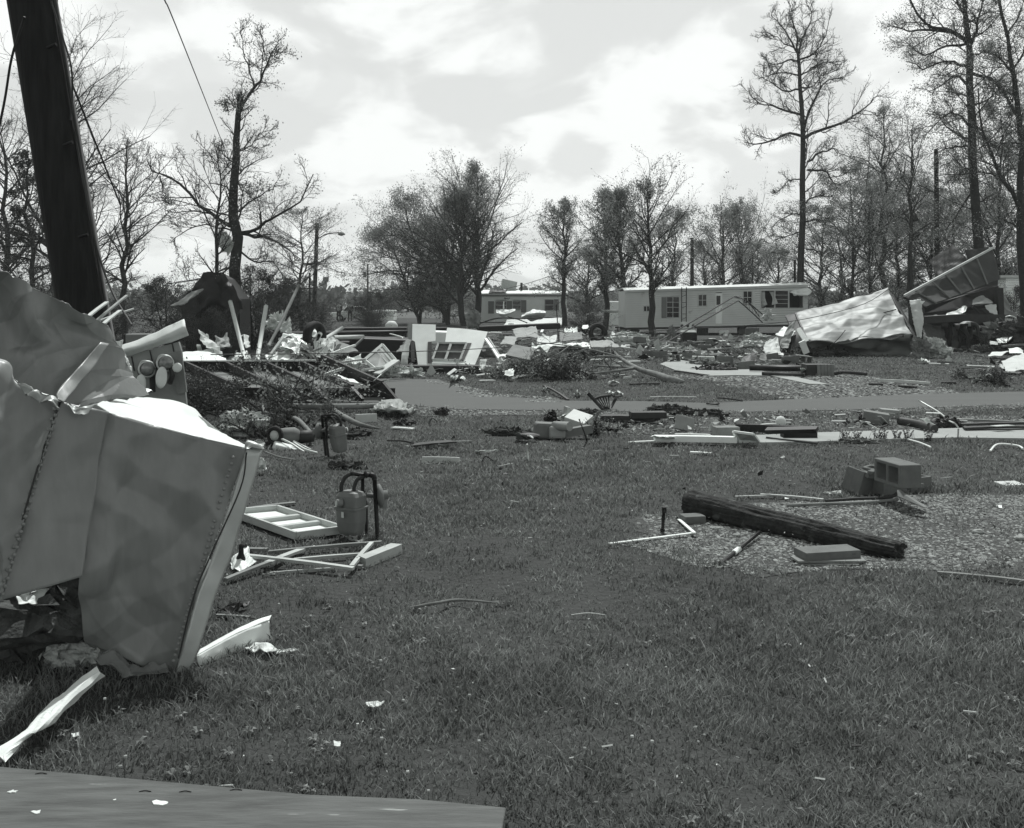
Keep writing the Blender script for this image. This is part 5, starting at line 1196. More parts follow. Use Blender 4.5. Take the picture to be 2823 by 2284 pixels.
scrap('white flat strip lying inside the chassis hitch', [[('E', 1420, 855, None, 18.4), ('E', 1490, 870, None, 18.3)], [('E', 1580, 930, None, 17.6), ('E', 1690, 945, None, 17.5)]], m_white, .03, .3, 71)
scrap('bright white roof slab resting on the chassis at its left', [[('E', 100, 690, None, 20.6), ('E', 390, 655, None, 20.8), ('E', 470, 700, None, 20.6)], [('E', 100, 765, None, 19.8), ('E', 390, 750, None, 19.8), ('E', 540, 745, None, 19.8)]], m_white, .03, .4, 72, thick=.04, name='roof_slab', cat='roof slab')
scrap('torn white sheet on the chassis between the posts and the tire', [[('E', 860, 700, None, 20.6), ('E', 1080, 655, None, 20.8)], [('E', 880, 745, None, 20), ('E', 1070, 740, None, 20)]], m_white, .08, .3, 73)
rod('thick pale round log lying along the near side of the chassis', [('E', 1050, 1135, .09), ('E', 1450, 1140, .09), ('E', 1870, 1130, .09)], [.085, .09, .08], m_woodold, 'log', 'log', 14)
scrap('clear crumpled plastic sheet at the right end of the round log', [[('E', 1850, 1095, None, 16.4), ('E', 1930, 1085, None, 16.6), ('E', 2020, 1110, None, 16.4)], [('E', 1790, 1150, .1), ('E', 1950, 1150, .16), ('E', 2090, 1180, .06)], [('E', 1740, 1190, .01), ('E', 1930, 1200, .03), ('E', 2140, 1195, .01)]], MATS['plastic_sheet'], .10, .25, 74, n=24, k=24, name='plastic_sheet', cat='plastic sheet')
# fallen limbs and brush by the chassis
rod('thick barked log slanting down to the grass in front of the chassis', [('E', 1400, 1092, None, 15.6), ('E', 1440, 1160, None, 15.2), ('E', 1530, 1225, .12), ('E', 1650, 1285, .07), ('E', 1770, 1315, .04), ('E', 1830, 1325, .02)], [.05, .06, .065, .06, .035, .01], m_barkpale, 'log', 'log', 12)
rod('crooked limb curving over the brush pile to the barrel', [('E', 840, 1130, None, 14), ('E', 870, 1190, None, 13.6), ('E', 1030, 1220, None, 13.2), ('E', 1130, 1245, None, 12.8), ('E', 1210, 1320, None, 12.2), ('E', 1270, 1390, None, 11.8)], [.03, .035, .04, .05, .05, .04], m_barkpale, 'fallen_limb', 'limb', 12)
rod('dark crooked limb crossing under the thick barked log', [('E', 1270, 1290, .08), ('E', 1330, 1235, .12), ('E', 1430, 1230, .12), ('E', 1540, 1262, .06)], [.02, .03, .035, .03], m_bark, 'fallen_limb', 'limb')
rod('tall broken stem leaning over the brush pile', [('E', 870, 960, None, 15), ('E', 960, 1090, None, 14.6), ('E', 1050, 1200, None, 14)], [.02, .03, .04], m_bark, 'fallen_limb', 'limb')
def brush(label, base_pts, n, H, seed, spread, leafm=m_leafd, per=6, leaf=.04, name='brush_pile', cat='brush pile', dirx=(-1, 0)):
    rg = np.random.default_rng(seed); c = sum((PT(p) for p in base_pts), Vector()) / len(base_pts); P0 = []
    for i in range(n):
        a = PT(base_pts[i % len(base_pts)]) + Vector((rg.normal() * spread, rg.normal() * spread * .6, 0)); a.z = rg.uniform(.02, H * .35)
        d = Vector((rg.normal() + dirx[0], rg.normal() * .6 + dirx[1], rg.uniform(.0, .9))).normalized(); L = rg.uniform(.6, 1.6) * H * 1.6
        P0.append([a, a + d * L * .5, a + d * L + Vector((0, 0, -.1 * L))])
    P = np.array([catmull(np.array([tuple(q) for q in p]), 6) for p in P0]); R = np.tile(np.linspace(.02, .006, 6), (n, 1)) * rg.uniform(.6, 1.6, (n, 1))
    B1, R1 = spawn(P, R, 8, .15, 1, 45, lambda t_, L: L * .5, rg, .05, .25, 5, .5, .004)
    B2, R2 = spawn(B1, R1, 6, .15, 1, 45, lambda t_, L: L * .5, rg, .05, .25, 3, .5, .003)
    for a_ in (P, B1, B2): a_[..., 2] = np.maximum(a_[..., 2], .02)
    return finish(name, label, cat, (c.x, c.y, 0), [(P, R, 6)], [(B1, R1, 3), (B2, R2, 3)], [(B2, per, leaf, .04)] if per else [], rg, m_bark, leafm)
brush('big dark evergreen brush pile in front of the chassis', [('E', 250, 1150), ('E', 450, 1200), ('E', 620, 1220), ('E', 480, 1080), ('E', 350, 1080)], 52, .26, 81, .4, per=5, leaf=.022)
brush('leafy twigs sprouting beside the broken stem at the chassis', [('E', 1000, 1180), ('E', 1090, 1150)], 10, .5, 82, .15, m_leaf, 3, .03, dirx=(.1, 0))
lump('large fluffy insulation bale torn open behind the edge trim', ('E', 690, 1385), (.62, .4, .42), m_ins, 83, rough=.8, n=34)
lump('low ragged insulation heap left of the fluffy bale', ('E', 560, 1400), (.45, .35, .25), m_ins, 84, rough=.9)
# mower
c = G('E', 1000, 1480); t = thing('lawn_mower', 'overturned mower with small wheel and rounded tank beside the brush pile', 'lawn mower', tuple(c))
k_ = c.y / FP / 3.066
def q3(x, y, dy=0): return W('E', x, y, c.y + dy)
mb = MB(); mb.lathe([(.001, -.16), (.06, -.15), (.095, -.1), (.1, 0), (.095, .1), (.06, .15), (.001, .16)], 18, Matrix.Translation(q3(1045, 1388, .1)) @ Euler((0, math.radians(84), 0)).to_matrix().to_4x4()); mb.build('tank', m_midgrey, t)
mb = MB(); mb.lathe([(.05, -.1), (.075, -.08), (.078, 0), (.07, .12), (.02, .13)], 16, Matrix.Translation(q3(1185, 1395, .15)) @ Euler((0, math.radians(84), 0)).to_matrix().to_4x4()); mb.build('muffler', m_dark, t)
Mw = Matrix.Translation(q3(945, 1383, -.08)) @ Euler((math.radians(90), 0, math.radians(-20))).to_matrix().to_4x4()
mb = MB(); a_ = np.linspace(0, math.tau, 25); mb.tube([Mw @ Vector((math.cos(q) * .085, math.sin(q) * .085, 0)) for q in a_], .028, 10, False); wo = mb.build('wheel', m_rubber, t)
mb = MB(); mb.lathe([(.058, -.018), (.06, .018), (.02, .03), (.001, .03)], 14, Mw); mb.build('rim', m_offw, wo)
mb = MB(); mb.prism([q3(850, 1440), q3(960, 1400), q3(1010, 1470), q3(980, 1530), q3(880, 1520)], .3, dirv=(0, 1, 0)); bevel(mb.build('deck', m_black, t), .02, 2)
mb = MB(); mb.tube(smooth_path([q3(975, 1400, -.1), q3(1080, 1450, -.2), q3(1170, 1510, -.3), q3(1270, 1560, -.35)], 12), .012, 6); mb.tube([q3(1100, 1430, -.1), q3(1300, 1530, -.2)], .010, 6); mb.build('handlebar', m_alu, t)
mb = MB(); mb.box(q3(1040, 1500, -.15), (.3, .16, .1), Euler((.2, .3, .4)).to_matrix()); bevel(mb.build('engine_cover', m_white_dirty, t), .02, 2)
rod('dark steel bar lying on the grass behind the edge trim', [('E', 850, 1515, .05), ('E', 980, 1565, .03), ('E', 1120, 1590, .02)], .016, m_midgrey, 'steel_bar', 'bar')
rod('thin white conduit in front of the overturned mower', [('E', 1100, 1440, .12), ('E', 1200, 1500, .06), ('E', 1300, 1530, .01)], .012, m_white, 'conduit', 'conduit')

# ------------------------------------------------------------ gas meters
def gas_meter(label):
    t = thing('gas_meter', label, 'gas meter', tuple(G('M', 1300, 868)))
    S = 1163.0
    def q(x, y, dy=0): return ((x - 1300) / S, dy, (872 - y) / S)
    L0 = Matrix.Identity(4)
    def part(mb, n, m, par=t): return mb.build(n, m, par, M=L0)
    yaw = math.radians(-28); c = ((1135 - 1300) / S, -.03, 0)
    def ring(hw, hd, z, r=.02):
        pts = []
        for sx, sy in ((1, 1), (-1, 1), (-1, -1), (1, -1)):
            for k in range(4):
                a = (0 if (sx, sy) == (1, 1) else 90 if (sx, sy) == (-1, 1) else 180 if (sx, sy) == (-1, -1) else 270) + k * 30
                pts.append((sx * (hw - r) + math.cos(math.radians(a)) * r, sy * (hd - r) + math.sin(math.radians(a)) * r))
        ca, sa = math.cos(yaw), math.sin(yaw)
        return [(c[0] + x * ca - y * sa, c[1] + x * sa + y * ca, z) for x, y in pts]
    def loft(rs, n, m):
        mb = MB(); k = len(rs[0]); v = [p for r in rs for p in r]; F = [(i * k + j, i * k + (j + 1) % k, (i + 1) * k + (j + 1) % k, (i + 1) * k + j) for i in range(len(rs) - 1) for j in range(k)]
        F += [tuple(range(k - 1, -1, -1)), tuple(range((len(rs) - 1) * k, len(rs) * k))]; mb.add(v, F); return bevel(part(mb, n, m), .003, 2)
    zz = lambda y: (872 - y) / S
    loft([ring(.072, .052, zz(828)), ring(.082, .060, zz(800)), ring(.092, .068, zz(720)), ring(.094, .070, zz(612))], 'case', mm)
    loft([ring(.104, .080, zz(618)), ring(.104, .080, zz(598))], 'flange', mm)
    loft([ring(.094, .070, zz(600)), ring(.092, .068, zz(510)), ring(.078, .055, zz(480)), ring(.05, .035, zz(468))], 'cover', mm)
    Mi = Matrix.Translation((c[0] - .075, c[1] - .055, zz(560))) @ Euler((math.radians(90), 0, math.radians(-62))).to_matrix().to_4x4()
    mb = MB(); mb.lathe([(.001, .022), (.026, .022), (.03, .017), (.03, -.02)], 18, Mi); o = part(mb, 'index_box', mm)
    mb = MB(); mb.lathe([(.0005, .0245), (.02, .0245), (.022, .022)], 16, Mi); mb.build('dial', m_white_dirty, o, M=L0)
    mb = MB(); mb.box((c[0] - .05, c[1] - .072, zz(655)), (.03, .002, .04), Euler((0, 0, yaw - .35)).to_matrix()); part(mb, 'label_plate', m_white_dirty)
    mb = MB(); mb.tube(smooth_path([q(1060, 500, -.02), q(1050, 440, -.02), q(1075, 370, -.01), q(1120, 338, 0), q(1180, 335, .01)], 16), .015, 10); mb.tube([q(1060, 520, -.02), q(1058, 470, -.02)], .024, 10); part(mb, 'inlet_pipe', m_dark)
    mb = MB(); mb.tube(smooth_path([q(1165, 500, -.03), q(1160, 440, -.03), q(1190, 375, -.02), q(1240, 355, 0)], 14), .014, 10); mb.tube([q(1165, 520, -.03), q(1163, 465, -.03)], .025, 10); part(mb, 'outlet_pipe', m_dark)
    mb = MB(); mb.tube([q(1120, 330), q(1230, 345), q(1300, 348)], .015, 10); mb.tube([q(1235, 330), q(1275, 350)], .022, 8); mb.tube(smooth_path([q(1290, 345), q(1318, 352), q(1326, 385)], 8), .020, 10); mb.tube([q(1326, 380), q(1338, 600), q(1352, 885)], .0155, 12); part(mb, 'riser_pipe', m_black)
    mb = MB(); mb.tube([q(1215, 350, .05), q(1217, 480, .05), q(1243, 620, .06), q(1250, 885, .06)], .014, 10); part(mb, 'riser_pipe', m_black)
    Mr = Matrix.Translation(q(1362, 530, .05)) @ Euler((0, math.radians(84), math.radians(14))).to_matrix().to_4x4()
    mb = MB(); mb.lathe([(.03, -.04), (.06, -.02), (.084, -.008), (.086, .008), (.06, .022), (.034, .03), (.03, .06), (.001, .062)], 22, Mr); mb.tube([q(1250, 520, .03), q(1300, 530, .05), q(1345, 532, .05)], .018, 10)
    mb.lathe([(.03, -.03), (.032, .03), (.001, .034)], 12, Matrix.Translation(q(1395, 595, .04))); part(mb, 'regulator', m_midgrey)
    return t
mm = mat('meter_paint', .17, .15, 9, .5, .1, 60, spots=(9, .68, .09))
gm_ = gas_meter('upright grey gas meter on pipes standing in the lawn left of centre')
g2 = gm_.copy(); COL.objects.link(g2); c = G('E', 1400, 1555); g2.location = c; g2.rotation_euler = (math.radians(-6), math.radians(5), math.radians(150)); g2.scale = (1, 1, 1)
g2['label'] = 'farther gas meter beside the overturned mower and fallen limbs'
for a in (gm_, g2): a['group'] = 'gas meters in the lawn'
for ch in gm_.children:
    k = ch.copy(); COL.objects.link(k); k.parent = g2
    for gc in ch.children:
        k2 = gc.copy(); COL.objects.link(k2); k2.parent = k
scrap('crumpled pale wrapper at the foot of the near gas meter', [[('M', 1075, 835, .03), ('M', 1180, 880, .03), ('M', 1290, 865, .04)], [('M', 1090, 880, .01), ('M', 1180, 900, .03), ('M', 1300, 890, .01)]], m_woodold, .05, .08, 85)

# ------------------------------------------------------------ framed panel and laths near the meter
A_, B_, C_, D_4 = G('M', 110, 702), G('M', 505, 668), G('M', 1060, 850), G('M', 665, 905)
t = thing('framed_panel', 'white-backed wooden frame panel with two cross bars lying left of the gas meter', 'panel', tuple((A_ + C_) / 2))
mb = MB(); mb.prism([p + Vector((0, 0, .03)) for p in (A_, B_, C_, D_4)], .01, dirv=(0, 0, -1)); mb.build('backing', m_white, t)
mb = MB(); up4 = Vector((0, 0, .045))
for a, b in ((A_, B_), (B_, C_), (C_, D_4), (D_4, A_)): mb.beam(a + up4, b + up4, .022, .055)
mb.build('frame', m_wood, t)
for s_ in (.42, .72):
    mb = MB(); mb.beam(A_.lerp(D_4, s_ - .02) + up4, B_.lerp(C_, s_ - .04) + up4, .05, .03); mb.build('cross_bar', m_wood, t)
GL = 'thin wooden laths by the lumber block'
L_ = [('lowest lath running from under the edge trim', (70, 1222, .03), (430, 1078, .05), .035, m_woodold), ('pale lath crossing over to the corner of the lath frame', (430, 1080, .05), (720, 965, .03), .05, m_wood),
      ('longest lath slanting down to the right', (230, 1018, .06), (1150, 1128, .05), .035, m_wood), ('short lath joining the frame tip', (1140, 1108, .02), (1226, 1112, .02), .03, m_woodold),
      ('short lath slanting up behind the lumber block', (1135, 1112, .05), (1300, 912, .05), .03, m_wood), ('far long lath nearly level behind the others', (430, 990, .03), (1385, 905, .04), .03, m_woodold),
      ('middle lath ending at the lumber block', (640, 1055, .03), (1200, 1008, .03), .025, m_wood), ('stub of lath at the upper left of the lath frame', (270, 965, .03), (420, 968, .03), .04, m_woodold), ('thinnest lath in the grass below the lath frame', (440, 1172, .012), (990, 1130, .012), .012, m_wood),
      ('dark stub leaning beside the white paper', (215, 935, .12), (270, 1000, .02), .04, m_dark)]
for lab, a, b, w_, mt in L_: plank(lab, ('M',) + a, ('M',) + b, w_, .018, mt, name='lath', cat='lath', group=GL, warp=.006)
t1_ = plank('squared pale lumber block lying end-on right of the laths', ('M', 1222, 1075, .033), ('M', 1512, 958, .033), .085, .065, m_wood, name='lumber_block', cat='lumber', warp=0, seed=4)
plank('thin board lying in the grass behind the framed panel', ('M', 265, 622, .02), ('M', 655, 572, .02), .05, .015, m_woodold)
scrap('crumpled white paper under the dark bell shape by the laths', [[('M', 90, 1090, .02), ('M', 180, 960, .10), ('M', 230, 935, .10)], [('M', 100, 1150, .01), ('M', 200, 1120, .05), ('M', 330, 1090, .02)]], m_white, .05, .1, 86, name='paper_sheet', cat='paper')
mb = MB(); c = G('M', 190, 1130); mb.lathe([(.001, 0), (.045, .004), (.05, .02), (.035, .06), (.018, .10), (.014, .14), (.02, .16), (.001, .17)], 16, LM(c, (.15, .1, 0))); single(mb, 'bell_ornament', m_black, 'dark bell-shaped fitting standing on white paper by the edge trim', 'fitting')
rod('curved twig lying in the lawn below the gas meter', [('M', 1630, 1460, .02), ('M', 1850, 1420, .05), ('M', 2000, 1395, .03), ('M', 2160, 1400, .04), ('J', 330, 1510, .02)], [.008, .009, .008, .006, .004], m_barkpale, 'twig', 'twig')
for i, (x, y, lab) in enumerate(((1035, 1935, 'small pale leaf scrap in the near lawn'), (930, 2046, 'tiny pale chip in the near lawn'), (208, 2022, 'small light scrap beside the bent channel'))):
    scrap(lab, [[('T', x - 28, y, .03), ('T', x + 26, y - 3, .03)], [('T', x - 20, y + 14, .03), ('T', x + 14, y + 10, .03)]] if i == 0 else [[('T', x - 10, y, .03), ('T', x + 10, y - 2, .03)], [('T', x - 8, y + 9, .03), ('T', x + 9, y + 8, .03)]], m_white_dirty, .01, .03, 87 + i, n=6, k=6, edge=.004)

brush('tangle of snapped laths and twigs at the foot of the white posts', [('E', 560, 760, None, 19.5), ('E', 760, 760, None, 19.4), ('E', 960, 730, None, 19.6)], 16, .3, 601, .25, m_leaf, 1, .02, name='splinter_tangle', cat='debris tangle')
brush('tangle of snapped wood around the tire and sloping timber', [('E', 1200, 640, None, 21), ('E', 1400, 660, None, 21), ('E', 1560, 640, None, 21)], 16, .32, 602, .3, m_leaf, 1, .02, name='splinter_tangle', cat='debris tangle')
brush('broken branches heaped beside the overturned mower', [('E', 860, 1420), ('E', 1060, 1330), ('E', 1240, 1300)], 14, .2, 603, .15, m_leafd, 2, .02)
for i, (a, b, c, d, Y_, w_, m_, lab) in enumerate(((900, 720, 1010, 560, 20.2, .06, m_wood, 'pale stud leaning left of the folded pale sheet'), (1040, 770, 1340, 640, 20, .08, m_woodold, 'weathered stud crossing under the tire'), (1400, 700, 1620, 620, 22, .07, m_white_dirty, 'dirty white stud right of the tire rubble'), (1480, 770, 1700, 740, 21, .09, m_wood, 'pale stud lying beyond the chassis hitch'), (240, 735, 520, 640, 20.6, .07, m_woodold, 'weathered board slanting over the bright roof slab'), (1560, 690, 1690, 560, 24, .05, m_midgrey, 'grey stud standing aslant left of the foil sheet'), (700, 1240, 1000, 1300, 13, .05, m_wood, 'pale lath on the twigs before the brush pile'), (1250, 1270, 1420, 1300, 13.2, .05, m_offw, 'white lath beneath the thick barked log'), (300, 620, 330, 760, 20.8, .08, m_offw, 'upright white board stub behind the meter board'))):
    plank(lab, ('E', a, b, None, Y_), ('E', c, d, None, Y_ + .5), w_, .04, m_, name='stud', cat='stud')
# ------------------------------------------------------------ right foreground: fallen pole, blocks, pipes
a, b = G('J', 1740, 835, .10), G('K', 1270, 1085, .09)
a = W('J', 1742, 768, 7.85); b = W('K', 1298, 1040, 6.5)
t = thing('fallen_pole', 'charred-looking dark weathered pole section lying across the gravel pad', 'pole section', tuple(((a + b) / 2).xy) + (0,))
d_ = (b - a); ax = d_.normalized(); uu = ax.cross(Vector((0, 0, 1))).normalized(); vv = ax.cross(uu); K_, n_ = 90, 72; ang_ = np.arange(n_ + 1) * math.tau / n_
P = np.zeros((K_, n_ + 1, 3))
for i, s_ in enumerate(np.linspace(0, 1, K_)):
    c = a + d_ * s_; r = .106 - .026 * s_ + (0.006 * math.exp(-((s_ - .02) / .05) ** 2))
    g_ = vnoise(np.c_[np.cos(ang_) * 3.2, np.sin(ang_) * 3.2, np.full(n_ + 1, s_ * 2.4)], 15, 3); h_ = vnoise(np.c_[np.cos(ang_) * 9, np.sin(ang_) * 9, np.full(n_ + 1, s_ * 5.)], 16, 2)
    rr = r - .018 * np.clip(g_ - .1, 0, 1) - .010 * np.abs(h_) + .004 * vnoise(np.c_[np.cos(ang_) * 22, np.sin(ang_) * 22, np.full(n_ + 1, s_ * 14.)], 18, 2)
    if s_ > .9: rr = rr * (1 - (s_ - .9) * 1.6 * (.5 + .5 * np.abs(h_)))
    if s_ < .02: rr = rr * .92
    P[i] = np.array(c) + (np.cos(ang_) * rr)[:, None] * np.array(uu) + (np.sin(ang_) * rr)[:, None] * np.array(vv)
P[-1] = P[-1] + np.array(ax)[None] * (vnoise(P[-1] * 30, 4, 2) * .03)[:, None]
mb = MB(); mb.grid(P, thick=0)
for k, sgn in ((0, -1), (K_ - 1, 1)):
    cc_ = P[k].mean(0) - np.array(ax) * .01 * sgn; o_ = len(P[k]); mb.add(np.concatenate([P[k], [cc_]]), [(j, j + 1, o_) if sgn < 0 else (j + 1, j, o_) for j in range(n_)])
mb.build('trunk', mat('weathered_lit_pole', .028, .8, 14, .9, 1.0, 45, det=9, spots=(10, .6, .08)), t)  # paler spots paint lit grey streaks onto the weathered wood
mb = MB()
for k, (x_, y_, e, f, r_) in enumerate(((1230, 1060, 1390, 1105, .012), (1200, 1080, 1310, 1110, .016), (1180, 1000, 1290, 1040, .012), (1150, 1060, 1245, 1118, .012))): mb.tube([W('K', x_, y_, 6.55), W('K', (x_ + e) / 2, (y_ + f) / 2 + 4, 6.5), W('K', e, f, 6.42)], [r_, r_ * .8, .002], 6)
mb.build('splinters', m_darkwood, t)
solid_block('grey block under the thick left end of the fallen pole section', ('J', 1768, 915), (.17, .13, .06), (0, 0, 12))
solid_block('flat grey solid block resting on two boards in front of the fallen pole', ('K', 812, 1068, .03), (.39, .17, .052), (0, 0, 12), .026, bv=.004)
plank('upper pale board under the flat grey block', ('K', 588, 1088, .025), ('K', 1055, 1085, .025), .14, .012, m_woodold, warp=.002)
plank('lower curved board under the flat grey block', ('K', 605, 1105, .008), ('K', 1010, 1108, .008), .15, .012, m_woodold, warp=.002)
rod('black pipe with a white taped band leaning on the fallen pole', [('K', 352, 905, None, 7.05), ('K', 90, 1118, .01)], .013, m_black)
mb = MB(); p, q = W('K', 352, 905, 7.05), G('K', 90, 1118, .01); mb.tube([p.lerp(q, .55), p.lerp(q, .68)], .019, 8); single(mb, 'tape_band', m_white, 'white tape wrapped round the leaning black pipe', 'tape')
t = thing('pipe_stub', 'short black pipe stub standing upright at the left edge of the gravel pad', 'pipe', tuple(G('J', 1545, 990)))
p = G('J', 1545, 990); q = W('J', 1558, 812, p.y); mb = MB(); mb.tube([p, q], .012, 10); mb.build('tube', m_black, t); mb = MB(); mb.tube([q - Vector((0, 0, .03)), q + Vector((0, 0, .012))], .018, 8); mb.build('cap', m_black, t); mb = MB(); mb.tube([p.lerp(q, .05), p.lerp(q, .16)], .018, 8); mb.build('coupling', m_black, t)
t = thing('trim_strip', 'bent white L-shaped trim strip lying on grass and gravel by the pipe stub', 'trim', tuple(G('J', 1500, 1030)))
mb = MB(); mb.beam(G('J', 1150, 1072, .015), G('J', 1788, 990, .03), .022, .008); mb.build('long_arm', m_white, t)
mb = MB(); mb.beam(G('J', 1782, 992, .039), G('J', 1668, 892, .02), .026, .008); mb.build('short_arm', m_white, t)
GB = 'concrete blocks heaped beside the gravel pad'
block('upright top block of the heap showing two dark cores', ('K', 1288, 585, .165), (90, 0, -80), .105, GB, (1.02, 1.02, 1.02))
block('left block of the heap standing tilted on its end', ('K', 1035, 640), (0, 0, -66), .10, GB, (.55, .95, 1.12), tilt=17)
block('middle low block of the heap with its cores open upward', ('K', 1225, 648), (0, 0, 25), .085, GB, (.72, .9, .75))
block('right rear block of the heap beneath the top block', ('K', 1400, 625), (0, 0, 25), .07, GB, (.65, .9, .7))
block('rear middle block of the heap under the broken pieces', ('K', 1170, 600), (0, 5, -40), .09, GB, (.7, 1, .9))
solid_block('small brick piece on top at the back of the concrete block heap', ('K', 1112, 535, .16), (.12, .09, .045), (4, 6, 15))
solid_block('broken chip on the brick piece at the back of the heap', ('K', 1118, 510, .205), (.08, .06, .035), (4, -6, 40), bv=.012)
solid_block('flat stone between the top block and the right rear block', ('K', 1405, 598, .125), (.13, .09, .04), (2, 8, 28))
rod('upper dark curved handle bar running left from the heap blade', [('K', 800, 692, .04), ('K', 1000, 678, .05), ('K', 1230, 668, .05), ('K', 1285, 640, .08)], .013, m_dark, 'handle_bar', 'bar')
rod('lower pale curved handle bar below the dark one by the heap', [('K', 540, 722, .02), ('K', 800, 712, .03), ('K', 1100, 700, .03), ('K', 1290, 682, .03)], .013, m_woodold, 'handle_bar', 'bar')
mb = MB(); mb.prism([W('K', 1283, 622, 8.0), W('K', 1300, 618, 8.02), W('K', 1490, 738, 7.75), W('K', 1470, 742, 7.7), W('K', 1288, 668, 7.95)], .02, dirv=(0, -.6, .4)); bevel(single(mb, 'blade', m_midgrey, 'grey curved blade lying in front of the concrete block heap', 'blade'), .004)
plank('left thin wooden strip in the grass left of the heap', ('K', 190, 664, .02), ('K', 470, 658, .02), .02, .012, m_wood)
plank('thin wooden strip running from the heap bars into the grass', ('K', 360, 648, .03), ('K', 785, 682, .02), .03, .012, m_wood)
scrap('small white flat chip left of the heap bars', [[('K', 525, 672, .02), ('K', 552, 672, .03)], [('K', 525, 690, .01), ('K', 552, 688, .01)]], m_white, .005, .05, 101, n=5, k=5, edge=0)
scrap('pale splinter scrap at the left foot of the block heap', [[('K', 795, 632, .02), ('K', 905, 618, .04)], [('K', 830, 645, .01), ('K', 915, 645, .02)]], m_wood, .02, .05, 102, n=8, k=8)
solid_block('small pale slab lying on the grass at the right edge beyond the pad', ('K', 2050, 595), (.22, .16, .035), (3, 0, 10), m=m_offw, name='slab', cat='slab')
scrap('tiny white square chip on the gravel at right', [[('K', 1970, 720, .02), ('K', 1995, 720, .02)], [('K', 1975, 742, .01), ('K', 1998, 745, .01)]], m_white, .003, .05, 103, n=4, k=4, edge=0)
for i, (x_, y_, s_, lab) in enumerate(((1835, 915, .1, 'pale flat stone in the middle of the gravel pad at right'), (2120, 960, .1, 'pale round stone at the right edge of the gravel pad'), (560, 560, .03, 'small white stone chip in the grass above the fallen pole'), (1400, 1085, .07, 'pale stone just right of the splintered pole end'), (60, 890, .08, 'pale stone under the left half of the fallen pole'), (200, 935, .07, 'stone beside the black taped pipe'))):
    lump(lab, ('K', x_, y_), (s_, s_ * .7, s_ * .5), m_concl if i != 3 else m_woodold, 110 + i, 'stone', 'stone', .25, 10)
plank('half-buried long thin board ridge in the grass below the gravel pad', ('K', 1560, 1180, .02), ('K', 2200, 1245, .02), .03, .02, m_midgrey)
rod('white bent tubing lying in the grass at the right edge', [('K', 1915, 355, .02), ('K', 1970, 308, .05), ('K', 2100, 318, .04), ('K', 2140, 338, .03)], .012, m_white, 'bent_tube', 'tube')
rod('pale slim stick on the grass below the near walk', [('K', 1360, 275, .05), ('K', 1440, 298, .04), ('K', 1515, 328, .02)], .011, m_white, 'stick', 'stick')
rod('dark thin stick lying across the near walk', [('K', 400, 262, .05), ('K', 560, 282, .05), ('K', 745, 303, .05)], .010, m_bark, 'stick', 'stick')
lump('dark crushed leafy clump at the near walk edge', ('K', 1010, 302), (.5, .12, .08), m_midgrey, 120, 'debris_clump', 'clump', .9)
rg = np.random.default_rng(8)
for i, x_ in enumerate((935, 1015, 1150, 1195, 1285, 1360, 1500)):
    c = G('K', x_, 290 - rg.uniform(0, 5)); mb = MB(); n_b = 26
    for k in range(n_b):
        a_ = rg.uniform(0, 6.28); h_ = rg.uniform(.05, .15); mb.tube([c + Vector((rg.normal() * .04, rg.normal() * .03, 0)), c + Vector((math.cos(a_) * h_ * .5, math.sin(a_) * h_ * .4, h_))], [.004, .001], 3, False)
        q = c + Vector((math.cos(a_) * h_ * .5, math.sin(a_) * h_ * .4, h_)); s_ = .014; mb.add([q + Vector((-s_, 0, 0)), q + Vector((0, s_, .01)), q + Vector((s_, 0, .012)), q + Vector((0, -s_, 0))], [(0, 1, 2, 3)])
    single(mb, 'weed', m_leafd, ['leftmost weed tuft on the near walk edge', 'weed tuft by the dark leafy clump on the near walk', 'weed tuft in the middle of the near walk edge', 'low weed right of the middle tuft on the near walk', 'weed tuft left of the pale slim stick', 'dense weed tuft behind the pale slim stick end', 'rightmost weed tuft on the near walk edge'][i], 'weed', 'weeds along the near walk')

# ------------------------------------------------------------ strip of debris along the near walk and bed
plank('long white fascia board lying level at the walk left end', ('J', 1490, 292, .07), ('J', 2080, 302, .07), .10, .07, m_white, warp=.003)
plank('thin white strip in the grass left of the fascia board', ('J', 1300, 322, .02), ('J', 1640, 312, .03), .04, .015, m_white)
plank('pale board behind the white fascia board', ('J', 1640, 268, .05), ('J', 1900, 272, .05), .06, .03, m_offw)
scrap('torn white corner piece of fascia propped by the fascia board', [[('J', 1465, 275, .12), ('J', 1640, 285, .12)], [('J', 1490, 300, .04), ('J', 1640, 300, .04)]], m_white, .02, .1, 121)
solid_block('pale concrete block on the walk left end beside the white frame', ('K', 125, 252, .03), (.30, .19, .12), (0, 0, 8), m=m_woodold)
t = thing('picture_frame', 'white framed panel lying tilted on the walk end', 'frame', tuple(G('K', 260, 285)))
c4 = [W('K', 178, 222, 11.6), W('K', 310, 240, 11.5), G('K', 350, 296, .03), G('K', 212, 285, .05)]
mb = MB()
for k in range(4): mb.beam(c4[k], c4[(k + 1) % 4], .035, .025)
mb.build('frame', m_white, t); mb = MB(); mb.prism([p + Vector((0, .02, 0)) for p in c4], .008, dirv=(0, 1, 0)); mb.build('panel', m_white_dirty, t)
scrap('white rag at the foot of the framed panel on the walk', [[('K', 200, 292, .04), ('K', 260, 288, .05)], [('K', 210, 305, .01), ('K', 340, 308, .01)]], m_white, .05, .08, 122)
plank('splintered plank lying right of the pale block behind the walk', ('K', 180, 212, .04), ('K', 285, 198, .05), .05, .03, m_wood)
mb = MB(); p, q = G('K', 330, 225, .07), G('K', 752, 235, .08)
mb.beam(G('K', 520, 246, .07) + Vector((0, .1, 0)), G('K', 750, 246, .07) + Vector((0, .1, 0)), .16, .14); mb.beam(G('K', 195, 195, .07), G('K', 660, 212, .09), .07, .10)
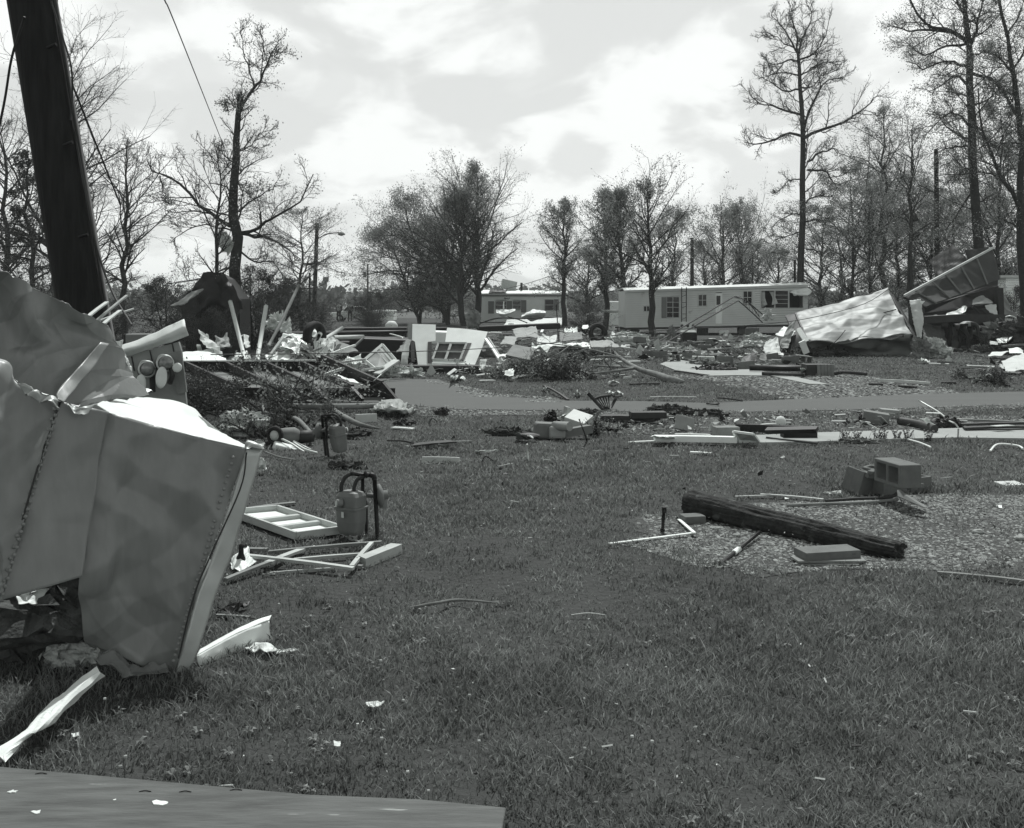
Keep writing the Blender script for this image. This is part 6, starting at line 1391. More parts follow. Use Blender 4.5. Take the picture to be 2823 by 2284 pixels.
mb.beam(G('K', 400, 215, .12), G('K', 745, 208, .18), .10, .05, .3)
tag(mb.build('steel_channel', m_black), 'long black steel channel lying behind the near walk', 'steel channel')
mb = MB(); c = G('K', 497, 190); mb.lathe([(.001, .15), (.04, .138), (.066, .10), (.075, .06), (.066, .02), (.04, 0)], 18, LM(c)); single(mb, 'ball', m_white_dirty, 'white round ball behind the black steel channel', 'ball')
plank('white thin board just left of the ball', ('K', 360, 178, .05), ('K', 465, 170, .06), .05, .02, m_offw)
# mailbox-like box and others
solid_block('grey box lying on its side in the gravel bed right of the ball', ('K', 1140, 172), (.34, .25, .17), (0, 8, -18), m=m_midgrey, name='box', cat='box')
solid_block('small open grey box behind the grey box in the gravel bed', ('K', 1232, 130), (.26, .2, .13), (0, 4, -8), m=m_grey, name='box', cat='box')
plank('pair of white slats leaning on the grey box', ('K', 1165, 118, .16), ('K', 1215, 170, .02), .05, .015, m_wood, name='slat', cat='slat')
lump('dark round bundle left of the grey box in the gravel bed', ('K', 1070, 150), (.22, .2, .18), m_black, 123, 'bundle', 'bundle', .3, 14)
rod('dark thin rod lying above the dark round bundle', [('K', 1018, 92, .08), ('K', 1110, 98, .06)], .012, m_dark, 'rod', 'rod')
rod('dark rolled carpet lying along the near walk', [('K', 1300, 150, .11), ('K', 1420, 170, .10), ('K', 1540, 205, .08)], .10, m_dark, 'rolled_carpet', 'carpet', 12)
scrap('white stiff sheet draped over the rolled carpet', [[('K', 1450, 135, .22), ('K', 1490, 128, .22)], [('K', 1530, 200, .06), ('K', 1562, 200, .04)]], m_white, .02, .12, 124)
lump('dark crumpled rug heap right of the rolled carpet', ('K', 1620, 200), (.42, .25, .2), m_dark, 125, 'rug_heap', 'rug', .5, 20)
rod('pale rope end on the dark rug heap', [('K', 1640, 150, .22), ('K', 1680, 170, .2), ('K', 1700, 195, .05)], .018, m_offw, 'rope', 'rope')
plank('upper long grey board right of the rug heap', ('K', 1570, 140, .08), ('K', 2300, 172, .08), .06, .03, m_woodold)
plank('middle long board lying right of the rug heap', ('K', 1720, 175, .07), ('K', 2300, 168, .07), .10, .03, m_dark)
plank('lower dark board touching the near walk at right', ('K', 1740, 200, .06), ('K', 2250, 190, .06), .12, .03, m_dark)
plank('short white chip board between the long boards at right', ('K', 1940, 186, .1), ('K', 2060, 180, .1), .08, .01, m_offw)
rod('thin rod sticking up from the boards at the road edge', [('K', 1430, 10, None, 15.5), ('K', 1560, 85, None, 15), ('K', 1615, 128, .05)], .012, m_alu, 'rod', 'rod')
# centre heap
rod('grey drum lying on its side in the centre heap', [('J', 745, 200, None, 12.2), ('J', 860, 205, None, 12.0)], .105, m_grey, 'drum', 'drum', 20)
lump('dark twisted metal against the left side of the drum', ('J', 722, 225), (.22, .25, .3), m_black, 131, 'twisted_metal', 'metal', .8)
solid_block('pale cardboard box behind the stick in the centre heap', ('J', 925, 232), (.3, .26, .2), (20, 14, -30), m=m_offw, name='carton', cat='box')
solid_block('thin upright panel right behind the drum', ('J', 830, 190), (.05, .2, .25), (0, 12, 10), m=m_grey, name='panel', cat='panel')
plank('flat grey slab edge at the left end of the centre heap', ('J', 618, 205, .1), ('J', 705, 210, .1), .2, .07, m_grey)
plank('long leaning grey slab at the front of the centre heap', ('J', 800, 262, .06), ('J', 1010, 222, .12), .12, .10, m_midgrey)
solid_block('curved pale chair seat shell in front of the drum', ('J', 765, 300), (.2, .16, .16), (-14, 0, 6), m=m_grey, name='seat_shell', cat='seat', bv=.03)
solid_block('dark cushion block below the drum at left', ('J', 680, 292), (.28, .2, .2), (0, 4, 10), m=m_midgrey, name='cushion', cat='cushion', bv=.03)
mb = MB(); mb.lathe([(.001, .02), (.2, .025), (.3, .05), (.31, .075), (.28, .055), (.001, .045)], 24, LM(G('J', 562, 300, .03), (.1, .05, 0), (.4, .3, .8))); single(mb, 'shallow_pan', m_black, 'dark shallow round pan lying left of the centre heap', 'pan')
rod('white short tube on the rim of the shallow pan', [('J', 560, 272, .12), ('J', 590, 290, .1)], .02, m_white, 'tube', 'tube')
scrap('torn tan board scrap behind the shallow pan', [[('J', 465, 262, .1), ('J', 540, 270, .1)], [('J', 470, 300, .01), ('J', 550, 305, .02)]], m_woodold, .02, .1, 132)
rod('dark charred stick leaning upright on the centre heap', [('J', 930, 152, None, 11.6), ('J', 960, 230, None, 11.5), ('J', 990, 312, .01)], [.016, .014, .012], m_black, 'stick', 'stick')
scrap('white crumpled sheet on top behind the centre heap', [[('J', 825, 115, .2), ('J', 900, 125, .16), ('J', 955, 150, .05)], [('J', 760, 148, .03), ('J', 860, 148, .1), ('J', 950, 152, .02)]], m_white, .05, .15, 133)
brush('low twiggy litter at the right of the centre heap', [('J', 1000, 270), ('J', 1090, 260), ('J', 1150, 250)], 12, .10, 134, .12, m_leaf, 1, .012, dirx=(.2, 0))
solid_block('grey tilted flat stone slab standing in the gravel bed', ('J', 1710, 240), (.26, .04, .2), (-24, 14, 8), m=m_grey, name='slab', cat='slab')
rod('upright thin white pole stub standing in the lawn below the shallow pan', [('J', 545, 335, None, 10.4), ('J', 555, 462, .0)], .014, m_white, 'stake', 'stake')
scrap('white bent strip lying in the middle of the lawn', [[('J', 170, 385, .05), ('J', 255, 378, .04), ('J', 338, 380, .03)], [('J', 172, 398, .01), ('J', 255, 398, .01), ('J', 330, 388, .01)]], m_white, .02, .1, 136)
plank('level pale board alone in the lawn right of the gas meters', ('N', 708, 400, .03), ('N', 985, 405, .03), .02, .07, m_offw)
plank('white short board in the lawn below the fascia board', ('J', 1752, 395, .02), ('J', 1910, 404, .02), .05, .015, m_white)
plank('dark flat board among pale scraps left of the lone pale board', ('N', 640, 290, .04), ('N', 935, 262, .08), .18, .02, m_dark)
rod('thin dark branch bent toward the dark flat board', [('N', 450, 255, .03), ('N', 560, 258, .08), ('N', 650, 275, .03)], .01, m_bark, 'branch', 'branch')
scrap('white chip left of the dark flat board', [[('N', 598, 300, .03), ('N', 645, 300, .03)], [('N', 600, 312, .01), ('N', 645, 314, .01)]], m_white, .01, .08, 137)
scrap('pale folded card in front of the dark flat board', [[('N', 830, 285, .06), ('N', 905, 282, .06)], [('N', 845, 306, .01), ('N', 915, 300, .02)]], m_offw, .02, .1, 138)
scrap('white curled paper in front of the dark flat board middle', [[('N', 730, 298, .02), ('N', 770, 280, .06)], [('N', 735, 306, .01), ('N', 820, 303, .02)]], m_white, .03, .08, 139)
plank('very thin pale strip right of the dark flat board', ('N', 940, 262, .02), ('N', 1080, 260, .02), .03, .01, m_woodold)
plank('white flat plank beside the thick barked log', ('N', 215, 95, .06), ('N', 370, 88, .06), .03, .12, m_offw)
plank('pale flat scrap strip beyond the log tip', ('N', 490, 160, .02), ('N', 645, 170, .02), .10, .02, m_offw)
lump('dark clod of turf above the pale strip near the log tip', ('N', 575, 140), (.3, .14, .09), m_dark, 140, 'turf_clod', 'turf clod', .8)
rod('small twisted pale root arching out of the lawn', [('N', 760, 120, .01), ('N', 785, 88, .10), ('N', 830, 125, .01)], .012, m_barkpale, 'root', 'root')
plank('thin pale strip at the gravel shoulder', ('N', 700, 75, .02), ('N', 830, 72, .02), .03, .012, m_woodold)
lump('dark clod on the gravel shoulder', ('N', 850, 76), (.22, .16, .16), m_dark, 141, 'turf_clod', 'turf clod', .8)
for i, (f_, x_, y_, s_, lab) in enumerate((('N', 110, 240, .6, 'low dark turf mound left in the lawn beyond the gas meters'), ('N', 205, 220, .45, 'grassy hump behind the low dark turf mound'), ('M', 1090, 285, .4, 'dark turf clod directly behind the near gas meter'), ('N', 1350, 215, .55, 'dark leafy clod left of the shallow pan'), ('H', 1560, 1205, .6, 'brown turf heap at the road edge right of the broken chair'), ('H', 1780, 1235, .6, 'flat turf heap farther right along the road edge'), ('H', 1980, 1245, .5, 'small turf clump at the right of the road edge heaps'), ('J', 970, 122, .5, 'dark grassy clump behind the broken chair'), ('J', 1770, 1465, .07, 'dark dead plant head in the near lawn below the pole'))):
    lump(lab, (f_, x_, y_), (s_, s_ * .35, s_ * .22), m_earth if i not in (1,) else m_leafd, 150 + i, 'turf_clod', 'turf clod', .9, 14, 'clods of turf thrown up by the storm')
rod('forked thin dark twig standing in the mid lawn', [('J', 210, 465, .01), ('J', 240, 425, .10), ('J', 300, 465, .01)], .006, m_bark, 'twig', 'twig')
for i, (a1, b1, c1, d1, f_) in enumerate(((335, 500, 440, 478, 'J'), (420, 755, 485, 768, 'J'), (0, 458, 60, 462, 'J'), (1600, 420, 1670, 425, 'J'), (660, 452, 720, 455, 'J'), (870, 1600, 1120, 1600, 'J'), (0, 318, 130, 312, 'J'), (1340, 1480, 1420, 1475, 'L'), (1580, 540, 1660, 530, 'K'))):
    rod(['slim pale stick in the mid lawn right of the forked twig', 'tiny pale stick in the centre of the lawn', 'end of a pale strip at the mid lawn left', 'short pale stick below the white short board', 'short pale stick left of the upright white stake', 'curved pale stem low in the near lawn', 'thin pale strip left of the dark leafy clod', 'pale straw lying above the plywood edge', 'pale straw right of the concrete block heap'][i],
        [(f_, a1, b1, .02), (f_, (a1 + c1) / 2, (b1 + d1) / 2 - (14 if i == 5 else 1), .03), (f_, c1, d1, .02)], .006 if i < 5 else .004, m_wood, 'stick', 'stick')
# broken chair
YC = 15.4; t = thing('broken_chair', 'broken spindle-back chair lying upside down at the road edge', 'chair', tuple(G('H', 1000, 1225)))
def hc(x, y, dy=0): return W('H', x, y, YC + dy)
mb = MB(); mb.tube([hc(790, 1018), hc(950, 1190)], .028, 8); mb.build('leg', m_dark, t)
mb = MB(); mb.tube([hc(1062, 1075, .2), hc(1005, 1180, .1)], .024, 8); mb.build('leg', m_dark, t)
mb = MB(); mb.tube(smooth_path([hc(860, 1072), hc(930, 1050), hc(1000, 1042)], 8), .02, 8); mb.build('top_rail', m_dark, t)
for k in range(5): mb = MB(); mb.tube([hc(880 + k * 28, 1066 - k * 5), hc(962 + k * 10, 1175)], .010, 6); mb.build('spindle', m_dark, t)
mb = MB(); mb.prism([hc(940, 1180), hc(1010, 1165), hc(1060, 1215), hc(1000, 1228), hc(930, 1222)], .35, dirv=(0, 1, .1)); bevel(mb.build('seat', m_woodold, t), .01)
plank('long dark plank lying from the broken chair along the road edge', ('H', 925, 1258, .06), ('H', 1470, 1268, .07), .22, .07, m_dark, seed=5)
solid_block('small dark block on the dark plank by the road', ('H', 1380, 1262, .08), (.5, .2, .09), (0, 0, 4), m=m_dark, name='timber_block', cat='timber')
plank('thin lath leaning from the heap up to the broken chair', ('H', 790, 1265, .02), ('H', 940, 1190, .25), .04, .015, m_woodold)
scrap('white torn strip right of the dark plank by the road', [[('H', 1590, 1262, .05), ('H', 1640, 1258, .05), ('H', 1810, 1268, .02)], [('H', 1570, 1280, .01), ('H', 1660, 1278, .02), ('H', 1800, 1272, .01)]], m_offw, .04, .15, 142)
rod('curved pale hoop at the right end of the dark plank', [('H', 1490, 1265, .03), ('H', 1620, 1245, .12), ('H', 1660, 1270, .01)], .018, m_woodold, 'hoop', 'hoop')
plank('grey lath below the dark plank in the grass', ('H', 1310, 1302, .02), ('H', 1490, 1312, .02), .04, .015, m_woodold)
plank('thin dark rod lying on the far lawn wedge left part', ('H', 350, 945, .1), ('H', 600, 1085, .02), .04, .03, m_dark, name='dark_lath', cat='lath')
plank('long thin pale strip on the far lawn wedge', ('H', 1400, 1055, .02), ('H', 1860, 1055, .02), .035, .01, m_offw)
rod('low crooked branch on the far lawn wedge by the road', [('H', 1960, 1120, .03), ('H', 2080, 1125, .05), ('I', 60, 855, .1), ('I', 160, 862, .06), ('I', 240, 875, .02)], .022, m_bark, 'branch', 'branch')
for i, (x_, y_, w_, lab) in enumerate(((1040, 905, 110, 'white torn clump on the far lawn wedge below the fallen tree'), (1000, 1002, 60, 'small white scrap lying above the broken chair'), (1075, 1014, 110, 'longer white scrap above and right of the broken chair'), (685, 1015, 50, 'small pale scrap left of the broken chair top'), (370, 972, 60, 'white sliver at the upper end of the thin dark rod'), (1075, 825, 60, 'little white scrap under the fallen tree fork'))):
    scrap(lab, [[('H', x_ - w_ / 2, y_ + 5, .04), ('H', x_, y_ - 8, .12), ('H', x_ + w_ / 2, y_ + 2, .05)], [('H', x_ - w_ / 2, y_ + 16, .01), ('H', x_, y_ + 14, .04), ('H', x_ + w_ / 2, y_ + 16, .01)]], m_white, .06, .12, 160 + i, n=10, k=12)

# ------------------------------------------------------------ fallen tree in the middle
rg = np.random.default_rng(17)
def hw(x, y, Y): return W('H', x, y, Y)
tr_ = [hw(1745, 915, 20.6), hw(1600, 885, 20.8), hw(1480, 838, 21.4), hw(1280, 775, 22.3), hw(1110, 672, 23.4), hw(1040, 600, 24)]
tr_[0].z = .04
tp = res(tr_, 16)[None]; tR = np.interp(np.linspace(0, 1, 16), [0, .12, .25, .6, 1], [.02, .085, .085, .055, .025])[None]
br_ = [([(1100, 668, 23.4), (980, 628, 23.6), (780, 580, 24), (560, 545, 24.4), (280, 515, 25)], .032), ([(1240, 772, 22.4), (1080, 795, 22), (860, 822, 21.8), (600, 848, 21.6), (430, 850, 21.5)], .035), ([(1250, 765, 22.4), (1000, 755, 22.6), (750, 735, 23)], .035),
       ([(1115, 665, 23.4), (920, 655, 23.6), (820, 672, 23.8), (640, 740, 24)], .035), ([(1020, 655, 23.6), (1010, 600, 23.8), (1015, 560, 24)], .02), ([(940, 655, 23.6), (960, 720, 23.4)], .02), ([(780, 580, 24), (700, 620, 24), (650, 720, 24)], .025), ([(600, 560, 24.3), (480, 640, 24), (300, 700, 24)], .025), ([(560, 845, 21.6), (400, 780, 22), (250, 760, 22)], .025)]
BP_ = np.array([res([hw(*q) for q in b[0]], 9) for b in br_]); BR_ = np.array([np.linspace(b[1], b[1] * .3, 9) for b in br_])
BP_[..., 2] = np.maximum(BP_[..., 2], .03)
C1, R1 = spawn(BP_, BR_, 9, .2, 1, 45, lambda t_, L: np.minimum(L * .3, 1.3), rg, .0, .2, 5, .5, .006)
C2, R2 = spawn(C1, R1, 6, .15, 1, 45, lambda t_, L: L * .5, rg, .0, .25, 4, .5, .004)
for q in (C1, C2): q[..., 2] = np.maximum(q[..., 2], .02)
finish('fallen_tree', 'fallen pale-barked tree lying with its butt toward the road and limbs spread left', 'tree', tuple(tr_[1].xy) + (0,), [(tp, tR, 12), (BP_, BR_, 7)], [(C1, R1, 4), (C2, R2, 3)], [(C2, 1, .02, .03)], rg, m_barkpale, m_leaf)
brush('leafy brush heap at the left of the fallen tree', [('H', 40, 860), ('H', 200, 880), ('H', 380, 870), ('H', 550, 890), ('H', 300, 800), ('H', 450, 860)], 40, .28, 171, .4, m_leaf, 2, .03)
brush('second small leafy heap below the fallen tree limbs', [('H', 600, 900), ('H', 680, 890)], 12, .24, 172, .2, m_leafd, 3, .03)
plank('dark straight branch on the grass left of the fallen tree butt', ('H', 1210, 932, .03), ('H', 1490, 925, .03), .05, .04, m_dark, name='branch', cat='branch')
# ------------------------------------------------------------ torn wall pieces and rubble, centre-left
YF = 24.0
def hf(x, y, dy=0.0): return W('F', x, y, YF + dy)
t = thing('wall_fragment', 'tall white T-shaped fragment of trailer wall with dark slots standing in the rubble', 'wall fragment', tuple(hf(960, 760).xy) + (0,))
def pt(x, y): return hf(x, y, (758 - y) / 420 * .85)
mb = MB(); mb.prism([pt(*q) for q in ((848, 335), (1077, 342), (1075, 500), (1038, 507), (1000, 510), (1000, 722), (1045, 735), (905, 758), (872, 510), (845, 492))], .04, dirv=(0, 1, 0)); mb.build('panel', m_white, t)
mb = MB(); mb.prism([hf(800, 328, 1.1), hf(846, 335, .87), hf(843, 495, .55), hf(800, 480, .8)], .03, dirv=(0, 1, 0)); mb.build('side_panel', m_grey, t)
for a in (((832, 508), (870, 510), (870, 712), (838, 705)), ((1001, 512), (1038, 510), (1036, 720), (1001, 722))):
    mb = MB(); mb.prism([pt(*q) + Vector((0, -.05, 0)) for q in a], .04, dirv=(0, 1, 0)); mb.build('slot', m_dark, t)
t = thing('wall_fragment', 'large white slanting trailer wall fragment with a three-light window', 'wall fragment', tuple(hf(1300, 745).xy) + (0,))
def pf(x, y, o=0): return hf(x, y, (742 - y) / 330 * .85 + o)
mb = MB(); mb.prism([pf(*q) for q in ((1190, 372), (1300, 378), (1400, 388), (1590, 412), (1540, 560), (1462, 742), (1040, 722), (1055, 690), (1318, 697), (1432, 522), (1108, 518), (1170, 515))], .04, dirv=(0, 1, 0)); mb.build('panel', m_white, t)
mb = MB(); fr_ = [pf(1105, 522, -.02), pf(1382, 524, -.02), pf(1312, 697, -.02), pf(1045, 686, -.02)]
for k in range(4): mb.beam(fr_[k], fr_[(k + 1) % 4], .05, .05, up=(0, 1, 0))
mb.beam(fr_[0].lerp(fr_[1], .45), fr_[3].lerp(fr_[2], .47), .06, .04, up=(0, 1, 0))
mb.beam(fr_[0].lerp(fr_[3], .5), fr_[1].lerp(fr_[2], .5), .03, .03, up=(0, 1, 0)); wf = mb.build('window', m_wood, t)
mb = MB(); mb.prism([p + Vector((0, .05, 0)) for p in fr_], .01, dirv=(0, 1, 0)); mb.build('pane', mat('dusty_glass', .07, .6, 2.5, .12, 0, spec=.8), wf)
mb = MB(); mb.prism([pf(1388, 522, -.03), pf(1430, 524, -.03), pf(1350, 698, -.03), pf(1312, 697, -.03)], .03, dirv=(0, 1, 0)); mb.build('shutter', m_dark, t)
mb = MB(); mb.beam(hf(1040, 728, -.05), hf(1465, 745, -.05), .08, .06); mb.build('sill', m_white, t)
plank('upper pale brace leaning right of the slanting wall fragment', ('F', 1565, 480, None, 24.6), ('F', 1725, 712, None, 23.6), .07, .04, m_white)
plank('second thin brace behind the first one at the wall fragment', ('F', 1590, 470, None, 25), ('F', 1740, 705, None, 24.2), .04, .04, m_wood)
scrap('white square card standing below the slanting wall fragment corner', [[('F', 1520, 685, None, 22.8), ('F', 1592, 678, None, 22.8)], [('F', 1505, 740, None, 22.7), ('F', 1570, 740, None, 22.7)], [('F', 1510, 782, None, 22.6), ('F', 1545, 780, None, 22.6)]], m_white, .02, .2, 181)
for i, (q, lab) in enumerate((([(845, 745, .6), (980, 785, -.4), (1160, 790, -.6), (1140, 748, .2)], 'left black roof felt slab lying under the wall fragments'), ([(1150, 748, .5), (1310, 785, -.5), (1460, 780, -.5), (1450, 748, .2)], 'right black roof felt slab lying under the slanting wall fragment'))):
    mb = MB(); mb.prism([hf(a, b, c) for a, b, c in q], .05); single(mb, 'felt_slab', m_black, lab, 'slab')
scrap('white flat sheet lying on the left black felt slab', [[('F', 920, 765, None, 23.8), ('F', 1130, 735, None, 24.2)], [('F', 1000, 785, None, 23.2), ('F', 1200, 762, None, 23.4)]], m_white, .05, .4, 182)
scrap('white flat sheet lying on the right black felt slab', [[('F', 1190, 762, None, 23.8), ('F', 1440, 745, None, 24)], [('F', 1290, 782, None, 23.2), ('F', 1452, 770, None, 23.3)]], m_white, .04, .4, 183)
mb = MB(); mb.box(hf(1130, 815, -.4), (2.2, .5, .35)); mb.box(hf(1480, 812, -.5), (1.0, .4, .28)); 
single(mb, 'floor_joists', m_black, 'dark joist boxes beneath the felt slabs at the road end', 'joists')
solid_block('small white box beside the black slab ends', ('F', 1580, 832), (.22, .2, .2), (0, 0, 20), m=m_offw, name='box', cat='box')
lump('white fluffy bedding heap at the road end left of the felt slabs', ('F', 700, 855), (1.2, .4, .28), m_cloth, 184, 'bedding_heap', 'bedding', .8, 30)
lump('second white rumpled cloth lying right of the bedding heap', ('F', 830, 845), (.7, .3, .2), m_cloth, 185, 'bedding_heap', 'bedding', .8, 24)
t = thing('window_sash', 'white tilted window sash with clear panes in the rubble left of the T-shaped fragment', 'window', tuple(hf(520, 790).xy) + (0,))
c4 = [W('F', 372, 690, 22.4), W('F', 550, 538, 22.9), W('F', 682, 690, 22.6), W('F', 495, 790, 22.0)]
mb = MB()
for k in range(4): mb.beam(c4[k], c4[(k + 1) % 4], .06, .05, up=(0, 1, 0))
mb.beam(c4[0].lerp(c4[1], .6), c4[3].lerp(c4[2], .6), .03, .03, up=(0, 1, 0)); mb.beam(c4[0].lerp(c4[1], .8), c4[3].lerp(c4[2], .8), .03, .03, up=(0, 1, 0)); mb.build('frame', m_white, t)
mb = MB(); mb.prism([p + Vector((0, .03, 0)) for p in c4], .01, dirv=(0, 1, 0)); mb.build('pane', mat('hazy_glass', .3, .5, 3, .2, 0, spec=.8), t)
plank('long white board leaning across the front of the window sash', ('F', 350, 790, None, 22), ('F', 570, 758, None, 22), .07, .04, m_white)
plank('pale board with grooves sloping right of the window sash', ('F', 500, 830, None, 21.8), ('F', 690, 695, None, 22.4), .20, .04, m_offw)
scrap('bright crumpled foil sheet left of the window sash', [[('F', 200, 690, None, 22.5), ('F', 240, 655, None, 22.6), ('F', 340, 660, None, 22.6)], [('F', 170, 740, None, 22), ('F', 270, 745, None, 22), ('F', 350, 720, None, 22)], [('F', 180, 765, None, 21.8), ('F', 260, 770, None, 21.8), ('F', 345, 760, None, 21.8)]], m_white, .2, .3, 186, n=20, k=20)
scrap('grey triangular panel propped at the left of the rubble', [[('F', 90, 480, None, 24), ('F', 105, 485, None, 24)], [('F', 80, 640, None, 23.4), ('F', 310, 600, None, 23.4)]], m_grey, .03, .5, 187)
scrap('torn pale lining hanging left of the grey triangular panel', [[('F', 10, 480, None, 23.5), ('F', 90, 490, None, 23.5)], [('F', 5, 570, None, 23.2), ('F', 60, 580, None, 23.2)], [('F', 30, 660, None, 23), ('F', 140, 640, None, 23)]], m_cloth, .12, .2, 188, edge=.06)
scrap('white corner panel standing left of the T-shaped fragment', [[('F', 775, 540, None, 24.4), ('F', 830, 520, None, 24.2)], [('F', 735, 690, None, 24), ('F', 800, 700, None, 23.8)], [('F', 745, 755, None, 23.9), ('F', 800, 760, None, 23.8)]], m_offw, .03, .3, 189, n=10, k=8)
scrap('grooved pale board slanting at the left of the T-shaped fragment', [[('F', 790, 490, None, 24.6), ('F', 835, 500, None, 24.5)], [('F', 685, 610, None, 24.2), ('F', 745, 610, None, 24.2)]], m_grey, .02, .3, 190, thick=.03)
lump('dark sack at the foot of the T-shaped fragment', ('F', 865, 735), (.5, .3, .28), m_black, 191, 'sack', 'sack', .5)
# long dark beams of wrecked floors behind
for i, (a1, b1, c1, d1, Y_, h_, lab) in enumerate(((130, 420, 800, 415, 36, .36, 'upper long black floor beam behind the T-shaped fragment at left'), (1075, 418, 1185, 415, 36, .36, 'short stretch of black beam seen between the two wall fragments'), (120, 555, 760, 560, 30, .30, 'lower long black floor beam behind the window sash'), (400, 490, 770, 480, 32, .14, 'thin grey timber between the two black beams'), (1490, 385, 2300, 352, 38, .22, 'long black beam edge under the fallen panel behind the fragments'))):
    p, q = W('F', a1, b1, Y_), W('F', c1, d1, Y_); mb = MB(); mb.beam(p, q, .9 if h_ > .2 else .2, h_); bevel(single(mb, 'floor_beam', m_black if i != 3 else m_midgrey, lab, 'beam'), .02)
rod('white pipe on the black beams at the left of the rubble', [('F', 95, 462, None, 31), ('F', 355, 468, None, 31)], .09, m_offw)
rod('bent white rod pointing down to the T-shaped fragment', [('F', 625, 432, None, 30), ('F', 735, 462, None, 29), ('F', 755, 480, None, 28.8)], .035, m_white, 'rod', 'rod')
for i, (x_, y_, Y_, w_, d2, h_, mm_, lab) in enumerate(((250, 540, 31, 1.6, .6, .5, m_dark, 'dark crushed cabinet among the black beams'), (600, 590, 29, 2.2, .7, .7, m_black, 'black hollow box frame behind the window sash'), (1130, 470, 30, 1.4, .5, .4, m_white, 'white mattress slab between the two wall fragments'))):
    c = W('F', x_, y_, Y_); mb = MB(); mb.box((0, 0, 0), (w_, d2, h_)); o = mb.build('cabinet' if i < 2 else 'mattress', mm_, M=LM((c.x, Y_, c.z), (.06, .04, .1))); bevel(o, .05, 2); tag(o, lab, 'cabinet' if i < 2 else 'mattress')
# posts and tire heap left
plank('white splintered post leaning left on the chassis', ('E', 565, 245, None, 19.8), ('E', 697, 742, None, 19.2), .15, .09, m_white_dirty, name='post', cat='post', up_=None) if False else rod('white splintered post leaning left on the chassis', [('E', 565, 245, None, 19.8), ('E', 690, 742, None, 19.2)], [.075, .07], m_white_dirty, 'post', 'post', 4)
rod('white post leaning right beside the splintered one', [('E', 870, 285, None, 20.2), ('E', 795, 742, None, 19.4)], [.08, .075], m_white_dirty, 'post', 'post', 4)
rod('long pale slanting post rising highest over the rubble', [('E', 1148, 110, None, 22), ('E', 1000, 420, None, 21), ('E', 890, 625, None, 20.4)], [.075, .08, .07], m_woodold, 'post', 'post', 4)
rod('pale square timber sloping up right of the tire', [('E', 1320, 595, None, 22), ('E', 1515, 475, None, 24)], [.09, .10], m_wood, 'timber', 'timber', 4)
def tire(label, c, R, r, rot, group=None):
    t = thing('tire', label, 'tire', tuple(c), rot, group); mb = MB(); mb.lathe([(R * .58, -r * .8), (R * .8, -r), (R * .97, -r * .75), (R, -r * .3), (R, r * .3), (R * .97, r * .75), (R * .8, r), (R * .58, r * .8), (R * .6, 0), (R * .58, -r * .8)], 28); mb.build('tread', m_rubber, t, M=Matrix.Identity(4)); return t
tire('black tire standing upright in the rubble left of the chassis hitch', W('E', 1280, 545, 22), .34, .10, (math.radians(90), 0, math.radians(62)))
tire('upper black tire lying flat by the wreck and the bending people', W('O', 1060, 850, 33.2), .33, .10, (0, 0, 0)); tire('lower black tire beneath the other by the wreck', W('O', 1110, 915, 32.6), .30, .10, (.05, 0, 0))
scrap('white wrinkled bag standing under the slanting post', [[('E', 1020, 395, None, 21.4), ('E', 1070, 400, None, 21.4)], [('E', 985, 440, None, 21.2), ('E', 1080, 450, None, 21.2)], [('E', 995, 515, None, 21), ('E', 1080, 515, None, 21)]], m_cloth, .15, .25, 201, n=18, k=18, soft=.05, name='bag', cat='bag')
lump('white fluffy shreds left of the wrinkled bag', ('E', 950, 470, None, 21.5), (.4, .3, .35), m_cloth, 202, rough=1.0)
rod('thin white lath above the wrinkled bag', [('E', 1008, 325, None, 21.4), ('E', 1012, 420, None, 21.4)], .03, m_white, 'lath', 'lath')
for i, (net, mm_, lab) in enumerate((
    ([[(975, 560, 21), (1100, 565, 21.2), (1200, 580, 21)], [(990, 640, 20.4), (1120, 650, 20.6), (1250, 690, 20.2)], [(1000, 640, 20.2), (1110, 660, 20.2), (1250, 705, 20)]], m_alu, 'folded pale metal sheet left below the tire'),
    ([[(1150, 575, 20.6), (1240, 600, 20.6)], [(1160, 690, 20.1), (1290, 720, 20)]], m_midgrey, 'dark crumpled sheet below the tire'),
    ([[(1240, 480, 22.4), (1310, 432, 22.6), (1345, 500, 22.6)], [(1260, 560, 22.1), (1320, 540, 22), (1330, 570, 22)]], m_white, 'white folded board peaked behind the tire'),
    ([[(1270, 610, 21), (1380, 560, 21.4)], [(1290, 720, 20.2), (1400, 700, 20.4)]], m_offw, 'pale bent flap under the sloping square timber'),
    ([[(1390, 560, 22), (1450, 570, 22)], [(1400, 680, 21), (1440, 690, 21)]], m_cloth, 'torn white cloth hanging below the sloping timber'),
    ([[(1000, 535, 22.4), (1230, 530, 22.6)], [(1000, 560, 22), (1230, 560, 22)]], m_white, 'long white slab edge behind the tire rubble'),
    ([[(300, 500, 21), (370, 520, 21.2)], [(330, 590, 20.8), (440, 600, 21)], [(440, 680, 20.4), (500, 700, 20.4)]], m_offw, 'torn hanging pale panel left of the white posts'),
    ([[(440, 570, 21.4), (540, 540, 21.6)], [(460, 640, 21), (580, 640, 21)]], m_grey, 'grey bent sheet between the hanging panel and the posts'),
    ([[(670, 540, 21.8), (720, 545, 21.8)], [(690, 620, 21), (730, 630, 21)]], m_offw, 'small pale torn sheet between the two white posts'),
    ([[(620, 690, 20.2), (700, 650, 20.4)], [(580, 740, 19.9), (740, 740, 19.9)]], m_white_dirty, 'white splintered sheet at the foot of the posts'))):
    scrap(lab, [[('E', x_, y_, None, Y_) for x_, y_, Y_ in r] for r in net], mm_, .12, .3, 210 + i, n=16, k=16, thick=.008, edge=.04)
